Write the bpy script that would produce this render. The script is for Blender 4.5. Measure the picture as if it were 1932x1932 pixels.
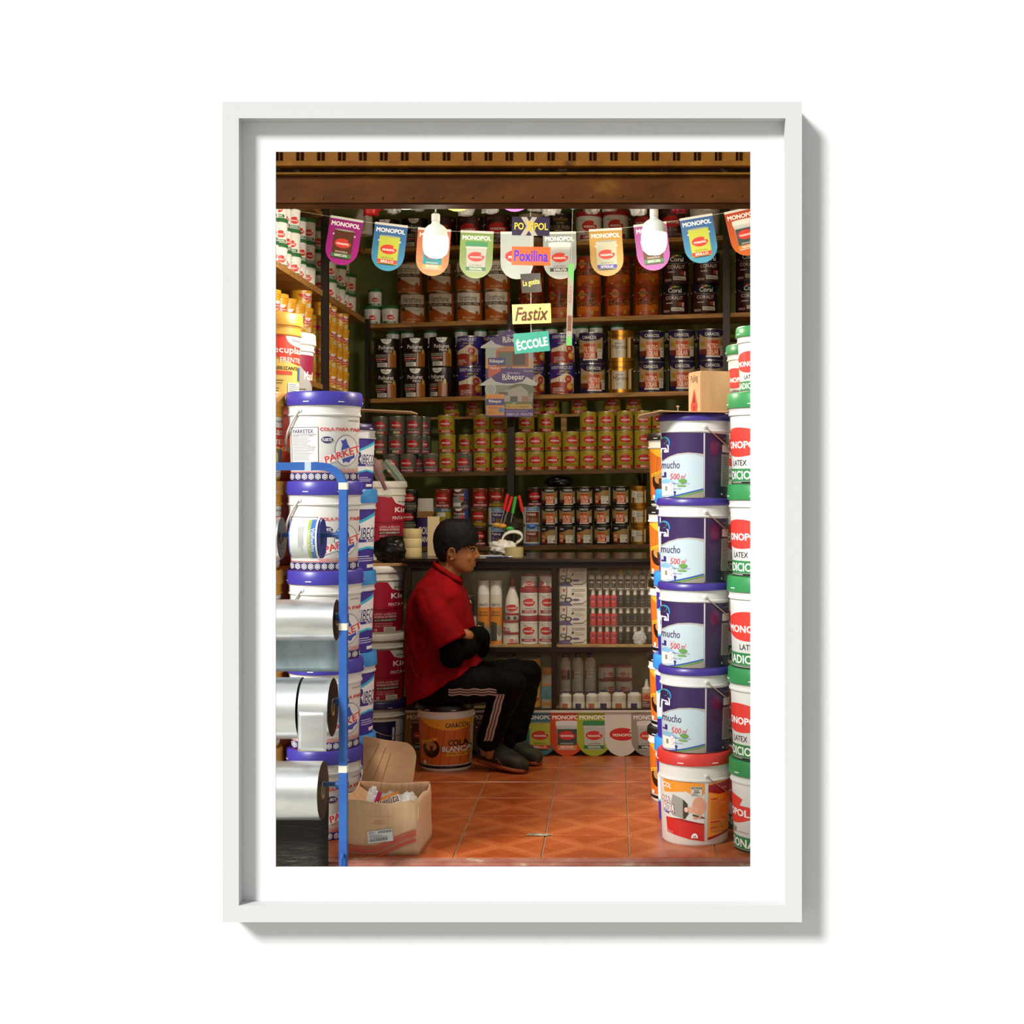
import bpy, bmesh, math, random
from mathutils import Vector, Matrix
from mathutils.geometry import tessellate_polygon
random.seed(7)
R = math.radians

# ------------------------------------------------------------------ scene, camera, light
for o in list(bpy.data.objects):
    bpy.data.objects.remove(o, do_unlink=True)
scene = bpy.context.scene
COL = scene.collection
F = 2657.0            # focal length in pixels of the 1932 px frame
VX, VY = 1157.0, 908.0  # where the view axis meets the frame
EYE = 1.35            # eye height over the shop floor

cam_d = bpy.data.cameras.new('camera')
cam = bpy.data.objects.new('camera', cam_d)
COL.objects.link(cam)
cam.location = (0, 0, EYE)
cam.rotation_euler = (R(90), 0, 0)
cam_d.sensor_width = 36.0
cam_d.lens = F / 1932 * 36.0
cam_d.shift_x = -(VX - 966) / 1932
cam_d.shift_y = -(966 - VY) / 1932
cam_d.clip_start = 0.05
cam_d.clip_end = 100
scene.camera = cam

world = bpy.data.worlds.new('overcast_sky')
scene.world = world
world.use_nodes = True
bg = world.node_tree.nodes['Background']
bg.inputs['Color'].default_value = (0.93, 0.97, 1.0, 1)
bg.inputs['Strength'].default_value = 0.53

sun_d = bpy.data.lights.new('hazy_sun', 'SUN')
sun = bpy.data.objects.new('hazy_sun', sun_d)
COL.objects.link(sun)
sun.rotation_euler = Vector((1.0, 1.05, -1.0)).to_track_quat('-Z', 'Y').to_euler()
sun.location = (-4, -4, 6)
sun_d.energy = 5.45
sun_d.angle = R(14)
sun_d.color = (1.0, 0.99, 0.975)
BULB_STRENGTH = 390.0

vs = scene.view_settings
vs.view_transform = 'Standard'
vs.look = 'None'
vs.exposure = 0.0
vs.gamma = 1.0
vs.use_curve_mapping = False


def P(px, py, y):
    """pixel of the 1932 frame at depth y -> point"""
    return Vector(((px - VX) / F * y, y, EYE - (py - VY) / F * y))


def PX(px, y):
    return (px - VX) / F * y


def PZ(py, y):
    return EYE - (py - VY) / F * y


# ------------------------------------------------------------------ materials
def lin(h):
    h = h.lstrip('#')
    if len(h) == 3:
        h = ''.join(c * 2 for c in h)
    out = []
    for i in (0, 2, 4):
        v = int(h[i:i + 2], 16) / 255
        out.append(v / 12.92 if v <= 0.04045 else ((v + 0.055) / 1.055) ** 2.4)
    return (*out, 1)


MATS = {}


def mat(hexc, rough=0.45, metal=0.0, name=None, spec=0.5):
    key = (hexc, rough, metal, name)
    if key in MATS:
        return MATS[key]
    m = bpy.data.materials.new(name or 'paint_' + hexc.lstrip('#'))
    m.use_nodes = True
    b = m.node_tree.nodes['Principled BSDF']
    b.inputs['Base Color'].default_value = lin(hexc)
    b.inputs['Roughness'].default_value = rough
    b.inputs['Metallic'].default_value = metal
    b.inputs['Specular IOR Level'].default_value = spec
    MATS[key] = m
    return m


def noise_mat(name, c1, c2, scale=8.0, rough=0.6, metal=0.0, stretch=(1, 1, 1), bump=0.0, c3=None, lo=0.35, hi=0.65,
              detail=6.0, bscale=None, coord='Object', spec=0.3):
    if name in MATS:
        return MATS[name]
    m = bpy.data.materials.new(name)
    m.use_nodes = True
    nt = m.node_tree
    b = nt.nodes['Principled BSDF']
    tc = nt.nodes.new('ShaderNodeTexCoord')
    mp = nt.nodes.new('ShaderNodeMapping')
    mp.inputs['Scale'].default_value = stretch
    nz = nt.nodes.new('ShaderNodeTexNoise')
    nz.inputs['Scale'].default_value = scale
    nz.inputs['Detail'].default_value = detail
    nz.inputs['Roughness'].default_value = 0.6
    rp = nt.nodes.new('ShaderNodeValToRGB')
    rp.color_ramp.elements[0].position = lo
    rp.color_ramp.elements[0].color = lin(c1)
    rp.color_ramp.elements[1].position = hi
    rp.color_ramp.elements[1].color = lin(c2)
    if c3:
        e = rp.color_ramp.elements.new(min(0.98, hi + 0.12))
        e.color = lin(c3)
    nt.links.new(tc.outputs[coord], mp.inputs['Vector'])
    nt.links.new(mp.outputs['Vector'], nz.inputs['Vector'])
    nt.links.new(nz.outputs['Fac'], rp.inputs['Fac'])
    nt.links.new(rp.outputs['Color'], b.inputs['Base Color'])
    b.inputs['Roughness'].default_value = rough
    b.inputs['Metallic'].default_value = metal
    if bump:
        bp = nt.nodes.new('ShaderNodeBump')
        bp.inputs['Strength'].default_value = bump
        bp.inputs['Distance'].default_value = 0.01
        if bscale:
            n2 = nt.nodes.new('ShaderNodeTexNoise')
            n2.inputs['Scale'].default_value = bscale
            n2.inputs['Detail'].default_value = 4
            nt.links.new(mp.outputs['Vector'], n2.inputs['Vector'])
            nt.links.new(n2.outputs['Fac'], bp.inputs['Height'])
        else:
            nt.links.new(nz.outputs['Fac'], bp.inputs['Height'])
        nt.links.new(bp.outputs['Normal'], b.inputs['Normal'])
    b.inputs['Specular IOR Level'].default_value = spec
    MATS[name] = m
    return m


def glass_mat(name, tint='#e9efe6', alpha=0.16, rough=0.06):
    if name in MATS:
        return MATS[name]
    m = bpy.data.materials.new(name)
    m.use_nodes = True
    nt = m.node_tree
    nt.nodes.clear()
    out = nt.nodes.new('ShaderNodeOutputMaterial')
    mix = nt.nodes.new('ShaderNodeMixShader')
    tr = nt.nodes.new('ShaderNodeBsdfTransparent')
    pr = nt.nodes.new('ShaderNodeBsdfPrincipled')
    pr.inputs['Base Color'].default_value = lin(tint)
    pr.inputs['Roughness'].default_value = rough
    nz = nt.nodes.new('ShaderNodeTexNoise')
    nz.inputs['Scale'].default_value = 14
    nz.inputs['Detail'].default_value = 4
    mr = nt.nodes.new('ShaderNodeMapRange')
    mr.inputs['From Min'].default_value = 0.3
    mr.inputs['From Max'].default_value = 0.7
    mr.inputs['To Min'].default_value = alpha * 0.6
    mr.inputs['To Max'].default_value = alpha * 1.5
    tc = nt.nodes.new('ShaderNodeTexCoord')
    nt.links.new(tc.outputs['Object'], nz.inputs['Vector'])
    nt.links.new(nz.outputs['Fac'], mr.inputs['Value'])
    nt.links.new(mr.outputs['Result'], mix.inputs['Fac'])
    nt.links.new(tr.outputs[0], mix.inputs[1])
    nt.links.new(pr.outputs[0], mix.inputs[2])
    nt.links.new(mix.outputs[0], out.inputs['Surface'])
    MATS[name] = m
    return m


def emis_mat(name, col, strength):
    m = bpy.data.materials.new(name)
    m.use_nodes = True
    b = m.node_tree.nodes['Principled BSDF']
    b.inputs['Base Color'].default_value = (0.9, 0.9, 0.9, 1)
    b.inputs['Emission Color'].default_value = (*col, 1)
    b.inputs['Emission Strength'].default_value = strength
    return m


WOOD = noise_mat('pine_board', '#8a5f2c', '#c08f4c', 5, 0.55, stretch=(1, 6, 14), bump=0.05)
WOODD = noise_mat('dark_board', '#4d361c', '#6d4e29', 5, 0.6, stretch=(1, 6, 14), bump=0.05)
STEELD = mat('#2a211a', 0.45, 0.3, 'dark_steel')
RUST = noise_mat('rusty_brown_paint', '#371a02', '#532c05', 5, 0.6, stretch=(1, 1, 2.2), c3='#6a4210', spec=0.12, bump=0.12, lo=0.3, hi=0.62)
RUST2 = noise_mat('rusty_ochre_paint', '#5a3204', '#7d500a', 9, 0.65, c3='#3f2004', spec=0.15, bump=0.15, lo=0.3, hi=0.6)
CARD = noise_mat('kraft_cardboard', '#b58c62', '#bf976c', 3, 0.8, stretch=(6, 6, 2), bump=0.04)
METAL = mat('#b9b4aa', 0.28, 0.9, 'tin')
GOLD = mat('#b07a28', 0.3, 0.85, 'gold_tin')
WIRE = mat('#b8a98a', 0.35, 0.8, 'wire')
WHITEP = mat('#eae8e2', 0.4, 0, 'white_plastic')
BLACKP = mat('#15130f', 0.35, 0, 'black_plastic')


# ------------------------------------------------------------------ mesh helpers
def link(o, parent=None, loc=None, rot=None):
    COL.objects.link(o)
    if parent:
        o.parent = parent
    if loc is not None:
        o.location = loc
    if rot is not None:
        o.rotation_euler = rot
    return o


def mobj(name, me, parent=None, loc=None, rot=None):
    return link(bpy.data.objects.new(name, me), parent, loc, rot)


def tag(o, label, cat, group=None):
    o['label'] = label
    o['category'] = cat
    if group:
        o['group'] = group
    return o


def thing(name, loc, label, cat, group=None, rotz=0):
    o = bpy.data.objects.new(name, None)
    o.empty_display_size = 0.05
    link(o, None, loc, (0, 0, rotz))
    return tag(o, label, cat, group)


def struct(o):
    o['kind'] = 'structure'
    return o


class MB:
    """collects polygons with material slots into one mesh"""

    def __init__(self):
        self.v = []
        self.f = []
        self.m = []
        self.mats = []
        self.smooth = []

    def mi(self, m):
        if m not in self.mats:
            self.mats.append(m)
        return self.mats.index(m)

    def add(self, verts, faces, m, smooth=False):
        n = len(self.v)
        self.v += [tuple(p) for p in verts]
        k = self.mi(m)
        for f in faces:
            self.f.append([i + n for i in f])
            self.m.append(k)
            self.smooth.append(smooth)
        return self

    def box(self, a, b, m, mtx=None):
        (x0, y0, z0), (x1, y1, z1) = a, b
        vs_ = [Vector(p) for p in ((x0, y0, z0), (x1, y0, z0), (x1, y1, z0), (x0, y1, z0), (x0, y0, z1), (x1, y0, z1), (x1, y1, z1), (x0, y1, z1))]
        if mtx:
            vs_ = [mtx @ p for p in vs_]
        return self.add(vs_, [(0, 3, 2, 1), (4, 5, 6, 7), (0, 1, 5, 4), (1, 2, 6, 5), (2, 3, 7, 6), (3, 0, 4, 7)], m)

    def lathe(self, prof, m, seg=32, mtx=None, smooth=True, caps=True):
        vs_ = []
        for (r, z) in prof:
            for i in range(seg):
                a = 2 * math.pi * i / seg
                vs_.append(Vector((r * math.cos(a), r * math.sin(a), z)))
        if mtx:
            vs_ = [mtx @ p for p in vs_]
        fs = []
        for j in range(len(prof) - 1):
            for i in range(seg):
                i2 = (i + 1) % seg
                fs.append((j * seg + i, j * seg + i2, (j + 1) * seg + i2, (j + 1) * seg + i))
        self.add(vs_, fs, m, smooth)
        if caps:
            n = len(self.v) - len(vs_)
            k = self.mi(m)
            if prof[0][0] > 1e-6:
                self.f.append([n + i for i in reversed(range(seg))]); self.m.append(k); self.smooth.append(False)
            if prof[-1][0] > 1e-6:
                self.f.append([n + (len(prof) - 1) * seg + i for i in range(seg)]); self.m.append(k); self.smooth.append(False)
        return self

    def tube(self, pts, r, m, seg=8, smooth=True, rads=None, cap=True):
        pts = [Vector(p) for p in pts]
        rings = []
        up = Vector((0, 0, 1))
        n = len(pts)
        prev = None
        for i, p in enumerate(pts):
            d = (pts[min(i + 1, n - 1)] - pts[max(i - 1, 0)]).normalized()
            ref = prev if prev is not None else (up if abs(d.z) < 0.9 else Vector((1, 0, 0)))
            a = (ref - d * ref.dot(d))
            if a.length < 1e-6:
                a = d.orthogonal()
            a.normalize()
            prev = a
            b = d.cross(a)
            rr = rads[i] if rads else r
            rings.append([p + a * math.cos(2 * math.pi * k / seg) * rr + b * math.sin(2 * math.pi * k / seg) * rr for k in range(seg)])
        vs_ = [q for rg in rings for q in rg]
        fs = []
        for j in range(n - 1):
            for k in range(seg):
                k2 = (k + 1) % seg
                fs.append((j * seg + k, j * seg + k2, (j + 1) * seg + k2, (j + 1) * seg + k))
        if cap:
            fs.append(tuple(reversed(range(seg))))
            fs.append(tuple((n - 1) * seg + k for k in range(seg)))
        return self.add(vs_, fs, m, smooth)

    def prism(self, pts2, y0, y1, m, mtx=None):
        """outline in x,z pushed from y0 to y1"""
        n = len(pts2)
        vs_ = [Vector((x, y0, z)) for x, z in pts2] + [Vector((x, y1, z)) for x, z in pts2]
        if mtx:
            vs_ = [mtx @ p for p in vs_]
        fs = [tuple(range(n)), tuple(reversed(range(n, 2 * n)))]
        for i in range(n):
            j = (i + 1) % n
            fs.append((i, i + n, j + n, j))
        return self.add(vs_, fs, m)

    def grid(self, fn, nu, nv, m, smooth=True):
        vs_ = [fn(i / nu, j / nv) for j in range(nv + 1) for i in range(nu + 1)]
        fs = [(j * (nu + 1) + i, j * (nu + 1) + i + 1, (j + 1) * (nu + 1) + i + 1, (j + 1) * (nu + 1) + i) for j in range(nv) for i in range(nu)]
        return self.add(vs_, fs, m, smooth)

    def mesh(self, name):
        me = bpy.data.meshes.new(name)
        me.from_pydata(self.v, [], self.f)
        for m in self.mats:
            me.materials.append(m)
        me.polygons.foreach_set('material_index', self.m)
        me.polygons.foreach_set('use_smooth', self.smooth)
        me.update()
        if any(self.smooth):
            me.set_sharp_from_angle(angle=R(38))
        return me

    def build(self, name, parent=None, loc=None, rot=None):
        return mobj(name, self.mesh(name), parent, loc, rot)


def fixn(me):
    bm = bmesh.new()
    bm.from_mesh(me)
    bmesh.ops.recalc_face_normals(bm, faces=bm.faces[:])
    bm.to_mesh(me)
    bm.free()
    return me


def boxpart(name, a, b, m, parent=None, bevel=0.0):
    """box part with its own origin at the centre"""
    a, b = Vector(a), Vector(b)
    c = (a + b) / 2
    mb = MB().box(a - c, b - c, m)
    me = mb.mesh(name)
    if bevel:
        bm = bmesh.new(); bm.from_mesh(me)
        bmesh.ops.bevel(bm, geom=bm.edges[:] + bm.verts[:], offset=bevel, segments=2, affect='EDGES', clamp_overlap=True)
        bm.to_mesh(me); bm.free()
    return mobj(name, me, parent, c)


# ------------------------------------------------------------------ flat print (labels, signs)
TXT = {}


def text_geo(s, bold=0.0, shear=0.0):
    k = (s, bold, shear)
    if k in TXT:
        return TXT[k]
    cu = bpy.data.curves.new('t', 'FONT')
    cu.body = s
    cu.resolution_u = 2
    cu.offset = bold
    cu.shear = shear
    cu.dimensions = '2D'
    cu.fill_mode = 'FRONT'
    ob = bpy.data.objects.new('t', cu)
    me = bpy.data.meshes.new_from_object(ob)
    vs_ = [(v.co.x, v.co.y) for v in me.vertices]
    fs = [tuple(p.vertices) for p in me.polygons]
    bpy.data.objects.remove(ob)
    bpy.data.curves.remove(cu)
    bpy.data.meshes.remove(me)
    if vs_:
        x0 = min(v[0] for v in vs_); x1 = max(v[0] for v in vs_)
        y0 = min(v[1] for v in vs_); y1 = max(v[1] for v in vs_)
        w = max(x1 - x0, 1e-6); h = max(y1 - y0, 1e-6)
        vs_ = [((v[0] - x0) / w - 0.5, (v[1] - y0) / h - 0.5) for v in vs_]
    TXT[k] = (vs_, fs)
    return TXT[k]


class Art:
    """flat print: shapes in order, later ones lie on top"""

    def __init__(self, rough=0.4):
        self.L = []
        self.rough = rough

    def put(self, vs_, fs, c):
        self.L.append((c, list(vs_), list(fs)))
        return self

    def poly(self, pts, c):
        if len(pts) > 4:
            ts = tessellate_polygon([[Vector((x, y, 0)) for x, y in pts]])
            return self.put(pts, [tuple(t_) if ((pts[t_[1]][0] - pts[t_[0]][0]) * (pts[t_[2]][1] - pts[t_[0]][1]) - (pts[t_[1]][1] - pts[t_[0]][1]) * (pts[t_[2]][0] - pts[t_[0]][0])) > 0 else (t_[0], t_[2], t_[1]) for t_ in ts], c)
        return self.put(pts, [tuple(range(len(pts)))], c)

    def rect(self, x0, y0, x1, y1, c):
        return self.poly([(min(x0, x1), min(y0, y1)), (max(x0, x1), min(y0, y1)), (max(x0, x1), max(y0, y1)), (min(x0, x1), max(y0, y1))], c)

    def ell(self, cx, cy, rx, ry, c, a0=0, a1=360, n=20):
        pts = [(cx + rx * math.cos(R(a0 + (a1 - a0) * i / n)), cy + ry * math.sin(R(a0 + (a1 - a0) * i / n))) for i in range(n + (a1 - a0 < 360))]
        return self.poly(pts, c)

    def text(self, s, cx, cy, w, h, c, bold=0.03, shear=0.0, rot=0.0):
        vs_, fs = text_geo(s, 0.0, shear)
        ca, sa = math.cos(R(rot)), math.sin(R(rot))
        cps = [(0, 0)]
        if bold > 0.025:      # heavy type: the glyphs laid over each other a hair apart
            dx = (bold - 0.003) * 0.95 / max(len(s), 1)
            dy = (bold - 0.003) * 0.6
            cps = [(-dx, -dy), (dx, dy), (-dx, dy), (dx, -dy)]
        for (ox, oy) in cps:
            self.put([(cx + (x + ox) * w * ca - (y + oy) * h * sa, cy + (x + ox) * w * sa + (y + oy) * h * ca) for x, y in vs_], fs, c)
        return self

    def lines(self, x0, y0, x1, y1, n, c, fill=0.45, seed=1):
        rnd = random.Random(seed)
        d = (y1 - y0) / n
        vs_, fs = [], []
        for i in range(n):
            e = x0 + (x1 - x0) * rnd.uniform(0.6, 1.0)
            yy = y1 - d * (i + 0.5)
            k = len(vs_)
            vs_ += [(x0, yy - d * fill / 2), (e, yy - d * fill / 2), (e, yy + d * fill / 2), (x0, yy + d * fill / 2)]
            fs.append((k, k + 1, k + 2, k + 3))
        return self.put(vs_, fs, c)

    def palette(self, cx, cy, rx, ry, c, n=36):
        """oval with a thumb notch at the upper right"""
        pts = []
        for i in range(n):
            a = 360 * i / n
            k = 1.0
            d = abs(a - 32)
            if d < 20:
                k = 1 - 0.42 * (math.cos(d / 20 * math.pi) * 0.5 + 0.5)
            pts.append((cx + rx * k * math.cos(R(a)), cy + ry * k * math.sin(R(a))))
        # fan so that the notch stays open
        return self.put([(cx, cy)] + pts, [(0, 1 + i, 1 + (i + 1) % n) for i in range(n)], c)

    def logo(self, cx, cy, rx, ry, word='MONOPOL', c='#c8201f', tc='#f4f0e8'):
        self.palette(cx, cy, rx, ry, c)
        return self.text(word, cx + 0.02 * rx, cy - ry * 0.12, rx * 1.5, ry * 0.42, tc, 0.05)

    def mesh(self, name, S, fn, nfn, cuts, off):
        """S scale, fn(u, v, off) -> point; nfn(u, v) -> normal; cuts: where to split along u"""
        V, FS, MI, NR, mats = [], [], [], [], []
        layer = 0
        for (c, vs_, fs) in self.L:
            m = mat(c, self.rough) if isinstance(c, str) else c
            if m not in mats:
                mats.append(m)
            k = mats.index(m)
            layer += 1
            bm = bmesh.new()
            bv = [bm.verts.new((x * S, y * S, 0)) for x, y in vs_]
            for f in fs:
                try:
                    bm.faces.new([bv[i] for i in f])
                except ValueError:
                    pass
            if cuts:
                x0 = min(x for x, y in vs_) * S; x1 = max(x for x, y in vs_) * S
                for u in cuts:
                    if x0 < u < x1:
                        bmesh.ops.bisect_plane(bm, geom=bm.verts[:] + bm.edges[:] + bm.faces[:], plane_co=(u, 0, 0), plane_no=(1, 0, 0), dist=1e-7)
            bm.verts.index_update()
            bm.normal_update()
            n = len(V)
            for v in bm.verts:
                V.append(fn(v.co.x, v.co.y, off * layer))
                NR.append(nfn(v.co.x, v.co.y))
            for f in bm.faces:
                ids = [v.index + n for v in f.verts]
                if f.normal.z < 0:
                    ids.reverse()
                FS.append(ids); MI.append(k)
            bm.free()
        me = bpy.data.meshes.new(name)
        me.from_pydata(V, [], FS)
        for m in mats:
            me.materials.append(m)
        me.polygons.foreach_set('material_index', MI)
        me.polygons.foreach_set('use_smooth', [True] * len(FS))
        me.update()
        if len(me.vertices) == len(NR):
            me.normals_split_custom_set_from_vertices(NR)
        return me

    def wrap(self, name, S, r0, r1, h, z0=0.0, proj=False, seg=40, off=0.00006):
        """on a (tapered) round body of height h, radius r0 at its foot and r1 at its top"""
        rm = (r0 + r1) / 2
        ths = [2 * math.pi * (i / seg - 0.5) for i in range(seg + 1)]
        if proj:
            cuts = [rm * math.sin(t) for t in ths if abs(t) < math.pi / 2 * 0.98]
        else:
            cuts = [rm * t for t in ths]

        def th(u):
            if proj:
                q = max(-0.998, min(0.998, u / rm))
                return math.asin(q)
            return u / rm

        def fn(u, v, o):
            t = th(u)
            rr = r0 + (r1 - r0) * (v / h) + 0.0006 + o
            return (rr * math.sin(t), -rr * math.cos(t), z0 + v)

        def nf(u, v):
            t = th(u)
            return (math.sin(t), -math.cos(t), 0)
        return self.mesh(name, S, fn, nf, cuts, off)

    def flat(self, name, S, y=-0.0004, off=0.00006):
        return self.mesh(name, S, lambda u, v, o: (u, y - o, v), lambda u, v: (0, -1, 0), None, off)


ORD = ['first', 'second', 'third', 'fourth', 'fifth', 'sixth', 'seventh', 'eighth', 'ninth', 'tenth', 'eleventh', 'twelfth', 'thirteenth', 'fourteenth', 'fifteenth']

# ------------------------------------------------------------------ the setting
WHITEWALL = mat('#d4d4d4', 0.9, 0, 'white_wall_paint')
FRAMEW = mat('#bdbdbd', 0.7, 0, 'white_frame_lacquer', 0.2)
MATB = mat('#d4d4d4', 0.95, 0, 'white_mat_board')
YW = 3.0     # the white wall with the framed opening
YF = 2.938   # face of the frame
YM = 2.972   # face of the mat
ox0, ox1 = PX(520, YM), PX(1416, YM)
oz0, oz1 = PZ(1636, YM), PZ(286, YM)
e = 0.062


def ring(name, X0, X1, Z0, Z1, x0, x1, z0, z1, ya, yb, m, parent=None):
    mb = MB()
    mb.box((X0, ya, Z0), (x0, yb, Z1), m)
    mb.box((x1, ya, Z0), (X1, yb, Z1), m)
    mb.box((x0, ya, Z0), (x1, yb, z0), m)
    mb.box((x0, ya, z1), (x1, yb, Z1), m)
    return mb.build(name, parent)


struct(ring('wall_front', -1.85, 1.4, -0.16, 2.5, ox0 - e, ox1 + e, oz0 - e, oz1 + e, YW, YW + 0.06, WHITEWALL))
fr = thing('picture_frame', (PX(966, YF), YW, PZ(1740, YF)), 'large white frame with wide white mat hung on the white wall', 'frame')
fo = Vector(fr.location)
fx0, fx1, fz0, fz1 = PX(419.5, YF), PX(1513, YF), PZ(1740, YF), PZ(192, YF)
ix0, ix1, iz0, iz1 = PX(450.5, YF), PX(1482, YF), PZ(1708.5, YF), PZ(223, YF)


def rail(pts):
    me = MB().prism(pts, YF - fo.y, 0, FRAMEW, Matrix.Translation((-fo.x, 0, -fo.z))).mesh('frame_rail')
    bm = bmesh.new(); bm.from_mesh(me)
    bmesh.ops.recalc_face_normals(bm, faces=bm.faces[:])
    bm.to_mesh(me); bm.free()
    return mobj('frame_rail', me, fr)


rail([(fx0, fz0), (fx1, fz0), (ix1, iz0), (ix0, iz0)])
rail([(fx1, fz0), (fx1, fz1), (ix1, iz1), (ix1, iz0)])
rail([(fx1, fz1), (fx0, fz1), (ix0, iz1), (ix1, iz1)])
rail([(fx0, fz1), (fx0, fz0), (ix0, iz0), (ix0, iz1)])
mt = ring('mat_board', ix0 - 0.004 - fo.x, ix1 + 0.004 - fo.x, iz0 - 0.004 - fo.z, iz1 + 0.004 - fo.z, ox0 - fo.x, ox1 - fo.x, oz0 - fo.z, oz1 - fo.z, YM - fo.y, YM + 0.004 - fo.y, MATB, fr)

# street, kerb, floor
struct(MB().box((-12, -6, -0.26), (12, 5.02, -0.16), noise_mat('street_concrete', '#b3b1a8', '#c6c3b8', 3, 0.9, bump=0.1)).build('ground'))
KERB = noise_mat('worn_red_concrete', '#8a4a3c', '#9a6a58', 9, 0.7, stretch=(1, 1, 3), c3='#b9ad98', bump=0.3, lo=0.35, hi=0.6)
kerb = struct(MB().box((-1.95, 5.0, -0.16), (1.32, 5.06, -0.026), noise_mat('kerb_concrete', '#8f7a68', '#b3a48f', 14, 0.85, c3='#8a4437', bump=0.4)).build('trim_1'))
me = MB().box((-1.95, 4.992, -0.026), (1.32, 5.052, -0.001), KERB).mesh('trim_2')
bm = bmesh.new(); bm.from_mesh(me)
bmesh.ops.bevel(bm, geom=[ed for ed in bm.edges if all(v.co.y < 5 for v in ed.verts) and abs(ed.verts[0].co.x - ed.verts[1].co.x) > 1], offset=0.01, segments=3, affect='EDGES')
bm.to_mesh(me); bm.free()
struct(mobj('trim_2', me))
floor = struct(MB().box((-1.95, 5.052, -0.16), (1.32, 9.6, -0.004), noise_mat('pale_grout', '#7f7458', '#9b8f6f', 20, 0.9)).build('floor'))


def tile_mat():
    m = bpy.data.materials.new('terracotta_tile')
    m.use_nodes = True
    nt = m.node_tree
    N, Lk = nt.nodes, nt.links
    b = N['Principled BSDF']
    tc = N.new('ShaderNodeTexCoord')
    sep = N.new('ShaderNodeSeparateXYZ')
    Lk.new(tc.outputs['Object'], sep.inputs[0])

    def mth(op, a, b_=None, c=None):
        n = N.new('ShaderNodeMath'); n.operation = op
        for i, q in enumerate((a, b_, c)):
            if q is None:
                continue
            if isinstance(q, (int, float)):
                n.inputs[i].default_value = q
            else:
                Lk.new(q, n.inputs[i])
        return n.outputs[0]
    x, y = sep.outputs['X'], sep.outputs['Y']
    d1 = mth('SUBTRACT', mth('ABSOLUTE', x), mth('ABSOLUTE', y))
    band = mth('LESS_THAN', mth('ABSOLUTE', mth('SUBTRACT', mth('ABSOLUTE', d1), 0.0)), 0.035)
    band2 = mth('LESS_THAN', mth('ABSOLUTE', mth('SUBTRACT', mth('ADD', mth('ABSOLUTE', x), mth('ABSOLUTE', y)), 0.158)), 0.006)
    tri = mth('GREATER_THAN', d1, 0)
    br = N.new('ShaderNodeTexBrick')
    br.inputs['Scale'].default_value = 22
    br.inputs['Mortar Size'].default_value = 0.06
    br.inputs['Color1'].default_value = (1, 1, 1, 1); br.inputs['Color2'].default_value = (1, 1, 1, 1)
    br.inputs['Mortar'].default_value = (0, 0, 0, 1)
    mp = N.new('ShaderNodeMapping'); mp.inputs['Rotation'].default_value = (0, 0, R(45))
    Lk.new(tc.outputs['Object'], mp.inputs[0]); Lk.new(mp.outputs[0], br.inputs[0])
    key = mth('MULTIPLY', band, br.outputs['Fac'])
    nz = N.new('ShaderNodeTexNoise'); nz.inputs['Scale'].default_value = 9; nz.inputs['Detail'].default_value = 7
    oi = N.new('ShaderNodeObjectInfo')
    fac = mth('ADD', mth('MULTIPLY', tri, 0.1), mth('ADD', mth('MULTIPLY', key, 0.25), mth('ADD', mth('MULTIPLY', band2, 0.15), mth('ADD', mth('MULTIPLY', band, 0.06), mth('ADD', mth('MULTIPLY', nz.outputs['Fac'], 0.45), mth('MULTIPLY', oi.outputs['Random'], 0.14))))))
    Lk.new(tc.outputs['Object'], nz.inputs['Vector'])
    rp = N.new('ShaderNodeValToRGB')
    rp.color_ramp.elements[0].position = 0.15; rp.color_ramp.elements[0].color = lin('#943c10')
    rp.color_ramp.elements[1].position = 0.95; rp.color_ramp.elements[1].color = lin('#c97440')
    Lk.new(fac, rp.inputs[0]); Lk.new(rp.outputs[0], b.inputs['Base Color'])
    bp = N.new('ShaderNodeBump'); bp.inputs['Strength'].default_value = 0.25; bp.inputs['Distance'].default_value = 0.002
    Lk.new(key, bp.inputs['Height']); Lk.new(bp.outputs[0], b.inputs['Normal'])
    b.inputs['Roughness'].default_value = 0.28
    return m


TILE = tile_mat()
TS = 0.317
me = MB().box((-TS / 2 + 0.0022, -TS / 2 + 0.0022, -0.006), (TS / 2 - 0.0022, TS / 2 - 0.0022, 0.0), TILE).mesh('tile')
bm = bmesh.new(); bm.from_mesh(me)
bmesh.ops.bevel(bm, geom=[ed for ed in bm.edges if all(v.co.z > -0.001 for v in ed.verts)], offset=0.002, segments=1, affect='EDGES')
bm.to_mesh(me); bm.free()
for i in range(-4, 4):
    for j in range(0, 8):
        cx = 0.059 + TS * (i + 0.5)
        mobj('tile', me, floor, (cx, 5.055 + TS * (j + 0.5), 0.0), (0, 0, 0))
mobj('tile', me, floor, (0.059 - 4.5 * TS, 5.055 + TS * 0.5, 0))

# shell
WALLC = noise_mat('cream_plaster', '#b7a67c', '#cbbb92', 4, 0.85, bump=0.03)
OLIVE = noise_mat('olive_plaster', '#7d8448', '#8d9456', 3, 0.85)
struct(boxpart('wall_left', (-1.98, 5.06, -0.16), (-1.9, 9.6, 3.4), WALLC))
struct(boxpart('wall_right', (1.25, 5.06, -0.16), (1.33, 9.6, 3.4), WALLC))
struct(boxpart('wall_back', (-1.98, 9.55, -0.16), (1.33, 9.65, 3.4), OLIVE))
struct(boxpart('ceiling', (-1.98, 5.06, 3.4), (1.33, 9.65, 3.5), mat('#b4a27a', 0.9, 0, 'ceiling_plaster')))
FAC = noise_mat('pale_facade_plaster', '#c6c0b2', '#d5cfc0', 3, 0.9, bump=0.05)
mb = MB()
mb.box((-6, 5.06, -0.16), (-1.98, 5.3, 4.6), FAC)
mb.box((1.33, 5.06, -0.16), (6, 5.3, 4.6), FAC)
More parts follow.
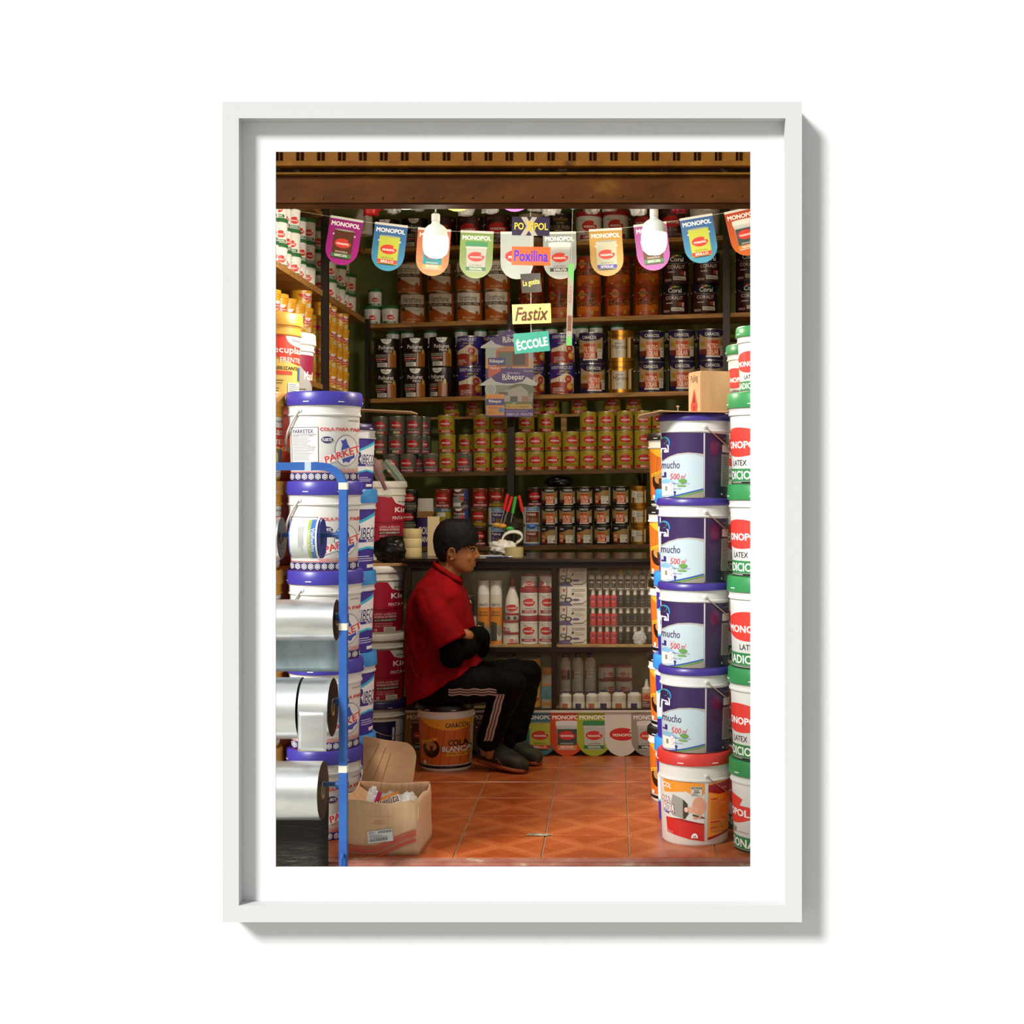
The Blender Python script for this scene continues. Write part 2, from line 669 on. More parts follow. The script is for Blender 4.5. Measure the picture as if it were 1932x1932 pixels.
mb.box((-1.98, 5.3, 3.0), (1.33, 5.36, 4.6), FAC)
struct(mb.build('wall_facade'))

# rolling-shutter head over the opening
sh = thing('shutter_head', (-0.3, 5.0, 2.32), 'rusty brown riveted metal shutter beam across the shop opening', 'shutter')
so = Vector(sh.location)


def shp(name, a, b, m, bev=0.003):
    o = boxpart(name, Vector(a) - so, Vector(b) - so, m, sh, bev)
    return o


shp('beam', (-1.95, 4.93, PZ(385.5, 4.93)), (1.3, 5.02, PZ(329, 4.93)), RUST, 0.006)
shp('ledge', (-1.95, 4.915, PZ(329, 4.915)), (1.3, 5.0, PZ(325, 4.915)), RUST2, 0.002)
shp('channel', (-1.95, 4.99, PZ(326, 4.99)), (1.3, 5.02, PZ(312, 4.99)), noise_mat('flaking_black', '#1c130a', '#33261a', 22, 0.8, c3='#8f856a', lo=0.4, hi=0.6), 0.002)
shp('upper_rail', (-1.95, 4.96, PZ(314, 4.96)), (1.3, 5.0, PZ(303, 4.96)), RUST2, 0.003)
shp('back_sheet', (-1.95, 5.005, PZ(314, 5.005)), (1.3, 5.02, PZ(200, 5.005)), RUST2, 0)
zt = PZ(215, 4.97); zb = PZ(303.5, 4.97)
slat_me = None
for k in range(27):
    xc = PX(508.5 + 39.5 * k, 4.97)
    if slat_me is None:
        mb = MB()
        w = 0.066 / 2
        w = 39.5 / F * 4.97 / 2
        pr = [(-w, 0.034), (-w + 0.008, 0.034), (-w + 0.011, 0.002), (w - 0.017, 0.0), (w - 0.013, 0.026), (w - 0.009, 0.012), (w - 0.003, 0.012), (w, 0.034)]
        vs_ = [(x, y, 0) for x, y in pr] + [(x, y, zt - zb) for x, y in pr]
        mb.add(vs_, [(i, i + 1, i + 9, i + 8) for i in range(7)], RUST2)
        slat_me = mb.mesh('slat')
    mobj('slat', slat_me, sh, Vector((xc, 4.968, zb)) - so)
rv = MB().lathe([(0.006, 0), (0.005, 0.0015), (0.003, 0.0025), (0.0, 0.003)], RUST, 10, Matrix.Rotation(R(90), 4, 'X')).mesh('rivet')
for k in range(16):
    px = 552 + 56.5 * k
    mobj('rivet', rv, sh, P(px, 374 - k * 0.35, 4.93) - so)

# ------------------------------------------------------------------ printed labels for tins and buckets
CR, WH, BK, RD = '#efe9dc', '#f2efe8', '#16110d', '#c41c1c'


def a_poliuret():
    a = Art(0.3)
    a.rect(0.05, 0.03, 0.36, 0.5, '#a3601f').rect(0.12, 0.03, 0.135, 0.5, '#7a4312').rect(0.25, 0.03, 0.262, 0.5, '#7a4312')
    a.poly([(-0.2, 0.98), (0.2, 0.98), (0.14, 0.86), (0.05, 0.81), (-0.05, 0.81), (-0.14, 0.86)], WH)
    a.ell(0, 0.95, 0.02, 0.02, RD).text('Simplast', 0, 0.89, 0.2, 0.05, '#444')
    a.text('Poliuret', 0, 0.69, 0.52, 0.13, WH, 0.035).text('PISOS', 0.06, 0.56, 0.26, 0.075, WH, 0.03)
    a.text('REVESTIMIENTO', -0.19, 0.435, 0.42, 0.045, '#d8d2c4').text('POLIURETANICO', -0.19, 0.375, 0.42, 0.045, '#d8d2c4')
    a.rect(-0.4, 0.265, 0.02, 0.33, RD).text('ALTO TRANSITO', -0.19, 0.298, 0.36, 0.035, WH)
    a.lines(-0.36, 0.21, -0.02, 0.25, 2, '#c9c2b4').rect(-0.32, 0.04, 0.03, 0.18, '#dfdcd4').lines(-0.29, 0.06, 0.0, 0.16, 4, '#777')
    a.ell(0.27, 0.53, 0.055, 0.08, '#c29a3a')
    return a


def a_varathane():
    a = Art(0.35)
    a.rect(-0.45, 0.6, 0.45, 0.95, '#e4ded2').poly([(-0.45, 0.6), (0.45, 0.6), (0.45, 0.26), (0.28, 0.24), (0.05, 0.32), (-0.18, 0.45), (-0.33, 0.5), (-0.45, 0.5)], '#e4ded2')
    a.text('Varathane', 0, 0.78, 0.64, 0.2, '#35241c', 0.01, 0.25)
    a.rect(-0.45, 0.53, 0.45, 0.64, '#3a2016').text('POLIURETANO - PISOS', 0.0, 0.585, 0.8, 0.075, '#e9dcc4', 0.02)
    a.lines(-0.12, 0.36, 0.3, 0.5, 4, '#8a7f70', 0.2).rect(-0.42, 0.4, -0.25, 0.52, '#4a3020')
    a.ell(0.33, 0.28, 0.07, 0.07, '#a86e2b').text('BRILLANTE', 0.05, 0.13, 0.42, 0.07, '#f0c48a', 0.02)
    a.lines(-0.4, 0.03, 0.4, 0.07, 1, '#f0c48a', 0.4)
    return a


def a_martin(n='32'):
    a = Art(0.3)
    a.rect(-0.45, 0.0, 0.45, 0.36, '#b3460f').poly([(-0.45, 0.36), (0.45, 0.36), (0.45, 0.25), (-0.45, 0.1)], '#cf6a1b')
    a.ell(-0.18, 0.76, 0.2, 0.19, '#a51f16').ell(-0.18, 0.76, 0.12, 0.15, '#d68a3b').rect(-0.39, 0.72, 0.03, 0.8, '#3a1a0c')
    a.text('MONOPOL', -0.18, 0.76, 0.38, 0.06, '#e8b073')
    a.rect(0.1, 0.66, 0.3, 0.8, '#5f3a12').rect(0.08, 0.45, 0.26, 0.6, '#4a2a10')
    a.text('Mar-tin', 0.0, 0.47, 0.84, 0.21, '#e98a3c', 0.09).text('Mar-tin', 0.0, 0.47, 0.8, 0.18, '#1d0f08', 0.03)
    a.ell(0.16, 0.17, 0.07, 0.075, '#1d150c').ell(0.16, 0.17, 0.06, 0.065, '#d2b23a').text(n, 0.16, 0.17, 0.07, 0.06, '#1d150c')
    a.ell(-0.25, 0.09, 0.05, 0.025, '#d6a582')
    for i in range(8):
        a.rect(0.5, 0.05 + i * 0.06, 0.62, 0.09 + i * 0.06, '#20150c')
    a.rect(0.49, 0.03, 0.5, 0.53, '#d9cdb8')
    return a


def a_coralit():
    a = Art(0.25)
    a.rect(-0.45, 0.74, 0.45, 0.97, '#161a2a').poly([(-0.45, 0.74), (-0.3, 0.68), (0, 0.65), (0.3, 0.68), (0.45, 0.74)], '#161a2a')
    a.poly([(-0.45, 0.74), (-0.45, 0.77), (-0.25, 0.68), (0, 0.665), (0.25, 0.68), (0.45, 0.77), (0.45, 0.74), (0.3, 0.675), (0.0, 0.64), (-0.3, 0.675)], '#8a8790')
    a.ell(-0.1, 0.9, 0.06, 0.03, '#d95f1e').ell(0.0, 0.92, 0.05, 0.03, '#d9c21e').ell(0.1, 0.91, 0.06, 0.03, '#3a8a4a')
    a.text('Coral', 0.0, 0.8, 0.44, 0.14, WH, 0.04).text('CORALIT', -0.02, 0.56, 0.58, 0.11, WH, 0.015)
    a.lines(-0.3, 0.36, 0.05, 0.42, 1, '#d8c9c4', 0.5).rect(0.13, 0.3, 0.22, 0.42, '#c23a2a').rect(0.24, 0.28, 0.32, 0.42, '#cfc9c0')
    a.text('PREMIUM', -0.3, 0.13, 0.24, 0.08, '#d9b8b0').rect(-0.12, 0.13, 0.33, 0.25, '#d9d4c6').lines(-0.1, 0.15, 0.3, 0.23, 2, '#666')
    return a


def a_ribeparquet():
    a = Art(0.35)
    a.poly([(-0.45, 0.0), (0.3, 0.0), (0.45, 0.1), (0.45, 0.55), (0.33, 0.62), (0.15, 0.72), (0.0, 0.64), (-0.2, 0.55), (-0.45, 0.5)], '#e8b23a')
    a.poly([(-0.45, 0.0), (0.3, 0.0), (0.44, 0.1), (0.44, 0.53), (0.33, 0.6), (0.15, 0.7), (0.0, 0.62), (-0.2, 0.53), (-0.45, 0.48)], '#e9dcc6')
    a.poly([(-0.45, 0.0), (0.3, 0.0), (0.42, 0.1), (0.42, 0.36), (-0.1, 0.42), (-0.45, 0.38)], '#a8321a')
    for i in range(6):
        a.poly([(-0.42 + i * 0.13, 0.0), (-0.41 + i * 0.13, 0.0), (-0.27 + i * 0.1, 0.4), (-0.275 + i * 0.1, 0.4)], '#7f2210')
    a.rect(-0.16, 0.42, 0.12, 0.53, '#f0e8da').rect(-0.1, 0.4, -0.07, 0.53, '#c9a87a').rect(0.02, 0.4, 0.05, 0.53, '#c9a87a')
    a.ell(0.22, 0.5, 0.12, 0.125, '#c23018').lines(0.15, 0.45, 0.29, 0.55, 3, WH, 0.3)
    a.ell(0.28, 0.27, 0.12, 0.12, '#dca32c').lines(0.2, 0.22, 0.34, 0.32, 3, WH, 0.3)
    a.text('RIBEPARQUET', 0.0, 0.87, 0.78, 0.13, WH, 0.025, 0.15).text('para piso', 0.1, 0.75, 0.36, 0.09, '#d6d23a', 0.03, 0.2).text('Semi PU', -0.2, 0.75, 0.2, 0.06, '#c22c4a', 0.02)
    a.text('INDUSTRIAL PREMIUM', 0.0, 0.665, 0.34, 0.035, WH, 0.0)
    a.text('SECADO RAPIDO', -0.15, 0.195, 0.34, 0.05, WH).text('ALTA RESISTENCIA', -0.13, 0.13, 0.38, 0.05, WH).text('CONT. 3,6L', -0.2, 0.065, 0.26, 0.05, WH)
    a.rect(0.22, 0.05, 0.36, 0.11, '#2a2a80')
    return a


def a_filtro(st='CEDRO', dark=False):
    a = Art(0.3)
    a.rect(-0.5, 0.2, 0.5, 0.88, '#b9a27c' if not dark else '#a48a60').rect(-0.5, 0.18, 0.5, 0.34, '#6d2a17')
    a.poly([(-0.5, 0.86), (-0.5, 0.99), (0.5, 0.99), (0.5, 0.86), (0.3, 0.75), (0.1, 0.71), (-0.1, 0.71), (-0.3, 0.75)], '#241a46' if not dark else '#15131d')
    a.text('CARACOL', 0.0, 0.83, 0.5, 0.1, WH, 0.035)
    a.rect(-0.2, 0.12, 0.22, 0.63, '#d9521f').text('TRIPLE', 0.01, 0.57, 0.28, 0.06, '#5a2010', 0.03)
    a.text('FILTRO', 0.01, 0.44, 0.37, 0.16, '#f4e6d2', 0.03).text('SOLAR', 0.01, 0.25, 0.37, 0.16, '#f4e6d2', 0.03)
    a.rect(-0.22, 0.08, 0.28, 0.14, '#e8e0d0').rect(-0.42, 0.45, -0.24, 0.6, '#b08a34').rect(0.26, 0.48, 0.44, 0.63, '#a08a3c')
    a.poly([(-0.5, 0.0), (-0.5, 0.12), (-0.2, 0.05), (0.2, 0.05), (0.5, 0.12), (0.5, 0.0)], '#241a46' if not dark else '#15131d')
    a.rect(0.27, 0.14, 0.46, 0.44, '#e4e0d4').text(st, 0.365, 0.38, 0.16, 0.05, '#222').lines(0.29, 0.17, 0.44, 0.32, 3, '#888', 0.3)
    return a


def a_filtro_side(st='NOGAL'):
    a = Art(0.3)
    a.rect(-0.5, 0.2, 0.5, 0.8, '#a5854f').rect(-0.5, 0.06, 0.5, 0.3, '#5d2415').poly([(-0.5, 0.62), (-0.5, 0.99), (0.5, 0.99), (0.5, 0.92), (0.2, 0.88), (-0.1, 0.72)], '#15131d')
    a.text('CAROL', -0.28, 0.83, 0.26, 0.1, WH, 0.035).rect(-0.42, 0.12, -0.2, 0.6, '#d9521f').text('TRO', -0.31, 0.44, 0.19, 0.15, '#f4e6d2', 0.03).text('LAR', -0.31, 0.25, 0.19, 0.15, '#f4e6d2', 0.03)
    a.rect(-0.06, 0.1, 0.34, 0.5, '#e6e2d6').text(st, 0.13, 0.43, 0.3, 0.08, '#222', 0.02).lines(-0.02, 0.14, 0.2, 0.36, 4, '#888', 0.3).rect(0.24, 0.16, 0.31, 0.26, '#555')
    a.rect(0.36, 0.05, 0.5, 0.95, '#b7b2a8').lines(0.37, 0.1, 0.48, 0.9, 8, '#444', 0.25)
    return a


def a_marino():
    a = Art(0.3)
    a.rect(-0.5, 0.12, 0.5, 0.78, '#c9a768').rect(-0.42, 0.12, -0.3, 0.75, '#6a3c18').rect(0.2, 0.12, 0.26, 0.76, '#5a3418').rect(0.32, 0.12, 0.37, 0.76, '#e8d6ae').rect(0.4, 0.12, 0.5, 0.76, '#4a2c14')
    a.poly([(-0.5, 0.85), (-0.5, 0.99), (0.5, 0.99), (0.5, 0.85), (0.25, 0.73), (0.0, 0.7), (-0.25, 0.73)], GOLD)
    a.text('CARACOL', 0.0, 0.82, 0.46, 0.08, '#2a1a08', 0.035)
    a.rect(-0.2, 0.08, 0.14, 0.68, '#cfcabb').text('BARNIZ', -0.03, 0.58, 0.26, 0.055, '#444').text('Marino', 0.0, 0.47, 0.54, 0.14, '#2c2a26', 0.0, 0.3).lines(-0.13, 0.24, 0.07, 0.36, 4, '#8a857a', 0.25)
    a.poly([(-0.5, 0.0), (-0.5, 0.04), (-0.2, 0.12), (0.2, 0.12), (0.5, 0.04), (0.5, 0.0)], GOLD)
    return a


def a_mono(bandtxt, band, sub, subc, ell=0.5, bandtc=WH, rx=0.33, ry=0.19, top='#8a8468', lc='#c41d1d', r=0.47, note=None, notec='#c87a1e'):
    a = Art(0.33)
    a.rect(-r * 1.0, 0.06, r * 1.0, 0.2, band).text(bandtxt, 0.03, 0.13, min(0.075 * len(bandtxt), 0.7), 0.085, bandtc, 0.03)
    a.text(sub, 0.03, 0.275, min(0.055 * len(sub), 0.7), 0.075, subc, 0.02)
    a.logo(0.0, ell, rx, ry, c=lc)
    a.lines(-0.42, 0.84, -0.12, 0.92, 2, top, 0.3).rect(0.35, 0.86, 0.41, 0.93, top)
    if note:
        a.text(note, 0.08, 0.78, 0.36, 0.12, notec, 0.0, 0.15, 4)
    return a


def a_anticolor():
    a = Art(0.33)
    for i, c in enumerate(('#2a5a34', '#c9a83a', '#c06a1c', '#b3201c')):
        a.rect(-0.3 + i * 0.17, 0.06, -0.13 + i * 0.17, 0.2, c)
    a.text('COLOR', 0.05, 0.13, 0.36, 0.09, WH, 0.03).text('ANTICORROSIVA', 0.03, 0.275, 0.62, 0.075, '#d5d0c4', 0.02).logo(0.05, 0.53, 0.33, 0.19)
    a.lines(-0.42, 0.84, -0.12, 0.92, 2, '#b5b0a4', 0.3).text('N', 0.08, 0.83, 0.1, 0.15, BK, 0.0)
    return a


def a_karplast():
    a = Art(0.33)
    a.rect(-0.5, 0.0, 0.5, 0.62, '#8f8f98').poly([(-0.5, 0.55), (-0.5, 0.99), (0.3, 0.99), (0.1, 0.68), (-0.2, 0.6)], '#5c2015').poly([(0.3, 0.99), (0.1, 0.68), (0.2, 0.3), (0.5, 0.1), (0.5, 0.99)], '#3d4f94')
    a.ell(-0.15, 0.97, 0.2, 0.14, WH, 180, 360).text('Karplast', -0.1, 0.69, 0.6, 0.16, WH, 0.03)
    a.ell(0.07, 0.5, 0.12, 0.13, '#c8401f').ell(0.28, 0.3, 0.13, 0.14, BK).ell(0.28, 0.3, 0.07, 0.08, '#7d6a52').ell(0.1, 0.2, 0.1, 0.1, BK).rect(-0.42, 0.08, 0.02, 0.26, '#e4dfd6')
    return a


def a_polirex(nm='Polirex', col='#3a2f66'):
    a = Art(0.35)
    a.rect(-0.5, 0.0, 0.5, 1.0, '#dcd7cb').rect(-0.25, 0.78, 0.5, 0.96, '#3e7fb5').text('L SAYERLACK', 0.1, 0.87, 0.56, 0.1, WH, 0.02)
    a.rect(-0.25, 0.18, 0.5, 0.74, col).text(nm, 0.05, 0.62, 0.48, 0.14, WH, 0.03, 0.15).rect(0.0, 0.2, 0.45, 0.42, '#7d5a3a').lines(-0.2, 0.24, -0.03, 0.5, 4, '#c8c2d0', 0.3).rect(-0.5, 0.0, 0.5, 0.1, '#3e6f9f')
    return a


def a_yelblue():
    a = Art(0.35)
    a.rect(-0.5, 0.82, 0.5, 0.96, '#356fa0').rect(-0.25, 0.55, 0.18, 0.78, '#d9d6cc').poly([(0.1, 0.05), (0.24, 0.6), (0.4, 0.3), (0.5, 0.6), (0.5, 0.4), (0.4, 0.1), (0.26, 0.4), (0.2, 0.05)], '#2f74a8')
    a.text('EXTRA', 0.2, 0.9, 0.4, 0.07, WH)
    return a


def a_tub_green():
    a = Art(0.35)
    a.rect(-0.55, 0.04, 0.55, 0.2, '#1f6b38').text('TRADICIONAL', 0.12, 0.12, 0.62, 0.1, WH, 0.03).logo(0.14, 0.48, 0.28, 0.2, c='#d22a22').lines(-0.4, 0.35, -0.2, 0.75, 6, '#9a9a90', 0.3).lines(0.0, 0.26, 0.24, 0.32, 1, '#888')
    a.lines(-0.05, 0.74, 0.2, 0.8, 1, '#999')
    return a


def a_recuplast():
    a = Art(0.35)
    a.rect(-0.42, 0.0, 0.45, 0.4, '#e2bd4a').poly([(-0.42, 0.72), (0.45, 0.78), (0.45, 0.3), (0.2, 0.36), (-0.1, 0.5)], '#c8281e').poly([(0.0, 0.78), (0.42, 0.8), (0.35, 0.66), (0.2, 0.62), (0.08, 0.66)], WH)
    a.text('Simplast', 0.21, 0.71, 0.22, 0.04, '#555').text('Recuplast', 0.2, 0.54, 0.46, 0.1, WH, 0.03).text('FRENTES', 0.28, 0.42, 0.3, 0.055, WH)
    a.rect(-0.1, 0.26, 0.25, 0.31, '#d2462a').lines(-0.1, 0.04, 0.15, 0.24, 6, '#6a5a2a', 0.3).rect(0.2, 0.02, 0.42, 0.2, '#e8e4da').lines(0.22, 0.04, 0.4, 0.18, 4, '#666', 0.3)
    return a


def a_recuplast_big():
    a = Art(0.35)
    a.rect(-0.4, 0.03, 0.44, 0.44, '#e9c86a').poly([(-0.4, 0.78), (-0.1, 0.78), (0.44, 0.6), (0.44, 0.36), (0.2, 0.4), (-0.1, 0.5), (-0.4, 0.6)], '#e2402c')
    a.ell(0.3, 0.72, 0.2, 0.12, WH, 180, 360).text('Simplast', 0.3, 0.67, 0.22, 0.035, '#555')
    a.text('Recuplast', 0.14, 0.545, 0.56, 0.1, WH, 0.035).text('FRENTES', 0.2, 0.44, 0.34, 0.055, WH).text('IMPERMEABILIZANTE', 0.0, 0.34, 0.6, 0.04, '#5a4a20')
    a.rect(-0.3, 0.26, 0.2, 0.305, '#e2503a').lines(-0.3, 0.05, 0.1, 0.24, 6, '#6a5a2a', 0.3).rect(0.14, 0.05, 0.36, 0.17, WH).lines(0.16, 0.06, 0.34, 0.16, 4, '#666', 0.3).rect(0.3, 0.2, 0.42, 0.36, '#4a6a9a')
    return a


def a_parketex():
    S = 1 / 170.0
    a = Art(0.45)
    NV, RR = '#2a2160', '#d2322e'

    def X(x): return (x - 610) * S
    def Y(y): return (901 - y) * S
    def rc(x0, y0, x1, y1, c): a.rect(X(x0), Y(y1), X(x1), Y(y0), c)
    rc(550, 799, 602, 877, '#33302e'); rc(551, 800, 601, 876, '#dad8d2')
    a.text('PARKETEX', X(573), Y(807), 39 * S, 7 * S, '#2c2745', 0.03)
    rc(553, 812.5, 598, 813.3, '#33302e')
    a.text('PEGAMENTO DE ALTO TRAFICO', X(574), Y(815.5), 40 * S, 2.4 * S, '#333', 0.0)
    a.lines(X(553), Y(862), X(598), Y(818), 15, '#8a8680', 0.35, 4)
    rc(550, 865, 602, 865.8, '#33302e')
    a.text('VENCETEX', X(580), Y(870), 30 * S, 5 * S, '#2c2745', 0.03); a.ell(X(560), Y(871), 4.5 * S, 4 * S, '#1f1a1a').ell(X(561), Y(871), 2 * S, 2.6 * S, '#dad8d2')
    a.text('COLA PARA PARQUET', X(654), Y(803.5), 98 * S, 7.5 * S, RR, 0.035)
    a.text('PARKETEX', X(665), Y(786), 17 * S, 3 * S, '#444', 0.0)
    a.ell(X(618), Y(823), 11 * S, 6.2 * S, NV).text('FUERTE', X(618), Y(823), 17 * S, 5.5 * S, '#f2efe8', 0.03)
    a.ell(X(653), Y(843), 20.5 * S, 29.5 * S, NV, n=30).ell(X(653), Y(843), 19.6 * S, 28.6 * S, '#dad8d2', n=30)
    a.poly([(X(x), Y(y)) for x, y in ((643, 823), (647, 824), (652, 820), (656, 831), (661, 839), (668, 850), (669, 856), (662, 860), (659, 866), (652, 864), (648, 867), (645, 855), (644, 840), (646, 832))], '#3348a6')
    a.poly([(X(x), Y(y)) for x, y in ((611, 855), (690, 826), (692, 842), (613, 871))], '#dad8d2')
    a.text('PARKETEX', X(657), Y(846), 92 * S, 12.5 * S, RR, 0.04, 0.12, 20)
    a.text('PEGAMENTO DE ALTO TRAFICO', X(640), Y(879.5), 74 * S, 4.2 * S, RR, 0.0)
    rc(540, 883, 684, 884, RR); rc(540, 885.5, 684, 899.5, NV); rc(540, 901, 684, 902.2, RR)
    for i in range(11):
        x = 549 + i * 13
        a.ell(X(x), Y(892.5), 5.6 * S, 6 * S, '#efe9dc', 30, 390, 6).ell(X(x), Y(892.5), 4.4 * S, 4.8 * S, NV, 30, 390, 6).ell(X(x), Y(892.5), 3 * S, 3.3 * S, '#efe9dc', 30, 390, 6).ell(X(x), Y(892.5), 1.3 * S, 1.4 * S, NV, 30, 390, 6)
    return a


def a_ribecola():
    a = Art(0.4)
    a.rect(-0.5, 0.06, 0.5, 0.75, '#e9ebee')
    a.poly([(-0.5, 0.8), (0.5, 0.8), (0.5, 0.78), (-0.1, 0.55), (-0.5, 0.5)], '#3b2f96').poly([(-0.1, 0.55), (0.5, 0.78), (0.5, 0.73), (-0.1, 0.52)], '#32b6d8')
    a.poly([(-0.5, 0.0), (0.5, 0.0), (0.5, 0.26), (0.2, 0.3), (-0.1, 0.24), (-0.5, 0.2)], '#32b6d8').poly([(-0.5, 0.0), (0.5, 0.0), (0.5, 0.23), (0.2, 0.275), (-0.1, 0.215), (-0.5, 0.17)], '#33288f')
    a.text('R', 0.02, 0.47, 0.14, 0.2, '#2a2462', 0.03, 0.2).text('IBECOLA', 0.3, 0.46, 0.42, 0.14, '#2a2462', 0.02, 0.2).rect(0.0, 0.35, 0.46, 0.385, '#33288f').text('BLANCA', 0.28, 0.368, 0.2, 0.025, WH)
    a.lines(0.06, 0.11, 0.34, 0.19, 3, '#d5d2ea', 0.35).rect(0.2, 0.035, 0.36, 0.075, WH)
    return a


def a_king():
    a = Art(0.4)
    a.rect(-0.5, 0.03, 0.5, 0.62, '#a3112f').poly([(-0.5, 0.78), (0.2, 0.76), (0.26, 0.66), (0.36, 0.62), (0.5, 0.62), (0.5, 0.3), (-0.5, 0.3)], '#a3112f')
    a.text('Simplast', 0.36, 0.68, 0.14, 0.03, '#444').text('King', 0.36, 0.545, 0.22, 0.1, WH, 0.04).text('PINTA+CUBRE', 0.385, 0.43, 0.34, 0.05, WH, 0.01)
    a.poly([(-0.5, 0.5), (-0.25, 0.41), (0.1, 0.36), (0.5, 0.38), (0.5, 0.37), (0.1, 0.345), (-0.25, 0.39), (-0.5, 0.47)], '#6d0a20')
    a.text('LÁTEX ACRÍLICO', 0.17, 0.295, 0.3, 0.04, '#f0dcd8', 0.02).text('INTERIOR EXTERIOR', 0.17, 0.25, 0.3, 0.028, '#f0dcd8')
    a.rect(0.01, 0.18, 0.33, 0.225, '#2a1512').text('ALTO RENDIMIENTO', 0.17, 0.203, 0.3, 0.026, '#efe4d0')
    a.text('ÓPTIMA PROTECCIÓN', 0.145, 0.155, 0.25, 0.026, '#e3b8b8', 0).text('MAYOR COBERTURA', 0.145, 0.118, 0.25, 0.026, '#e3b8b8', 0).text('18', 0.035, 0.06, 0.04, 0.045, '#f0dcd8').rect(0.15, 0.035, 0.31, 0.1, '#ded6c0').lines(0.17, 0.045, 0.3, 0.09, 3, '#555', 0.4)
    return a


def a_navy():
    a = Art(0.4)
    a.rect(-0.3, 0.06, 0.36, 0.62, '#221a4a').rect(-0.3, 0.06, 0.36, 0.1, '#4b8cc0').rect(0.3, 0.25, 0.34, 0.5, '#d8d6e0')
    return a


def a_cola():
    S = 1 / 127.0
    a = Art(0.35)

    def X(x): return (x - 840) * S
    def Y(y): return (1457 - y) * S
    a.poly([(X(x), Y(y)) for x, y in ((790, 1444), (890, 1444), (890, 1368), (800, 1358), (790, 1356))], '#d46c22')
    for x in (806, 822, 838, 856, 874):
        a.poly([(X(x), Y(1444)), (X(x + 1.2), Y(1444)), (X(x + 15), Y(1365)), (X(x + 14), Y(1365))], '#9a4416')
    a.poly([(X(x), Y(y)) for x, y in ((799, 1357), (845, 1358), (892, 1350), (892, 1372), (872, 1378), (845, 1377), (820, 1371), (799, 1360))], '#f8b030')
    a.text('CARACOL', X(870), Y(1368.5), 38 * S, 8.5 * S, BK, 0.04).text('PINTURAS', X(874), Y(1362), 20 * S, 1.8 * S, BK, 0)
    a.ell(X(822), Y(1413), 18 * S, 18 * S, '#2c160c').ell(X(822), Y(1409), 12 * S, 9 * S, '#b98445').rect(X(820), Y(1426), X(826), Y(1408), '#4a2a14')
    a.poly([(X(x), Y(y)) for x, y in ((801, 1401), (836, 1391), (834, 1397), (802, 1407))], '#f8b030').text('SIN OLOR', X(817), Y(1400), 24 * S, 3 * S, '#5a2a08', 0, 0, 16)
    a.text('COLA', X(872), Y(1402), 32 * S, 11 * S, BK, 0.05).text('BLANCA', X(869), Y(1413.5), 50 * S, 11.5 * S, '#4a2b18', 0.09).text('BLANCA', X(869), Y(1413.5), 48 * S, 10 * S, '#f2eee6', 0.05)
    a.rect(X(853), Y(1427), X(892), Y(1419), '#f8b030').text('EXTRA FUERTE', X(872), Y(1423), 34 * S, 4.5 * S, '#4a2008', 0.03)
    a.ell(X(808), Y(1440), 3.5 * S, 3.5 * S, WH).rect(X(790), Y(1451), X(893), Y(1446), BK)
    a.lines(X(795), Y(1436), X(797.5), Y(1385), 12, '#777', 0.5)
    return a


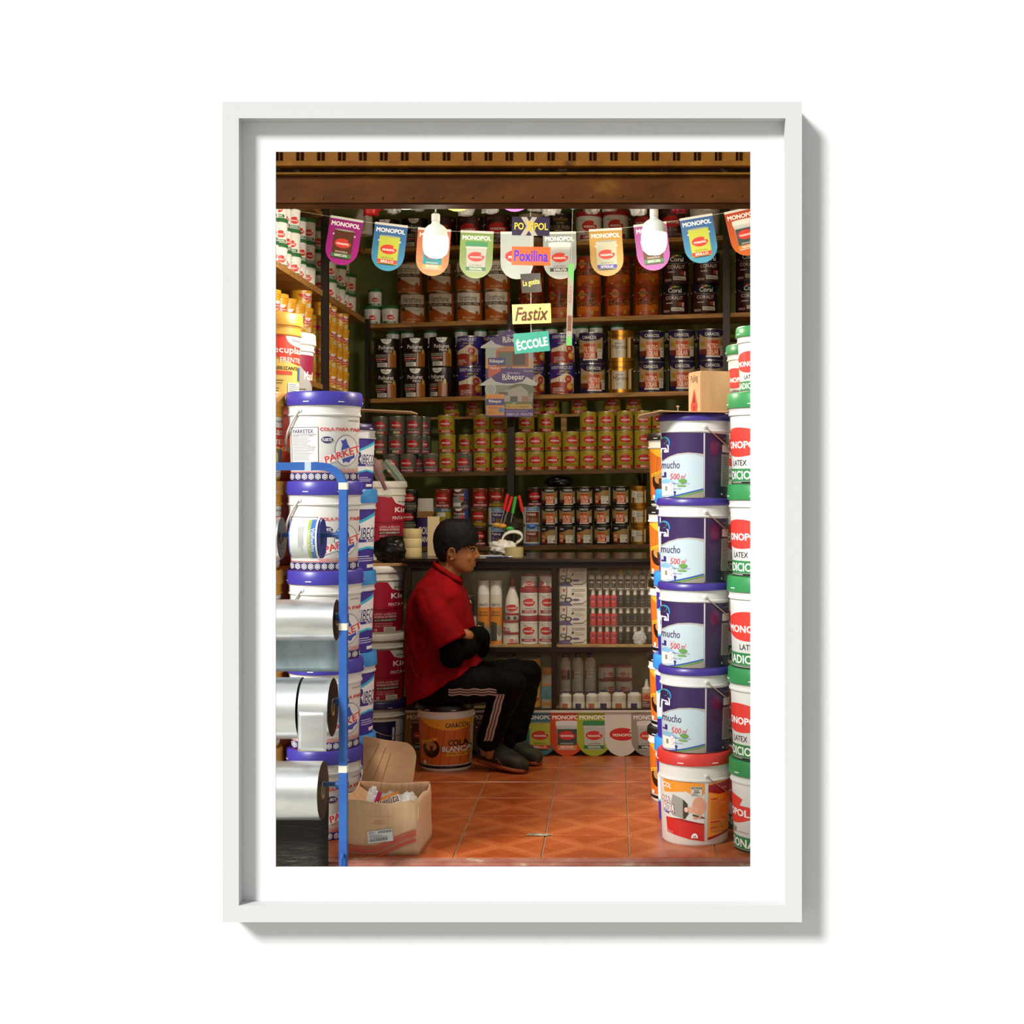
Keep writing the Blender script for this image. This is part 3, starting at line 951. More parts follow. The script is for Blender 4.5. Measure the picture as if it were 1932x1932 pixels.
def a_mucho():
    S = 1 / 161.0
    a = Art(0.35)
    PU, PD = '#33204f', '#2a1740'

    def X(x): return (x - 1310) * S
    def Y(y): return (926 - y) * S
    def pl(pts, c): a.poly([(X(x), Y(y)) for x, y in pts], c)
    pl([(1246, 801), (1324, 802), (1324, 924), (1246, 924)], '#b4c3c8')
    pl([(1246, 801), (1324, 802), (1324, 848), (1310, 843.5), (1296, 842), (1275, 844), (1258, 850), (1246, 858)], '#a9a59c')
    pl([(1246, 801), (1324, 802), (1324, 842), (1310, 840), (1296, 839), (1275, 841), (1258, 847), (1246, 855)], PU)
    pl([(1327, 802), (1374, 804), (1374, 925), (1327, 924)], PD)
    a.ell(X(1345), Y(830), 9 * S, 14 * S, '#54143f')
    pl([(1360, 824), (1374, 825), (1374, 839), (1360, 838)], '#cfcbc4'); pl([(1359, 842), (1374, 843), (1374, 905), (1358, 903)], '#9a958c')
    a.lines(X(1361), Y(901), X(1373), Y(845), 22, '#4a4050', 0.4).lines(X(1361), Y(922), X(1373), Y(906), 6, '#6a6070', 0.3)
    a.ell(X(1360), Y(918), 1.6 * S, 2.6 * S, '#e8e2d8', n=4).text('rinde mas', X(1368), Y(812), 14 * S, 3 * S, '#a79fb4', 0)
    a.ell(X(1252), Y(820), 9.5 * S, 12 * S, '#3b8fc0').ell(X(1249), Y(816), 7 * S, 6 * S, '#4f9a4a').ell(X(1251), Y(822), 8.5 * S, 11.5 * S, PU)
    a.text('ral', X(1252), Y(832), 14 * S, 12.5 * S, '#f4f2f4', 0.045).text('}', X(1257.5), Y(830), 4 * S, 13 * S, '#f4f2f4', 0.02)
    a.text('mucho', X(1262.5), Y(862), 34 * S, 14.5 * S, '#3a2450', 0.02, 0.12)
    pl([(1246, 883), (1250, 883), (1250, 876), (1254, 876), (1254, 886), (1246, 886)], '#3a2470')
    pl([(1246, 893), (1254, 888), (1268, 894), (1272, 899), (1246, 899)], '#7fb0c8'); pl([(1246, 898), (1268, 899), (1268, 918), (1246, 922)], '#e4e2d8'); pl([(1252, 903), (1256, 903), (1256, 912), (1252, 912)], '#8a8468')
    a.text('500', X(1270), Y(884.5), 18 * S, 11.5 * S, '#dd3a34', 0.02, 0.18).text('m', X(1285), Y(886), 7 * S, 6 * S, '#dd3a34', 0, 0.2).text('2', X(1290), Y(881.5), 2.6 * S, 4 * S, '#dd3a34', 0).text('pinta hasta', X(1265), Y(876), 10 * S, 2 * S, '#e8807a', 0)
    a.ell(X(1285), Y(893), 8 * S, 4 * S, '#5f8f3f').ell(X(1283), Y(902), 9 * S, 2 * S, '#6f9a4a')
    a.ell(X(1262.5), Y(898.5), 3 * S, 3.8 * S, '#d86a6a').ell(X(1262.5), Y(898.5), 2.3 * S, 3.1 * S, '#eef0f0').text('optima cobertura', X(1282), Y(898), 31 * S, 3.4 * S, '#55506a', 0)
    a.ell(X(1262.5), Y(908.5), 3 * S, 3.8 * S, '#d86a6a').ell(X(1262.5), Y(908.5), 2.3 * S, 3.1 * S, '#eef0f0').text('bajo olor', X(1275), Y(908), 16 * S, 3.4 * S, '#55506a', 0)
    pl([(1260, 924), (1324, 908), (1324, 912), (1282, 924)], '#5d8a44'); pl([(1255, 924), (1324, 907), (1324, 909.5), (1266, 924)], '#34449a'); pl([(1278, 925), (1324, 913), (1324, 925)], '#8d8474')
    a.rect(X(1269), Y(923), X(1271), Y(914), '#33307f').ell(X(1270), Y(914), 2.4 * S, 2 * S, '#33307f')
    return a


def a_masa():
    S = 1 / 187.0
    a = Art(0.35)
    OR, RE = '#e9932c', '#c92a24'

    def X(x): return (x - 1312) * S
    def Y(y): return (1600 - y) * S
    def pl(pts, c): a.poly([(X(x), Y(y)) for x, y in pts], c)
    pl([(1246, 1464), (1327, 1473), (1327, 1590), (1252, 1577)], '#d5d2c8')
    pl([(1246, 1464), (1327, 1473), (1327, 1494), (1305, 1497), (1290, 1489), (1270, 1492), (1248, 1496)], OR)
    pl([(1250, 1546), (1280, 1547), (1327, 1558), (1327, 1590), (1298, 1586), (1252, 1577)], RE)
    pl([(1250, 1546), (1280, 1545), (1327, 1554), (1327, 1558), (1280, 1549)], '#9a1a18')
    pl([(1264, 1497), (1284, 1505), (1284, 1545), (1262, 1540), (1262, 1520), (1260, 1516)], '#9a988e'); pl([(1284, 1505), (1293, 1514), (1295, 1534), (1288, 1545), (1283, 1545)], '#3f3b30')
    a.ell(X(1316), Y(1518), 14 * S, 19 * S, '#d79a7c'); a.ell(X(1300), Y(1526), 13 * S, 6.5 * S, '#e0a88c'); a.ell(X(1290), Y(1526), 4 * S, 5 * S, '#eebfae'); a.ell(X(1309), Y(1542), 5 * S, 3 * S, '#cf8f74'); a.ell(X(1319), Y(1541), 5 * S, 3.2 * S, '#cf8f74')
    pl([(1303, 1534), (1327, 1541), (1327, 1544), (1303, 1538)], '#3f3b30')
    a.text('COL', X(1254), Y(1481), 15 * S, 10 * S, WH, 0.05, 0, -8).text('ASA', X(1251), Y(1509), 15 * S, 10 * S, '#8a1a16', 0.08).text('ASA', X(1251), Y(1509), 14 * S, 8.5 * S, WH, 0.03)
    a.text('RIDA', X(1257), Y(1526), 21 * S, 17 * S, '#8a1a16', 0.08, 0, -4).text('RIDA', X(1257), Y(1526), 20 * S, 15 * S, WH, 0.04, 0, -4)
    pl([(1249, 1530), (1256, 1532), (1256, 1539), (1249, 1537)], '#5560a0')
    a.rect(X(1300), Y(1497), X(1322), Y(1478), '#cfc9ba').rect(X(1301), Y(1484), X(1321), Y(1479), '#4a4436').text('CARACOL', X(1311), Y(1481.5), 18 * S, 3.5 * S, '#d8d2c2', 0.03).text('MASA', X(1311), Y(1486.5), 9 * S, 2.6 * S, '#222').text('CORRIDA', X(1311), Y(1490), 13 * S, 2.6 * S, '#222').lines(X(1301), Y(1496.5), X(1315), Y(1492), 3, '#444', 0.3)
    a.text('ACRILICOS', X(1257), Y(1574), 14 * S, 4.5 * S, '#e8b0a8', 0.02, 0, -14)
    a.ell(X(1307), Y(1583), 7 * S, 10 * S, WH, 0, 180).text('18', X(1307), Y(1579), 5 * S, 4 * S, '#8a1a16').text('LITROS', X(1307), Y(1581.6), 10 * S, 1.8 * S, '#8a1a16', 0)
    pl([(1334, 1473), (1378, 1466), (1378, 1576), (1334, 1588)], '#dd8a28'); pl([(1334, 1476), (1378, 1470), (1378, 1494), (1356, 1496), (1334, 1490)], '#8f141c'); pl([(1334, 1582), (1378, 1573), (1378, 1577), (1334, 1588)], '#9a1a18')
    a.lines(X(1339), Y(1548), X(1372), Y(1508), 16, '#a8571a', 0.4, 2).lines(X(1339), Y(1574), X(1372), Y(1552), 8, '#a8571a', 0.4, 3)
    a.rect(X(1339), Y(1506.5), X(1353), Y(1503.5), '#b8301f').rect(X(1339), Y(1553), X(1358), Y(1550), '#b8301f').rect(X(1339), Y(1565), X(1352), Y(1562), '#b8301f').text('MASA', X(1366), Y(1484), 10 * S, 3.5 * S, '#e8c0b0', 0.02)
    return a


def a_tradicional():
    a = Art(0.4)
    a.rect(-0.47, 0.035, 0.47, 0.17, '#2f7d43').text('TRADICIONAL', 0.0, 0.1, 0.84, 0.09, WH, 0.04).rect(-0.47, 0.01, 0.47, 0.03, '#201a14').lines(-0.45, 0.013, 0.3, 0.027, 1, '#d5d0c4', 0.4)
    a.palette(0.0, 0.46, 0.36, 0.16, '#d93a30').text('MONOPOL', 0.0, 0.43, 0.6, 0.075, WH, 0.05)
    a.text('18', 0.385, 0.62, 0.03, 0.08, '#33302a', 0.0).text('LITROS', 0.385, 0.54, 0.03, 0.02, '#8a867c', 0)
    a.text('LATEX', 0.0, 0.235, 0.24, 0.06, '#2a2620', 0.015).text('ACRILICA', 0.22, 0.222, 0.14, 0.018, '#999', 0)
    return a


# ------------------------------------------------------------------ tins, tubs and buckets
KIND = {}


def can_kind(key, name, r, h, body, art, lidm=METAL, rim=True, S=None, ears=False, tub=False, taper=1.0, lid_c=None):
    mb = MB()
    bm_ = body if not isinstance(body, str) else mat(body, 0.3)
    r1 = r
    r0 = r * taper
    if tub:
        # plastic tub: tapered body, flange, screw lid
        mb.lathe([(r0 * 0.94, 0), (r0, h * 0.02), (r1 * 0.97, h * 0.74), (r1 * 1.0, h * 0.75), (r1 * 1.0, h * 0.79), (r1 * 0.95, h * 0.8), (r1 * 0.95, h * 0.85)], bm_, 28)
        lid = MB().lathe([(r1 * 1.0, h * 0.835), (r1 * 1.02, h * 0.84), (r1 * 1.02, h * 0.975), (r1 * 0.98, h), (r1 * 0.86, h), (r1 * 0.84, h * 0.985)], lid_c, 28)
        a_h = h * 0.74
        lr0, lr1 = r0, r1 * 0.97
    else:
        mb.lathe([(r * 1.012, 0.0), (r * 1.02, h * 0.006), (r * 1.02, h * 0.022), (r, h * 0.03)], lidm, 32, caps=False)
        mb.lathe([(r * 0.96, 0.001), (r * 0.97, h * 0.012), (r, h * 0.03), (r, h * 0.975), (r * 0.97, h * 0.985)], bm_, 32)
        lid = MB().lathe([(r * 1.0, h * 0.972), (r * 1.02, h * 0.976), (r * 1.02, h * 0.996), (r * 1.0, h), (r * 0.93, h), (r * 0.92, h * 0.985), (r * 0.8, h * 0.985), (r * 0.79, h * 0.994), (r * 0.0, h * 0.994)], lidm, 32, caps=False)
        a_h = h
        lr0 = lr1 = r
    lug = None
    if ears:
        lug = MB().lathe([(0.009, 0), (0.009, 0.004), (0.004, 0.007), (0, 0.0075)], METAL, 10).mesh('handle_lug')
    KIND[key] = (name, mb.mesh(name), lid.mesh('lid'), art.wrap('label', a_h, lr0, lr1, a_h) if art else None, r, h, lug)


GR, GH = 0.081, 0.188     # gallon tin
QR, QH = 0.0527, 0.118    # quart tin
can_kind('poliuret', 'paint_can', GR, GH, '#1d120d', a_poliuret(), mat('#3a332c', 0.35, 0.6), ears=True)
can_kind('varathane', 'paint_can', GR, GH, '#b3591a', a_varathane(), ears=True)
can_kind('martin', 'paint_can', GR, GH, '#9c3a10', a_martin(), mat('#b4642c', 0.3, 0.7, 'copper_tin'), ears=True)
can_kind('coralit', 'paint_can', GR, GH, '#3b1014', a_coralit(), mat('#2a2024', 0.3, 0.6), ears=True)
can_kind('ribeparquet', 'paint_can', GR * 1.02, GH, '#372b86', a_ribeparquet(), METAL, ears=True)
can_kind('filtro', 'paint_can', GR, GH, '#2a1e4e', a_filtro(), METAL, ears=True)
can_kind('marino', 'paint_can', GR, GH * 1.02, '#8a5a22', a_marino(), GOLD, ears=True)
can_kind('monobrown', 'paint_can', GR, GH, '#3b1512', a_mono('BARNIZ COPAL', '#3a1a14', 'MADERA', '#9a8a7c', 0.55, '#9a8a7c'), mat('#3a332c', 0.35, 0.6), ears=True)
can_kind('varablack', 'paint_can', GR, GH, '#14130f', Art(0.3).text('Varathane', 0, 0.78, 0.5, 0.13, '#c08a3c', 0.01, 0.2).text('NO ODOR', 0, 0.64, 0.25, 0.05, '#c9b89a').text('FLOOR FINISH', 0, 0.5, 0.72, 0.14, '#c9b89a', 0.02).lines(-0.2, 0.36, 0.2, 0.42, 1, '#c9b89a').text('GLOSS', 0, 0.93, 0.2, 0.04, '#c9b89a'), mat('#23211c', 0.35, 0.5), ears=True)
can_kind('varatan', 'paint_can', GR, GH, '#c9bda4', Art(0.3).text('Varathane', 0, 0.8, 0.62, 0.17, '#35241c', 0.01, 0.25).rect(-0.4, 0.2, 0.4, 0.4, '#4a3020'), METAL, ears=True)
can_kind('carpi', 'glue_tub', GR * 1.0, GH, '#d9d3c8', Art(0.4).rect(-0.45, 0.1, 0.45, 0.3, '#9c1f22').text('CARPICOLA', 0, 0.2, 0.56, 0.13, WH, 0.03).text('PEGAMENTO', 0.03, 0.38, 0.46, 0.08, '#333').logo(0, 0.68, 0.34, 0.24).lines(-0.4, 0.9, -0.1, 0.97, 2, '#777', 0.3), tub=True, taper=0.97, lid_c=mat('#a02024', 0.4))
NOTES = ['AZUL', 'CREMA', 'VINO', 'ROSADO', 'LADRILLO', 'CANARIO', 'LIMON']
for i in range(3):
    can_kind('monoyel%d' % i, 'paint_can', QR, QH, '#b5a233', a_mono('BRILLO', '#c01c1a', 'SINTETICA', '#3a3410', 0.55, WH, 0.34, 0.2, '#5f5520', note=(None, 'CREMA', 'VINO')[i], notec=(None, '#c8781e', '#1c1608')[i]))
can_kind('monoasf', 'paint_can', QR, QH, '#6a665c', a_mono('ASFALTICA', '#a3204c', 'ANTICORROSIVA', '#d5d0c4', 0.53, WH, 0.34, 0.2, '#b5b0a4'))
can_kind('monocolor', 'paint_can', QR, QH, '#6a665c', a_anticolor())
can_kind('monoblack', 'paint_can', QR, QH, '#1a1d1c', a_mono('ASFALTEX', '#8a8578', 'IMPERMEABILIZANTE', '#b5b0a4', 0.58, '#2a2622', 0.34, 0.2, '#8a8578'))
can_kind('madered', 'paint_can', QR, QH, '#8c2a16', a_mono('BARNIZ CRISTAL', '#a8305a', 'MADERA', '#e8dccc', 0.55, WH, 0.34, 0.2, '#c9a898'))
can_kind('maderbrown', 'paint_can', QR, QH, '#6d3a14', a_mono('POLIURETANO', '#b39a22', 'MADERA', '#e8dccc', 0.58, '#3a2a08', 0.34, 0.2, '#c9a878'))
can_kind('maderdark', 'paint_can', QR, QH, '#3c130e', a_mono('BARNIZ CRISTAL', '#94264e', 'MADERA', '#e8dccc', 0.55, WH, 0.34, 0.2, '#a98878'))
can_kind('karplast', 'paint_can', QR, QH, '#5c2015', a_karplast())
can_kind('polirex', 'paint_can', QR, QH, '#d5d0c4', a_polirex())
can_kind('poliulack', 'paint_can', QR, QH, '#d5d0c4', a_polirex('Poliulack', '#7d2a1a'))
can_kind('yelblue', 'paint_can', QR, QH, '#a89a2a', a_yelblue())
can_kind('filtroq', 'paint_can', QR, QH, '#1a161f', a_filtro('CEDRO', True))
can_kind('filtroside', 'paint_can', QR, QH, '#1a161f', a_filtro_side('CEDRO'))
can_kind('filtroside2', 'paint_can', QR, QH, '#1a161f', a_filtro_side('NOGAL'))
can_kind('marinoq', 'paint_can', QR, QH, '#8a5a22', a_marino().rect(-0.42, 0.4, -0.15, 0.72, '#e6e2d6').lines(-0.4, 0.44, -0.2, 0.68, 4, '#777', 0.3), GOLD)
can_kind('greentub', 'paint_tub', 0.054, 0.114, '#e6e6de', a_tub_green(), tub=True, taper=0.9, lid_c=mat('#2a6a3c', 0.4))
can_kind('greentubs', 'paint_tub', 0.043, 0.105, '#e6e6de', a_tub_green(), tub=True, taper=0.92, lid_c=mat('#2a6a3c', 0.4))
can_kind('recu', 'paint_tub', 0.056, 0.122, '#d99a1e', a_recuplast(), tub=True, taper=0.88, lid_c=mat('#dfa028', 0.4))


def place(key, loc, rotz, label, cat='paint can', group=None):
    name, body, lid, lab, r, h, lug = KIND[key]
    o = mobj(name, body, None, loc, (0, 0, rotz))
    tag(o, label, cat, group)
    mobj('lid', lid, o)
    if lab:
        mobj('label', lab, o)
    if lug:
        for s in (-1, 1):
            mobj('handle_lug', lug, o, (s * r * 0.985, 0, h * 0.72), (0, s * R(90), 0))
    return o


# 18-litre buckets
BK_ = {}


def bucket_kind(key, r, h, bodyc, lidc, art, lid_h=0.12, neck=0.12, bail='wire', bail_ang=40, side=1, drop=0.78, S=None, tape=None, recess=False, clips=True, taper=0.9):
    bodym = mat(bodyc, 0.42) if isinstance(bodyc, str) else bodyc
    lidm = mat(lidc, 0.35) if isinstance(lidc, str) else lidc
    h -= 0.0075
    zl = h * (1 - lid_h)
    zn = zl - h * neck
    r0 = r * taper
    rb = r * 0.965
    mb = MB()
    mb.lathe([(r0 * 0.96, 0), (r0 * 0.985, h * 0.012), (r0, h * 0.02), (rb, zn), (r * 1.005, zn + 0.001), (r * 1.01, zn + h * 0.02), (r * 0.985, zn + h * 0.025),
              (r * 0.985, zl - h * 0.02), (r * 1.0, zl - h * 0.018), (r * 1.0, zl)], bodym, 44)
    body = mb.mesh('body')
    lb = MB().lathe([(r * 1.0, zl), (r * 1.045, zl + 0.001), (r * 1.05, zl + 0.006), (r * 1.035, h - 0.006), (r * 1.0, h), (r * 0.93, h), (r * 0.92, h - 0.0008), (0, h - 0.0008)], lidm, 44, caps=False)
    if clips:
        wm = mat('#e8e6e0', 0.5)
        for ad in (-25, 28, -80, 85):
            t = R(ad)
            m4 = Matrix.Rotation(t, 4, 'Z') @ Matrix.Translation((0, -r * 1.047, zl + h * lid_h * 0.25))
            lb.box((-0.012, -0.0012, -0.0015), (0.012, 0.002, 0.0015), wm, m4)
    lid = lb.mesh('lid')
    lab = art.wrap('label', h, r0, rb + (rb - r0) * (h - zn) / zn, h, proj=True, seg=44) if art else None
    hb = None
    if bail:
        hb = MB()
        bm_ = WIRE if bail == 'wire' else mat('#dfe0da', 0.4)
        t0 = R(bail_ang)
        rr = r * 1.02
        zp = zn + h * 0.06
        pts = []
        n = 18
        # hangs down on one side: a half ring tilted against the body
        for i in range(n + 1):
            u = math.pi * i / n
            ax = Vector((math.sin(t0), -math.cos(t0), 0))      # pivot to pivot
            fr_ = Vector((math.cos(t0), math.sin(t0), 0)) * side      # side on which it hangs
            pts.append(ax * rr * math.cos(u) + fr_ * (rr * 1.03 * math.sin(u)) + Vector((0, 0, zp - drop * r * math.sin(u))))
        hb.tube(pts, 0.0022 if bail == 'wire' else 0.0045, bm_, 6)
        for s in (1, -1):
            ax = Vector((math.sin(t0), -math.cos(t0), 0)) * s
            q = ax.to_track_quat('Z', 'Y').to_matrix().to_4x4()
            hb.lathe([(0.009, 0), (0.009, 0.003), (0.004, 0.005), (0, 0.005)], bodym, 10, Matrix.Translation(ax * r * 0.985 + Vector((0, 0, zp))) @ q)
        hb = hb.mesh('handle')
    BK_[key] = (body, lid, lab, hb, r, h)


def bucket(key, loc, rotz, label, cat='bucket', group=None, nohandle=False):
    body, lid, lab, hb, r, h = BK_[key]
    o = thing('paint_bucket', loc, label, cat, group, rotz)
    b = mobj('body', body, o)
    mobj('lid', lid, o)
    if lab:
        mobj('label', lab, b)
    if hb and not nohandle:
        mobj('handle', hb, o)
    return o


BLUEWRAP = noise_mat('blue_plastic_wrap', '#2f7fc8', '#4a9cda', 9, 0.3, bump=0.3)
bucket_kind('parketex', 0.139, 0.345, '#dad8d2', '#3a3394', a_parketex(), 0.155, 0.115, 'plastic', -38, -1, 1.15)
bucket_kind('ribecola', 0.14, 0.337, '#d6d8da', BLUEWRAP, a_ribecola(), 0.17, 0.08, None, clips=False)
bucket_kind('ribetop', 0.14, 0.27, '#e6e8ea', '#2b1d4c', a_ribecola(), 0.1, 0.13, None)
bucket_kind('king', 0.138, 0.345, '#e4dfd4', '#e4dfd4', a_king(), 0.1, 0.12, None)
bucket_kind('navy', 0.138, 0.262, '#ddd8cc', '#2b1d4c', a_navy(), 0.14, 0.16, 'wire', -50)
bucket_kind('mucho', 0.135, 0.322, '#d2d2ce', '#3b2a80', a_mucho(), 0.085, 0.135, 'wire', 14, clips=False, taper=0.935)
bucket_kind('masa', 0.138, 0.35, '#dcd9d0', '#c8342c', a_masa(), 0.13, 0.17, 'wire', 14, taper=0.9)
bucket_kind('trad', 0.143, 0.342, '#dcdcd6', '#2f8347', a_tradicional(), 0.17, 0.08, None, clips=True, taper=0.9)
bucket_kind('tradsmall', 0.118, 0.25, '#dcdcd6', '#2f8347', a_tradicional(), 0.16, 0.09, None)
bucket_kind('tradwhite', 0.12, 0.335, '#ecece6', '#e6e4dc', a_tradicional(), 0.15, 0.1, None)
bucket_kind('cola', 0.134, 0.318, '#eee8da', '#17130f', a_cola(), 0.1, 0.11, None)
bucket_kind('recu18', 0.139, 0.345, '#e2a63c', '#e2a63c', a_recuplast_big(), 0.155, 0.115, None)
bucket_kind('grey18', 0.139, 0.3, '#dcdad4', '#dcdad4', Art(0.4).rect(-0.42, 0.0, 0.42, 0.68, '#9b9a98').poly([(-0.1, 0.68), (0.4, 0.68), (0.4, 0.2)], '#7d1538').text('Masilla', 0.3, 0.38, 0.3, 0.12, WH, 0.03).lines(0.0, 0.02, 0.3, 0.2, 4, '#4a4a4a', 0.4), 0.17, 0.1, None)
bucket_kind('plainred', 0.13, 0.345, '#8a2a1c', '#b3521e', Art(0.4).rect(-0.4, 0.1, 0.4, 0.5, '#b3401c').text('Sikacryl', 0.1, 0.38, 0.4, 0.08, '#f0c87a', 0.02), 0.12, 0.1, None)

# ------------------------------------------------------------------ bucket stacks at the shop front
def stack(keys, X, Y, labels, rots=None, group=None, z0=0.0, jit=0.004):
    z = z0
    for i, k in enumerate(keys):
        rz = rots[i] if rots else 0
        b = bucket(k, (X + random.uniform(-jit, jit), Y + random.uniform(-jit, jit), z), R(rz), labels[i], 'bucket', group)
        z += BK_[k][5] + 0.0002
    return z


LEV = ['lowest', 'second from floor', 'third from floor', 'fourth from floor', 'topmost']
WOB = 11.5   # the stacks at the left are turned towards the lens
stack(['parketex'] * 5, -1.106, 5.41, ['white glue bucket with blue lid, %s in its stack behind the blue rack' % s for s in LEV], [16, 14, 11, 8, 9], 'blue-lidded glue buckets at the left')
stack(['ribecola'] * 4 + ['ribetop'], -1.11, 5.74, ['white and purple bucket with blue-wrapped lid, %s, stacked behind the glue buckets' % s for s in LEV[:4]] + ['white and purple bucket with dark lid topping the blue-wrapped stack'], [38, 40, 36, 33, 38], 'purple and white buckets at the left')
stack(['navy', 'king', 'king'], -1.185, 7.1, ['white bucket with navy label and dark lid under the crimson buckets', 'crimson-labelled paint bucket resting on the navy-labelled bucket', 'crimson-labelled paint bucket under the black bag'], [4, 2, 0], 'crimson buckets beside the counter')
stack(['king'] * 4, -1.235, 7.45, ['crimson-labelled bucket of the rear stack, lowest one', 'crimson-labelled bucket of the rear stack, second from floor', 'crimson-labelled bucket of the rear stack, third from floor', 'crimson-labelled bucket with white lid topping the rear stack behind the black bag'], [6, 6, 2, 6], 'crimson buckets of the rear stack')
stack(['recu18'] * 5, -1.402, 5.37, ['yellow plaster bucket cut off at the left edge, %s of the stack' % s for s in LEV], [36, 30, 34, 38, 30], 'yellow buckets at the left edge')
stack(['plainred'] * 5, -1.41, 5.72, ['dark red bucket half hidden behind the yellow stack, %s' % s for s in LEV], [40, 42, 38, 40, 41], 'dark red buckets behind the yellow stack')
bucket('recu18', (-1.408, 5.72, 5 * 0.3377 + 0.0003), R(33), 'yellow bucket with red label standing above the topmost dark red bucket', 'bucket')
stack(['plainred'] * 5, -1.42, 6.05, ['dark red bucket of the hindmost left stack, %s' % s for s in LEV], [40, 42, 38, 40, 41], 'dark red buckets of the hindmost left stack')
bucket('grey18', (-1.425, 6.05, 5 * 0.3377 + 0.0003), R(40), 'grey and white bucket with wine triangle behind the upper yellow bucket', 'bucket')

stack(['masa', 'mucho', 'mucho', 'mucho', 'mucho'], 0.309, 5.33, ['white bucket with red lid and trowel picture at the stack foot', 'purple and white bucket standing on the red-lidded bucket', 'purple and white bucket, second above the red-lidded one', 'purple and white bucket, third above the red-lidded one', 'purple and white bucket right under the cardboard sheet'], [0, 0, -1, 1, -2], 'purple and white buckets at the right')
stack(['trad'] * 5, 0.573, 5.2, ['white bucket with green lid at the right edge, %s of the stack' % s for s in LEV], [-86, -58, -38, -56, -58], 'green-lidded buckets at the right edge')
bucket('tradsmall', (0.575, 5.2, 5 * 0.3347 + 0.0003), R(-46), 'small white bucket with green lid on top of the right-edge stack', 'bucket')
stack(['tradwhite'] * 5, 0.557, 5.53, ['white-lidded white bucket behind the green-lidded stack, %s' % s for s in LEV], [-30, -50, -20, -40, -60], 'white-lidded buckets at the right')
bucket('tradsmall', (0.565, 5.53, 5 * 0.3277 + 0.0003), R(-60), 'small white bucket standing behind the topmost green-lidded bucket', 'bucket')
stack(['cola'] * 5, 0.285, 6.0, ['orange-labelled glue bucket with black lid behind the purple stack, %s' % s for s in LEV], [-28, -30, -26, -28, -24], 'orange glue buckets at the right')
stack(['ribecola'] * 4, 0.31, 5.665, ['blue-wrapped bucket squeezed behind the purple stack, %s' % s for s in LEV[:4]], [-60, -60, -60, -60], 'blue-wrapped buckets at the right')

# cardboard sheet and carton on the purple stack
zt = 0.3427 + 4 * 0.3147 + 0.0015
me = MB().prism([(-0.2, -0.012), (-0.12, 0.004), (0.0, 0.0), (0.125, 0.0), (0.125, 0.003), (0.0, 0.003), (-0.12, 0.007), (-0.2, -0.009)], -0.16, 0.15, CARD).mesh('cardboard_sheet')
fixn(me)
cs = mobj('cardboard_sheet', me, None, (0.295, 5.34, zt + 0.001))
tag(cs, 'brown cardboard sheet lying on the top purple bucket', 'cardboard')


def kraft_box(name, loc, w, d, h, rotz, label, art=None, art2=None):
    o = thing(name, loc, label, 'box', None, rotz)
    b = boxpart('body', (-w / 2, -d / 2, 0), (w / 2, d / 2, h), CARD, o, 0.003)
    MBt = MB().box((-w / 2 + 0.002, -0.025, h), (w / 2 - 0.002, 0.025, h + 0.0008), mat('#c9ae84', 0.25)).build('tape', o)
    if art:
        p = mobj('print', art.flat('print', 1.0), o, (0, -d / 2, 0))
    if art2:
        p = mobj('side_print', art2.flat('side_print', 1.0), o, (-w / 2, 0, 0), (0, 0, R(-90)))
    return o


ar = Art(0.7)
ar2 = Art(0.7).text('Pulling', 0.0, 0.128, 0.07, 0.036, '#2a2016', 0.0, 0.1, 5)
ar.poly([(-0.002, 0.095), (-0.035, 0.03), (-0.03, 0.0), (0.026, 0.0), (0.033, 0.028)], '#a8341f').poly([(-0.002, 0.07), (-0.012, 0.04), (0.008, 0.04)], '#4a1a10').text('3D', 0, 0.02, 0.02, 0.012, '#4a1a10')
kb = kraft_box('carton', (PX(1358, 5.36), 5.36, zt + 0.005), 0.122, 0.122, 0.158, R(19), 'closed brown carton with red diamond mark on the cardboard sheet', None, ar)
mobj('handwriting', ar2.flat('handwriting', 1.0), kb, (-0.061, 0, 0), (0, 0, R(-90)))
kb.location.x = 0.366
kb.location.y = 5.37
sc = thing('screw', (PX(1279, 5.3), 5.3, zt + 0.01), 'small metal screw standing on the cardboard sheet', 'screw')
MB().lathe([(0.006, 0.016), (0.007, 0.02), (0.0, 0.022)], METAL, 12).build('head', sc)
MB().lathe([(0.0025, 0.0), (0.0025, 0.016)], METAL, 8).build('shank', sc)

# ------------------------------------------------------------------ left foreground: blue rack with rolls
BLUE = noise_mat('blue_enamel', '#2a539a', '#3564a8', 6, 0.35, bump=0.02)
YR = 4.83
rk = thing('roll_rack', (PX(648, YR), YR, -0.16), 'blue steel rack holding rolls at the left edge', 'rack')
ro = Vector(rk.location)
xp = PX(648, YR)
hw = 8 / F * YR
ztop = PZ(880, YR)


def sqtube(name, pts, w, m, parent):
    mb = MB()
    pts = [Vector(p) for p in pts]
    n = len(pts)
    vs_, fs = [], []
    for i, p in enumerate(pts):
        d = (pts[min(i + 1, n - 1)] - pts[max(i - 1, 0)]).normalized()
        yv = Vector((0, 1, 0))
        xv = yv.cross(d).normalized()
        for a, b in ((-1, -1), (1, -1), (1, 1), (-1, 1)):
            vs_.append(p + xv * w * a + yv * w * b)
    for j in range(n - 1):
        for k in range(4):
            k2 = (k + 1) % 4
            fs.append((j * 4 + k, j * 4 + k2, (j + 1) * 4 + k2, (j + 1) * 4 + k))
    fs += [(3, 2, 1, 0), tuple((n - 1) * 4 + k for k in range(4))]
    mb.add(vs_, fs, m)
    me = mb.mesh(name)
    fixn(me)
    return mobj(name, me, parent)


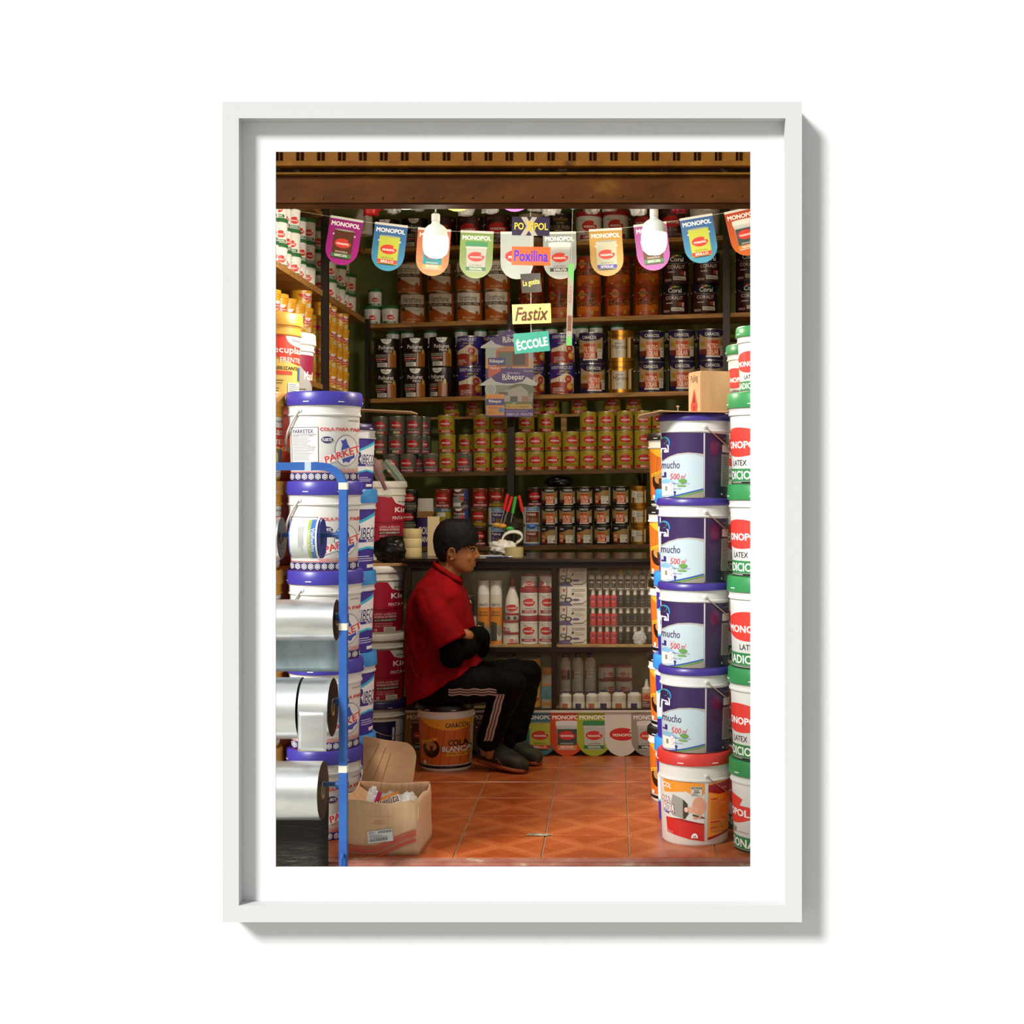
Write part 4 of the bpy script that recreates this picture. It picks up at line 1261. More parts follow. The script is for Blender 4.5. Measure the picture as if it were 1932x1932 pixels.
rad = 0.075
pts = [(0, 0, 0), (0, 0, ztop - ro.z - rad)]
for i in range(1, 9):
    t = R(90 * i / 8)
    pts.append((-rad + rad * math.cos(t), 0, ztop - ro.z - rad + rad * math.sin(t)))
pts.append((-0.5, 0, ztop - ro.z))
sqtube('upright', pts, 0.0135, BLUE, rk)
MB().box((-0.024, -0.12, 0), (0.024, 0.2, 0.02), BLUE).build('foot', rk)
for py in (917, 1182, 1450):
    z = PZ(py, YR) - ro.z
    boxpart('tape_band', (-0.0145, -0.0145, z - 0.012), (0.0145, 0.0145, z + 0.012), mat('#d5d2c0', 0.6), rk)
boxpart('tape_band', (-0.13, -0.0145, ztop - ro.z - 0.0145), (-0.108, 0.0145, ztop - ro.z + 0.0145), mat('#aebccd', 0.6), rk)
MB().tube([(0.002, -0.018, PZ(1608, YR) - ro.z), (0.0, -0.03, PZ(1615, YR) - ro.z), (-0.006, -0.022, -0.02)], 0.005, BLUE, 8).build('stay', rk)
RODM = mat('#2f4f80', 0.4, 0.2, 'blue_rod')
for py, xr in ((1010, 0.5), (1165, 0.5), (1325, 0.5), (1483, 0.5)):
    z = PZ(py, YR) - ro.z
    rd = MB().tube([(-0.55, 0.03, z), (0.012, 0.03, z)], 0.0085, RODM, 12).build('rod', rk)
    MB().tube([(-0.03, 0.02, z), (0.0, 0.02, z)], 0.014, RODM, 12).build('clamp', rd)

FOIL = noise_mat('aluminium_foil', '#d3d8d8', '#e6e9e8', 4, 0.3, 0.88, stretch=(1.5, 6, 6), bump=0.05)
FOILB = noise_mat('bitumen_black', '#15120d', '#2a241b', 18, 0.35, stretch=(1, 1, 7), c3='#6d6656', bump=0.5)
FOILG = noise_mat('grey_foil_back', '#7e8c90', '#9fb0b4', 7, 0.4, 0.5, bump=0.15)
CORE = mat('#b59a70', 0.8, 0, 'paper_core')


def foil_roll(name, pyc, r, x0, x1, label, tailz=None, tailm=None, endm=None, corer=0.028, tailx=None, yc=None):
    yc = YR + 0.03 if yc is None else yc
    zr = PZ(pyc, YR)
    # the roll hangs on the rod by its core
    zc = zr - corer + 0.0085
    o = thing(name, (x1, yc, zc), label, 'roll', 'foil rolls on the blue rack')
    L = x1 - x0
    mt_ = Matrix.Rotation(R(-90), 4, 'Y')
    MB().lathe([(r, 0), (r, L)], FOIL, 48, mt_, caps=False).build('foil', o)
    seg = 48
    for xe in (0.0, -L):
        mb = MB()
        vs_ = []
        for rr in (r, corer):
            for i in range(seg):
                a = 2 * math.pi * i / seg
                vs_.append((xe, rr * math.cos(a), rr * math.sin(a)))
        mb.add(vs_, [(i, (i + 1) % seg, seg + (i + 1) % seg, seg + i) for i in range(seg)], endm or FOILB)
        mb.build('wound_end', o)
    MB().lathe([(corer, -0.002), (corer, L), (corer - 0.004, L), (corer - 0.004, -0.002)], CORE, 24, mt_, caps=False).build('core', o)
    if tailz is not None:
        tx0, tx1 = tailx or (x0, x1)
        z1 = tailz - zc

        def fn(u, v):
            return Vector((tx0 - x1 + (tx1 - tx0) * u, r + 0.001 - 0.006 * math.sin(v * 3) - 0.004 * math.sin(u * 5 + v * 4), z1 * v))
        me = MB().grid(fn, 10, 10, tailm or FOIL).mesh('loose_sheet')
        ob = mobj('loose_sheet', me, o)
        md = ob.modifiers.new('thickness', 'SOLIDIFY'); md.thickness = 0.0015
    return o


xl = -1.42
foil_roll('foil_roll', 1165, 39 / F * YR, xl, PX(632, YR), 'silver foil roll with grey sheet hanging, second from rack top', PZ(1269, 4.9), FOILG, corer=0.02)
foil_roll('foil_roll', 1325, 58 / F * YR, xl, PX(566, YR), 'wide silver foil roll left of the narrow one', None, corer=0.033)
foil_roll('foil_roll', 1325, 55 / F * YR, PX(570, YR), PX(625, YR), 'narrow silver foil roll with loose end beside the wide one', None, corer=0.03)
foil_roll('foil_roll', 1483, 55 / F * YR, xl, PX(606, YR), 'big silver foil roll with black sheet hanging, lowest on rack', -0.15, FOILB, corer=0.03)
foil_roll('foil_roll', 1010, 40 / F * YR, xl, PX(528, YR), 'silver foil roll cut off by the frame at rack top', None, corer=0.02)
# narrow roll's loose end hanging in front
me = MB().grid(lambda u, v: Vector((PX(571, YR) + (PX(624, YR) - PX(571, YR)) * u, YR + 0.03 - 55 / F * YR - 0.002 - 0.002 * math.sin(u * 3.1), PZ(1325, YR) - 0.02 - 0.135 * v)), 8, 8, FOIL).mesh('loose_end')
le = mobj('loose_end', me)
nr = [o for o in bpy.data.objects if o.get('label', '').startswith('narrow silver foil')][0]
le.parent = nr
le.matrix_parent_inverse = Matrix.Translation(-Vector(nr.location))
md = le.modifiers.new('thickness', 'SOLIDIFY'); md.thickness = 0.0015

# transparent-wrapped tape roll with blue label
vr = 38 / F * YR
vt = thing('tape_roll', (PX(604, YR), YR + 0.03, PZ(1010, YR) - 0.012), 'white and blue wrapped adhesive tape roll on the top rod', 'roll')
x0 = PX(551, YR) - PX(604, YR)
mt_ = Matrix.Rotation(R(-90), 4, 'Y')
MB().lathe([(vr, 0.004), (vr, -x0)], mat('#d9dcd8', 0.25), 40, mt_, caps=False).build('wrap', vt)
mb = MB()
for xe, cc in ((0.0, '#2a3d8a'), (x0, '#3560b8')):
    mb = MB()
    vs_ = []
    for rr, xx in ((vr, xe), (vr * 0.98, xe + (0.004 if xe == 0 else -0.004)), (0.022, xe)):
        for i in range(40):
            a = 2 * math.pi * i / 40
            vs_.append((xx, rr * math.cos(a), rr * math.sin(a)))
    mb.add(vs_, [(k * 40 + i, k * 40 + (i + 1) % 40, (k + 1) * 40 + (i + 1) % 40, (k + 1) * 40 + i) for k in range(2) for i in range(40)], mat(cc, 0.3), True)
    mb.build('end_disc', vt)
av = Art(0.35)
av.rect(-0.09, -0.0065, 0.09, 0.0085, '#3f6fb8').rect(-0.09, -0.017, 0.09, -0.0065, '#9fb04a').text('Viaflexfita', 0.0, 0.001, 0.085, 0.012, WH, 0.02).text('VEDATUDO', 0.0, -0.012, 0.07, 0.006, WH, 0.02).lines(-0.05, -0.05, 0.05, -0.03, 5, '#a9aaa6', 0.3)


def vfn(u, v, o):
    t = -u / vr - 0.05
    rr = vr + 0.0008 + o
    return (x0 * 0.2 + v, -rr * math.cos(t), rr * math.sin(t))


me = av.mesh('label', 1.0, vfn, lambda u, v: (0, -math.cos(-u / vr), math.sin(-u / vr)), [i * 0.01 for i in range(-12, 13)], 0.00008)
mobj('label', me, vt)

# ------------------------------------------------------------------ open carton with rubbish, cardboard flap
bw, bd, bh = 0.268, 0.245, 0.205
cb = thing('open_carton', (PX(722, 5.09), 5.09 + bd / 2, 0.0), 'open worn carton with red stripes at the doorstep', 'box', None, R(-2))
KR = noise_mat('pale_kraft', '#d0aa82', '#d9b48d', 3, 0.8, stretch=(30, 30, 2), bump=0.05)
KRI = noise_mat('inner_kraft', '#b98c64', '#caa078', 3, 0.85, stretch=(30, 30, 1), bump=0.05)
t = 0.004


def wobble(name, a, b, mtl, parent, amp=0.006, seed=0):
    rnd = random.Random(seed)
    ph = [rnd.uniform(0, 6) for _ in range(4)]
    a, b = Vector(a), Vector(b)

    def fn(u, v):
        p = Vector((a.x + (b.x - a.x) * u, a.y + (b.y - a.y) * u, a.z + (b.z - a.z) * v))
        top = v ** 3
        p.z += top * amp * 1.2 * math.sin(u * 7 + ph[0])
        nrm = Vector((b.y - a.y, -(b.x - a.x), 0)).normalized()
        p += nrm * (amp * 0.9 * top * math.sin(u * 5 + ph[1]) + 0.0015 * math.sin(v * 9 + ph[2]))
        return p
    me = MB().grid(fn, 14, 10, mtl).mesh(name)
    ob = mobj(name, me, parent)
    md = ob.modifiers.new('thickness', 'SOLIDIFY'); md.thickness = t; md.offset = 0
    return ob


wobble('front_panel', (-bw / 2, -bd / 2, 0), (bw / 2, -bd / 2, bh - 0.012), KR, cb, 0.006, 1)
wobble('side_panel', (bw / 2, -bd / 2, 0), (bw / 2 + 0.006, bd / 2, bh), KR, cb, 0.006, 2)
wobble('side_panel', (-bw / 2, bd / 2, 0), (-bw / 2, -bd / 2, bh), KR, cb, 0.006, 3)
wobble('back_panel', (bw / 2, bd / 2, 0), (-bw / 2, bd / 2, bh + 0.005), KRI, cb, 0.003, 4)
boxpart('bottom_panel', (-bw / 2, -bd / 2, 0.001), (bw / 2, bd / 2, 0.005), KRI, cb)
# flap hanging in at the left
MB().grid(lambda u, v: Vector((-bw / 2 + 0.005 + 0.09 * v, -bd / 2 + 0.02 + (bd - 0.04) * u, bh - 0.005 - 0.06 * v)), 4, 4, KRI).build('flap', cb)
S = 1 / 146.0 * bw * 1.02
cp = Art(0.7)


def cX(x): return (x - 722) * S
def cY(y): return (1613 - y) * S


def wave(y0, y1, c, x0=657, x1=790):
    xs = [x0 + (x1 - x0) * i / 14 for i in range(15)]
    def f(x):
        t_ = (x - 657) / 133
        return 12 * math.sin(t_ * 3.0 + 0.25) * (1 - t_) - 26 * max(0, t_ - 0.45) ** 0.8 * 1.6
    cp.put([(cX(x), cY(y0 + f(x))) for x in xs] + [(cX(x), cY(y1 + f(x))) for x in xs], [(15 + i, 16 + i, i + 1, i) for i in range(14)], c)


wave(1588, 1591, '#cf5a44'); wave(1593, 1600, '#cf5a44'); wave(1602, 1604, '#d8725c'); wave(1606, 1612, '#cf5a44', 690)
cp.text('ETIQUETA', cX(717), cY(1548), 17 * S, 3 * S, '#c05a48', 0.01).text('DE EMBARQUE', cX(717), cY(1552.5), 24 * S, 3 * S, '#c05a48', 0.01)
for i in range(16):
    cp.rect(cX(693 + i * 3.1), cY(1538.5), cX(694.6 + i * 3.1), cY(1537.8), '#c0705a')
pan = [(695, 1568), (743, 1561), (746, 1584.5), (697, 1591)]
cp.poly([(cX(x), cY(y)) for x, y in reversed(pan)], '#dfe2e0').text('09621', cX(704.5), cY(1570), 13.5 * S, 4.5 * S, '#222', 0.02, 0, 8)
for i in range(9):
    cp.poly([(cX(716 + i * 3), cY(1571 - i * 0.4)), (cX(717.6 + i * 3), cY(1571 - i * 0.4)), (cX(717.6 + i * 3), cY(1566 - i * 0.4)), (cX(716 + i * 3), cY(1566 - i * 0.4))], '#555')
for i in range(18):
    cp.poly([(cX(699 + i * 2), cY(1588 - i * 0.27)), (cX(699.5 + i * 2 + (i % 3) * 0.4), cY(1588 - i * 0.27)), (cX(699.5 + i * 2 + (i % 3) * 0.4), cY(1582.5 - i * 0.27)), (cX(699 + i * 2), cY(1582.5 - i * 0.27))], '#444')
cp.lines(cX(699), cY(1581), cX(738), cY(1573), 4, '#8a8a88', 0.3)
mobj('print', cp.flat('print', 1.0, y=-bd / 2 - 0.0062, off=0.00006), cb)


def crumple(name, loc, sx, sy, sz, m, label, cat, seed, amp=0.3, parent=None, freq=3.0, sub=4):
    from mathutils import noise as mn
    bm = bmesh.new()
    bmesh.ops.create_icosphere(bm, subdivisions=sub, radius=1.0)
    off = Vector((seed * 3.7, seed * 1.3, seed * 2.1))
    for v in bm.verts:
        n = v.co.normalized()
        d = mn.noise(n * freq + off) * amp + abs(mn.noise(n * freq * 2.3 + off)) * amp * 0.7 - abs(mn.noise(n * freq * 4.6 + off)) * amp * 0.5
        c = n * (1 + d)
        v.co = Vector((c.x * sx, c.y * sy, max(c.z, -0.92) * sz))
    me = bpy.data.meshes.new(name)
    bm.to_mesh(me); bm.free()
    me.materials.append(m)
    me.polygons.foreach_set('use_smooth', [True] * len(me.polygons))
    zmin = min(v.co.z for v in me.vertices)
    for v in me.vertices:
        v.co.z -= zmin
    o = mobj(name, me, parent, loc)
    if label:
        tag(o, label, cat)
    return o


CLEAR = glass_mat('clear_plastic', '#eeeee8', 0.4, 0.15)
cbx, cby = cb.location.x, cb.location.y
crumple('crumpled_bag', (cbx + 0.01, cby + 0.0, 0.006), 0.095, 0.08, 0.098, CLEAR, 'clear crumpled plastic bag with orange lettering in the open carton', 'bag', 3, 0.22)
gb = [o for o in bpy.data.objects if o.get('label', '').startswith('clear crumpled plastic bag with')][0]
pa = Art(0.3)
pa.text('Perlita', 0, 0, 0.085, 0.034, '#f4ead8', 0.09, 0.15, 20).text('Perlita', 0, 0, 0.08, 0.03, '#5a3a2a', 0.03, 0.15, 20).poly([(-0.04, 0.005), (0.035, 0.035), (0.04, 0.025), (-0.035, -0.005)], '#d9822a')
mobj('lettering', pa.flat('lettering', 1.0), gb, (0.0, -0.07, 0.178), (R(-25), 0, 0))
crumple('crumpled_bag', (cbx + 0.075, cby - 0.02, 0.1), 0.04, 0.06, 0.052, mat('#d8d8d0', 0.35), 'white crumpled plastic bag at the right inside the open carton', 'bag', 5, 0.28)
cr = crumple('crumpled_paper', (cbx - 0.05, cby - 0.035, 0.13), 0.022, 0.03, 0.05, mat('#e0ddd8', 0.6), 'white crumpled wrapper with magenta stripe in the open carton', 'wrapper', 8, 0.25)
MB().box((-0.004, -0.037, 0.02), (0.012, -0.03, 0.09), mat('#b01e5a', 0.5), Matrix.Rotation(R(18), 4, 'Y')).build('stripe', cr)

# rounded cardboard leaning behind the carton
yb = 5.42
fl = []
xa, xb_ = PX(686, yb), PX(786, yb)
zt_ = PZ(1388, yb)
out = [(xa, 0.0), (PX(768, yb), 0.0), (xb_, PZ(1430, yb))]
cx_, cz_, rr = xb_ - 0.055, PZ(1405, yb) - 0.05, 0.055
for i in range(9):
    a = R(0 + 85 * i / 8)
    out.append((cx_ + rr * math.cos(a), cz_ + rr * math.sin(a) * 1.1))
out += [(PX(728, yb), PZ(1396, yb)), (xa, zt_)]
cbm = MB().prism([(x - xa, z) for x, z in out], 0, 0.005, noise_mat('tan_cardboard', '#b58a62', '#c79c72', 4, 0.85, stretch=(1, 1, 3), bump=0.06)).mesh('cardboard_flap')
fixn(cbm)
cf = mobj('cardboard_flap', cbm, None, (xa, yb - 0.03, 0.001), (R(-4), 0, 0))
tag(cf, 'rounded brown cardboard piece leaning behind the open carton', 'cardboard')
cre = mat('#9c7048', 0.85)
for (x0_, z0_, x1_, z1_) in ((705, 1470, 728, 1410), (722, 1470, 738, 1420), (690, 1455, 716, 1402)):
    MB().tube([Vector((PX(x0_, yb) - xa, -0.0005, PZ(z0_, yb))), Vector((PX(x1_, yb) - xa, -0.0005, PZ(z1_, yb)))], 0.0012, cre, 5).build('crease', cf)

# chip out of the floor
crumple('chipped_patch', P(1017, 1576, 5.365) + Vector((0, 0, 0)), 0.045, 0.012, 0.004, noise_mat('chipped_cement', '#5a4a38', '#a89c86', 30, 0.9), 'small grey crumbled patch on the tile joint near the doorstep', 'debris', 2, 0.35)
[o for o in bpy.data.objects if o.name.startswith('chipped_patch')][0].location.z = 0.0

# ------------------------------------------------------------------ back shelving
YB = 8.6
SY = 0.115          # the shelving runs a little askew: nearer at the right
RL = 0.017          # and its boards rise a little to the right
NB = math.sqrt(1 + SY * SY)
EXB = Vector((1 / NB, -SY / NB, 0))
EYB = Vector((SY / NB, 1 / NB, 0))


def bpos(px, d, z):
    """spot at picture column px, d behind the shelf front; z: board height at the origin"""
    k = (px - VX) / F
    # (s*ex.x + d*ey.x) = k * (YB + s*ex.y + d*ey.y)
    s_ = (k * (YB + d * EYB.y) - d * EYB.x) / (EXB.x - k * EXB.y)
    q = Vector((0, YB, 0)) + EXB * s_ + EYB * d
    return Vector((q.x, q.y, z + RL * s_)), s_


def zrow(py):
    return EYE + (VY - py) / F * YB


ZA, ZB_, ZC, ZD, ZE = zrow(452), zrow(597), zrow(741), zrow(885), zrow(1027.5)
BM = Matrix.Translation((0, YB, 0)) @ Matrix(((EXB.x, EYB.x, 0, 0), (EXB.y, EYB.y, 0, 0), (RL, 0, 1, 0), (0, 0, 0, 1)))
su = thing('shelving', (0, YB, 0), 'tall wooden board shelving with dark steel posts along the back wall', 'shelf')


def bbox(name, a, b, m, skew=True):
    mtx = Matrix(((EXB.x, EYB.x, 0, 0), (EXB.y, EYB.y, 0, 0), (RL if skew else 0, 0, 1, 0), (0, 0, 0, 1)))
    return MB().box(a, b, m, mtx).build(name, su)


SL, SR = -1.56, 1.05
for nm, z in (('A', ZA), ('B', ZB_), ('C', ZC), ('D', ZD), ('E', ZE)):
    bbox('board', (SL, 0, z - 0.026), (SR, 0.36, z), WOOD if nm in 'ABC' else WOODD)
zD0 = zrow(776)
bbox('rear_board', (SL, 0.21, zD0 - 0.016), (SR, 0.36, zD0), WOOD)
zC0 = zrow(636)
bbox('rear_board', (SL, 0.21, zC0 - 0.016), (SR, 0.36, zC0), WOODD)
bbox('base_board', (SL, 0, 0.02), (SR, 0.36, 0.05), WOODD)


def bpost(px, z0, z1, w=0.02, d=0.0, m=STEELD):
    _, s_ = bpos(px, 0, 0)
    bbox('post', (s_ - w, d - 0.045, z0), (s_ + w, d - 0.005, z1), m, False)


bpost(966, 0.0, zrow(590), 0.02)
bpost(1371, 0.0, 3.38, 0.021)
bpost(696, 0.0, ZB_, 0.012)
_, s_ = bpos(1062, 0.2, 0)
bbox('rear_post', (s_ - 0.018, 0.24, zrow(885)), (s_ + 0.018, 0.27, zrow(776)), WOOD, False)
_, s_ = bpos(1045, 0.2, 0)
for s0, s1, zz0, zz1 in ((s_ + 0.62, s_ + 0.52, ZE, ZD - 0.026), (s_ + 0.56, s_ + 0.56, ZE, ZD - 0.026)):
    MB().tube([Vector((0, 0, 0)) + EXB * s0 + EYB * 0.345 + Vector((0, 0, zz0)), EXB * s1 + EYB * 0.345 + Vector((0, 0, zz1))], 0.012, STEELD, 8).build('brace', su)


def shelfrow(key, pxs, z, desc, d=None, lev=0, rots=None, cat='paint can', group=None, zoff=0.0, jit=6, start=0, from_=' from left'):
    r, h = KIND[key if isinstance(key, str) else key[0]][4:6]
    dd = (r + 0.025) if d is None else d
    for i, px in enumerate(pxs):
        k = key if isinstance(key, str) else key[i % len(key)]
        q, s_ = bpos(px, dd, z)
        q.z += lev * (h + 0.0012) + zoff
        rz = (rots[i] if rots else random.uniform(-jit, jit)) - math.degrees(math.atan2(SY, 1)) * 0 - 0
        lab = desc if '%s' not in desc else desc % ORD[start + i]
        place(k, q, R(rz), lab, cat, group)


# ---- board A (top)
shelfrow('poliuret', (729, 783), ZA, 'black floor-varnish can, %s from left on the top shelf', group='cans on the top shelf')
shelfrow('monobrown', (836, 887.5, 939), ZA, 'dark brown can with red oval, %s from left on the top shelf', group='cans on the top shelf')
shelfrow('varatan', (1003,), ZA, 'beige can with script lettering on the top shelf behind the purple sign', group='cans on the top shelf')
shelfrow('varablack', (1056,), ZA, 'black floor-finish can on the top shelf beside the white tubs', group='cans on the top shelf')
shelfrow('carpi', (1111, 1162), ZA, 'white glue tub with red lid, %s from left on the top shelf', cat='tub', group='tubs on the top shelf')
shelfrow('monobrown', (1214, 1268), ZA, 'dark brown can behind the right bulb, %s from left of the pair', group='cans on the top shelf')
q, _ = bpos(1330, 0.11, ZA)
bucket_kind('whitepail', 0.094, 0.225, '#cfc8bc', '#8a2a24', Art(0.4).lines(-0.2, 0.3, 0.3, 0.6, 6, '#8a857a', 0.3).rect(-0.4, 0.02, 0.4, 0.1, '#7d2a22'), 0.12, 0.12, None, clips=False)
bucket('whitepail', q, 0, 'white pail with red lid at the right of the top shelf', 'bucket')
q, _ = bpos(1402, 0.11, ZA)
bucket('whitepail', q, R(40), 'white pail right of the steel post on the top shelf', 'bucket')

# ---- board B
shelfrow('varathane', (779, 833, 886, 939), ZB_, 'orange and white varnish can, %s from left, lower row under the bunting', group='orange and white varnish cans', rots=(4, -3, -4, -8))
shelfrow('varathane', (774, 829, 884, 938), ZB_, 'orange and white varnish can, %s from left, upper row behind the bunting', lev=1, group='orange and white varnish cans', rots=(-6, 2, 3, -6))
shelfrow('martin', (1004, 1057, 1112, 1165, 1219), ZB_, 'orange can with black lettering, %s from left, lower row beside dark cans', group='orange cans', rots=(14, -12, -10, 12, 8))
shelfrow('martin', (1003, 1057, 1112, 1165, 1220), ZB_, 'orange can with black lettering, %s from left, upper row beside dark cans', lev=1, group='orange cans', rots=(8, 4, -10, 10, 6))
shelfrow('coralit', (1273, 1329), ZB_, 'dark burgundy can, %s from left, lower row below the bunting', group='dark burgundy cans', rots=(-2, 4))
shelfrow('coralit', (1275, 1333), ZB_, 'dark burgundy can, %s from left, upper row behind the bunting', lev=1, group='dark burgundy cans', rots=(2, 10))
shelfrow('coralit', (1413,), ZB_, 'dark burgundy can right of the steel post, lower one', group='dark burgundy cans')
shelfrow('coralit', (1413,), ZB_, 'dark burgundy can right of the steel post, upper one', lev=1, group='dark burgundy cans')

# ---- board C
shelfrow('poliuret', (731, 785, 836), ZC, 'black floor-varnish can, %s from left in the lower row of its shelf', group='black floor-varnish cans', rots=(2, 3, -22))
shelfrow('poliuret', (730, 783, 835), ZC, 'black floor-varnish can, %s from left in the upper row of its shelf', lev=1, group='black floor-varnish cans', rots=(6, 8, 2))
shelfrow('ribeparquet', (888, 941, 1003, 1061), ZC, 'purple and red parquet can, %s from left in the lower row', group='purple and red parquet cans', rots=(2, -8, 18, 0))
shelfrow('ribeparquet', (887.5, 940, 1003, 1061), ZC, 'purple and red parquet can, %s from left in the upper row', lev=1, group='purple and red parquet cans', rots=(-18, -20, 18, 6))
shelfrow('filtro', (1117,), ZC, 'navy can with orange square left of the gold cans, lower one', group='navy cans with orange squares', rots=(10,))
shelfrow('filtro', (1117,), ZC, 'navy can with orange square left of the gold cans, upper one', lev=1, group='navy cans with orange squares', rots=(-12,))
shelfrow('marino', (1172,), ZC, 'gold-banded varnish can, lower one of the two', group='gold-banded cans', rots=(-4,))
shelfrow('marino', (1172,), ZC, 'gold-banded varnish can, upper one of the two', lev=1, group='gold-banded cans', rots=(-8,))
shelfrow('filtro', (1230, 1287, 1342), ZC, 'navy can with orange square, %s right of the gold cans, lower row', group='navy cans with orange squares', rots=(-6, 0, 4))
shelfrow('filtro', (1229, 1286, 1341), ZC, 'navy can with orange square, %s right of the gold cans, upper row', lev=1, group='navy cans with orange squares', rots=(2, -2, 4))
shelfrow('greentubs', (741, 769, 812, 870, 906, 950), zC0, 'white tub with green lid peeking over the black cans, %s from left', d=0.285, cat='tub', group='tubs on the rear board', rots=[20] * 6)
shelfrow('greentubs', (1014, 1040, 1075, 1098, 1125, 1165), zC0, 'white tub peeking over the middle shelf right of the centre post, %s from left', d=0.285, cat='tub', group='tubs on the rear board', rots=[20] * 6)
q, _ = bpos(1280, 0.28, zC0)
gbx = boxpart('green_box', (-0.13, -0.05, 0), (0.13, 0.05, 0.035), mat('#7d9a62', 0.5), None, 0.003)
gbx.location = q + Vector((0, 0, 0.0175 + 0.001)); tag(gbx, 'flat pale green box above the navy cans', 'box')

# ---- rear board above D: red-banded cans whose feet show
shelfrow('monoyel0', (852, 895, 985, 1012, 1040, 1093, 1156, 1196), zD0, 'yellow can showing only its red band under a shelf, %s from left', d=0.285, group='yellow cans on the rear board')

# ---- board D: quart cans in three rows
GY = 'grey primer cans'
YL = 'yellow enamel cans'
shelfrow(('monocolor', 'monoasf', 'monoasf'), (738, 770, 813), ZD, 'grey can with red oval, %s from left in the bottom row of the yellow shelf', group=GY, d=0.08)
shelfrow(('monocolor', 'monocolor', 'monoasf'), (716, 748, 781), ZD, 'grey can with red oval, %s from left in the middle row of the yellow shelf', lev=1, group=GY, d=0.08)
shelfrow(('monocolor', 'monocolor', 'monoasf'), (718, 749, 782), ZD, 'grey can with red oval, %s from left in the top row of the yellow shelf', lev=2, group=GY, d=0.08)
shelfrow(('monoasf',), (798,), ZD, 'grey can half hidden behind the grey middle row', lev=1, group=GY, d=0.21)
shelfrow(('monoasf',), (798,), ZD, 'grey can half hidden behind the grey top row', lev=2, group=GY, d=0.21)
shelfrow(('monoasf',), (790,), ZD, 'grey can half hidden behind the grey bottom row', group=GY, d=0.21)
YK = ('monoyel0', 'monoyel2', 'monoyel1', 'monoyel0')
shelfrow(('monoyel0',), (844,), ZD, 'yellow can with red oval between the grey cans, bottom row', group=YL, d=0.08)
shelfrow(('monoasf',), (876,), ZD, 'grey can with red oval between yellow cans, bottom row', group=GY, d=0.08)
shelfrow(('monoyel0', 'monoyel2'), (909, 943), ZD, 'yellow can with red oval, %s right of the lone grey can, bottom row', group=YL, d=0.08)
shelfrow(('monoyel0', 'monoyel0', 'monoyel2'), (844, 909, 942), ZD, 'yellow can with red oval, %s from left, middle row left of the post', lev=1, group=YL, d=0.08)
shelfrow(('monoyel0',), (880,), ZD, 'yellow can standing back between neighbours in the middle row', lev=1, group=YL, d=0.21)
shelfrow(('monoyel0',), (878,), ZD, 'yellow can standing back between neighbours in the bottom row', group=YL, d=0.21)
shelfrow(('monoyel0', 'monoyel0', 'monoyel0'), (842, 909, 941), ZD, 'yellow can with red oval, %s from left, top row left of the post', lev=2, group=YL, d=0.08)
shelfrow(('monoyel0', 'monoyel0'), (862, 868), ZD, 'yellow can behind the top row left of the post, %s one', lev=2, group=YL, d=0.205) if False else None
xsr = (978, 1011, 1044, 1077, 1110, 1144, 1179, 1213, 1247)
shelfrow(YK, xsr, ZD, 'yellow can with red oval, %s right of the centre post, bottom row', group=YL, d=0.08, rots=(10, 4, -4, -2, 8, 4, 6, 10, 12))
shelfrow(('monoyel0', 'monoyel0', 'monoyel1', 'monoyel2'), xsr, ZD, 'yellow can with red oval, %s right of the centre post, middle row', lev=1, group=YL, d=0.08, rots=(10, 0, 14, 16, 12, 2, 8, 18, 12))
shelfrow(('monoyel1', 'monoyel1', 'monoyel2', 'monoyel0'), xsr[4:8], ZD, 'yellow can with red oval, %s from left in the right-hand top row', lev=2, group=YL, d=0.08, rots=(14, 4, 4, 2))
shelfrow(('monoyel0',), (1247,), ZD, 'yellow can at the right end of the top row beside the purple stack', lev=2, group=YL, d=0.08)
shelfrow(('monoyel0', 'monoyel0'), (993, 1030), ZD, 'yellow can standing back in the top row right of the post, %s from left', lev=2, group=YL, d=0.21)
shelfrow(('monoyel0', 'monoyel0'), (993, 1030), ZD, 'yellow can standing back in the middle row right of the post, %s from left', lev=1, group=YL, d=0.21)
shelfrow(('monoyel0', 'monoyel0'), (993, 1030), ZD, 'yellow can standing back in the bottom row right of the post, %s from left', group=YL, d=0.21)

# ---- board E: quart cans in three rows
MX = 'mixed small cans above the counter'
E1 = 'above the counter'
shelfrow(('monoblack',), (772,), ZE, 'black can with red oval above the counter left, bottom row', group=MX, d=0.08)
shelfrow(('monoblack',), (771,), ZE, 'black can with red oval above the counter left, middle row', lev=1, group=MX, d=0.08)
shelfrow(('monoblack',), (773,), ZE, 'black can with red oval above the counter left, top row', lev=2, group=MX, d=0.08)
shelfrow(('yelblue',), (836,), ZE, 'yellow and blue can above the counter, bottom row behind the head', group=MX, d=0.08)
shelfrow(('yelblue',), (836,), ZE, 'yellow and blue can above the head, middle row', lev=1, group=MX, d=0.08)
shelfrow(('madered',), (836,), ZE, 'red-brown can with pink band above the yellow and blue can', lev=2, group=MX, d=0.08)
shelfrow(('karplast',), (870,), ZE, 'brown and blue can with white arc, bottom row behind the head', group=MX, d=0.08)
shelfrow(('karplast',), (870,), ZE, 'brown and blue can with white arc, middle row', lev=1, group=MX, d=0.08)
shelfrow(('karplast',), (869,), ZE, 'brown and blue can with white arc, top row', lev=2, group=MX, d=0.08)
shelfrow(('maderdark',), (903,), ZE, 'dark red can with pink band beside the head, bottom row', group=MX, d=0.08)
shelfrow(('maderbrown',), (903,), ZE, 'light brown can with yellow band, middle row', lev=1, group=MX, d=0.08)
shelfrow(('madered',), (906,), ZE, 'red-brown can with pink band, top row beside the brown can', lev=2, group=MX, d=0.1)
shelfrow(('polirex',), (937,), ZE, 'white and violet can left of the post, bottom row', group=MX, d=0.08)
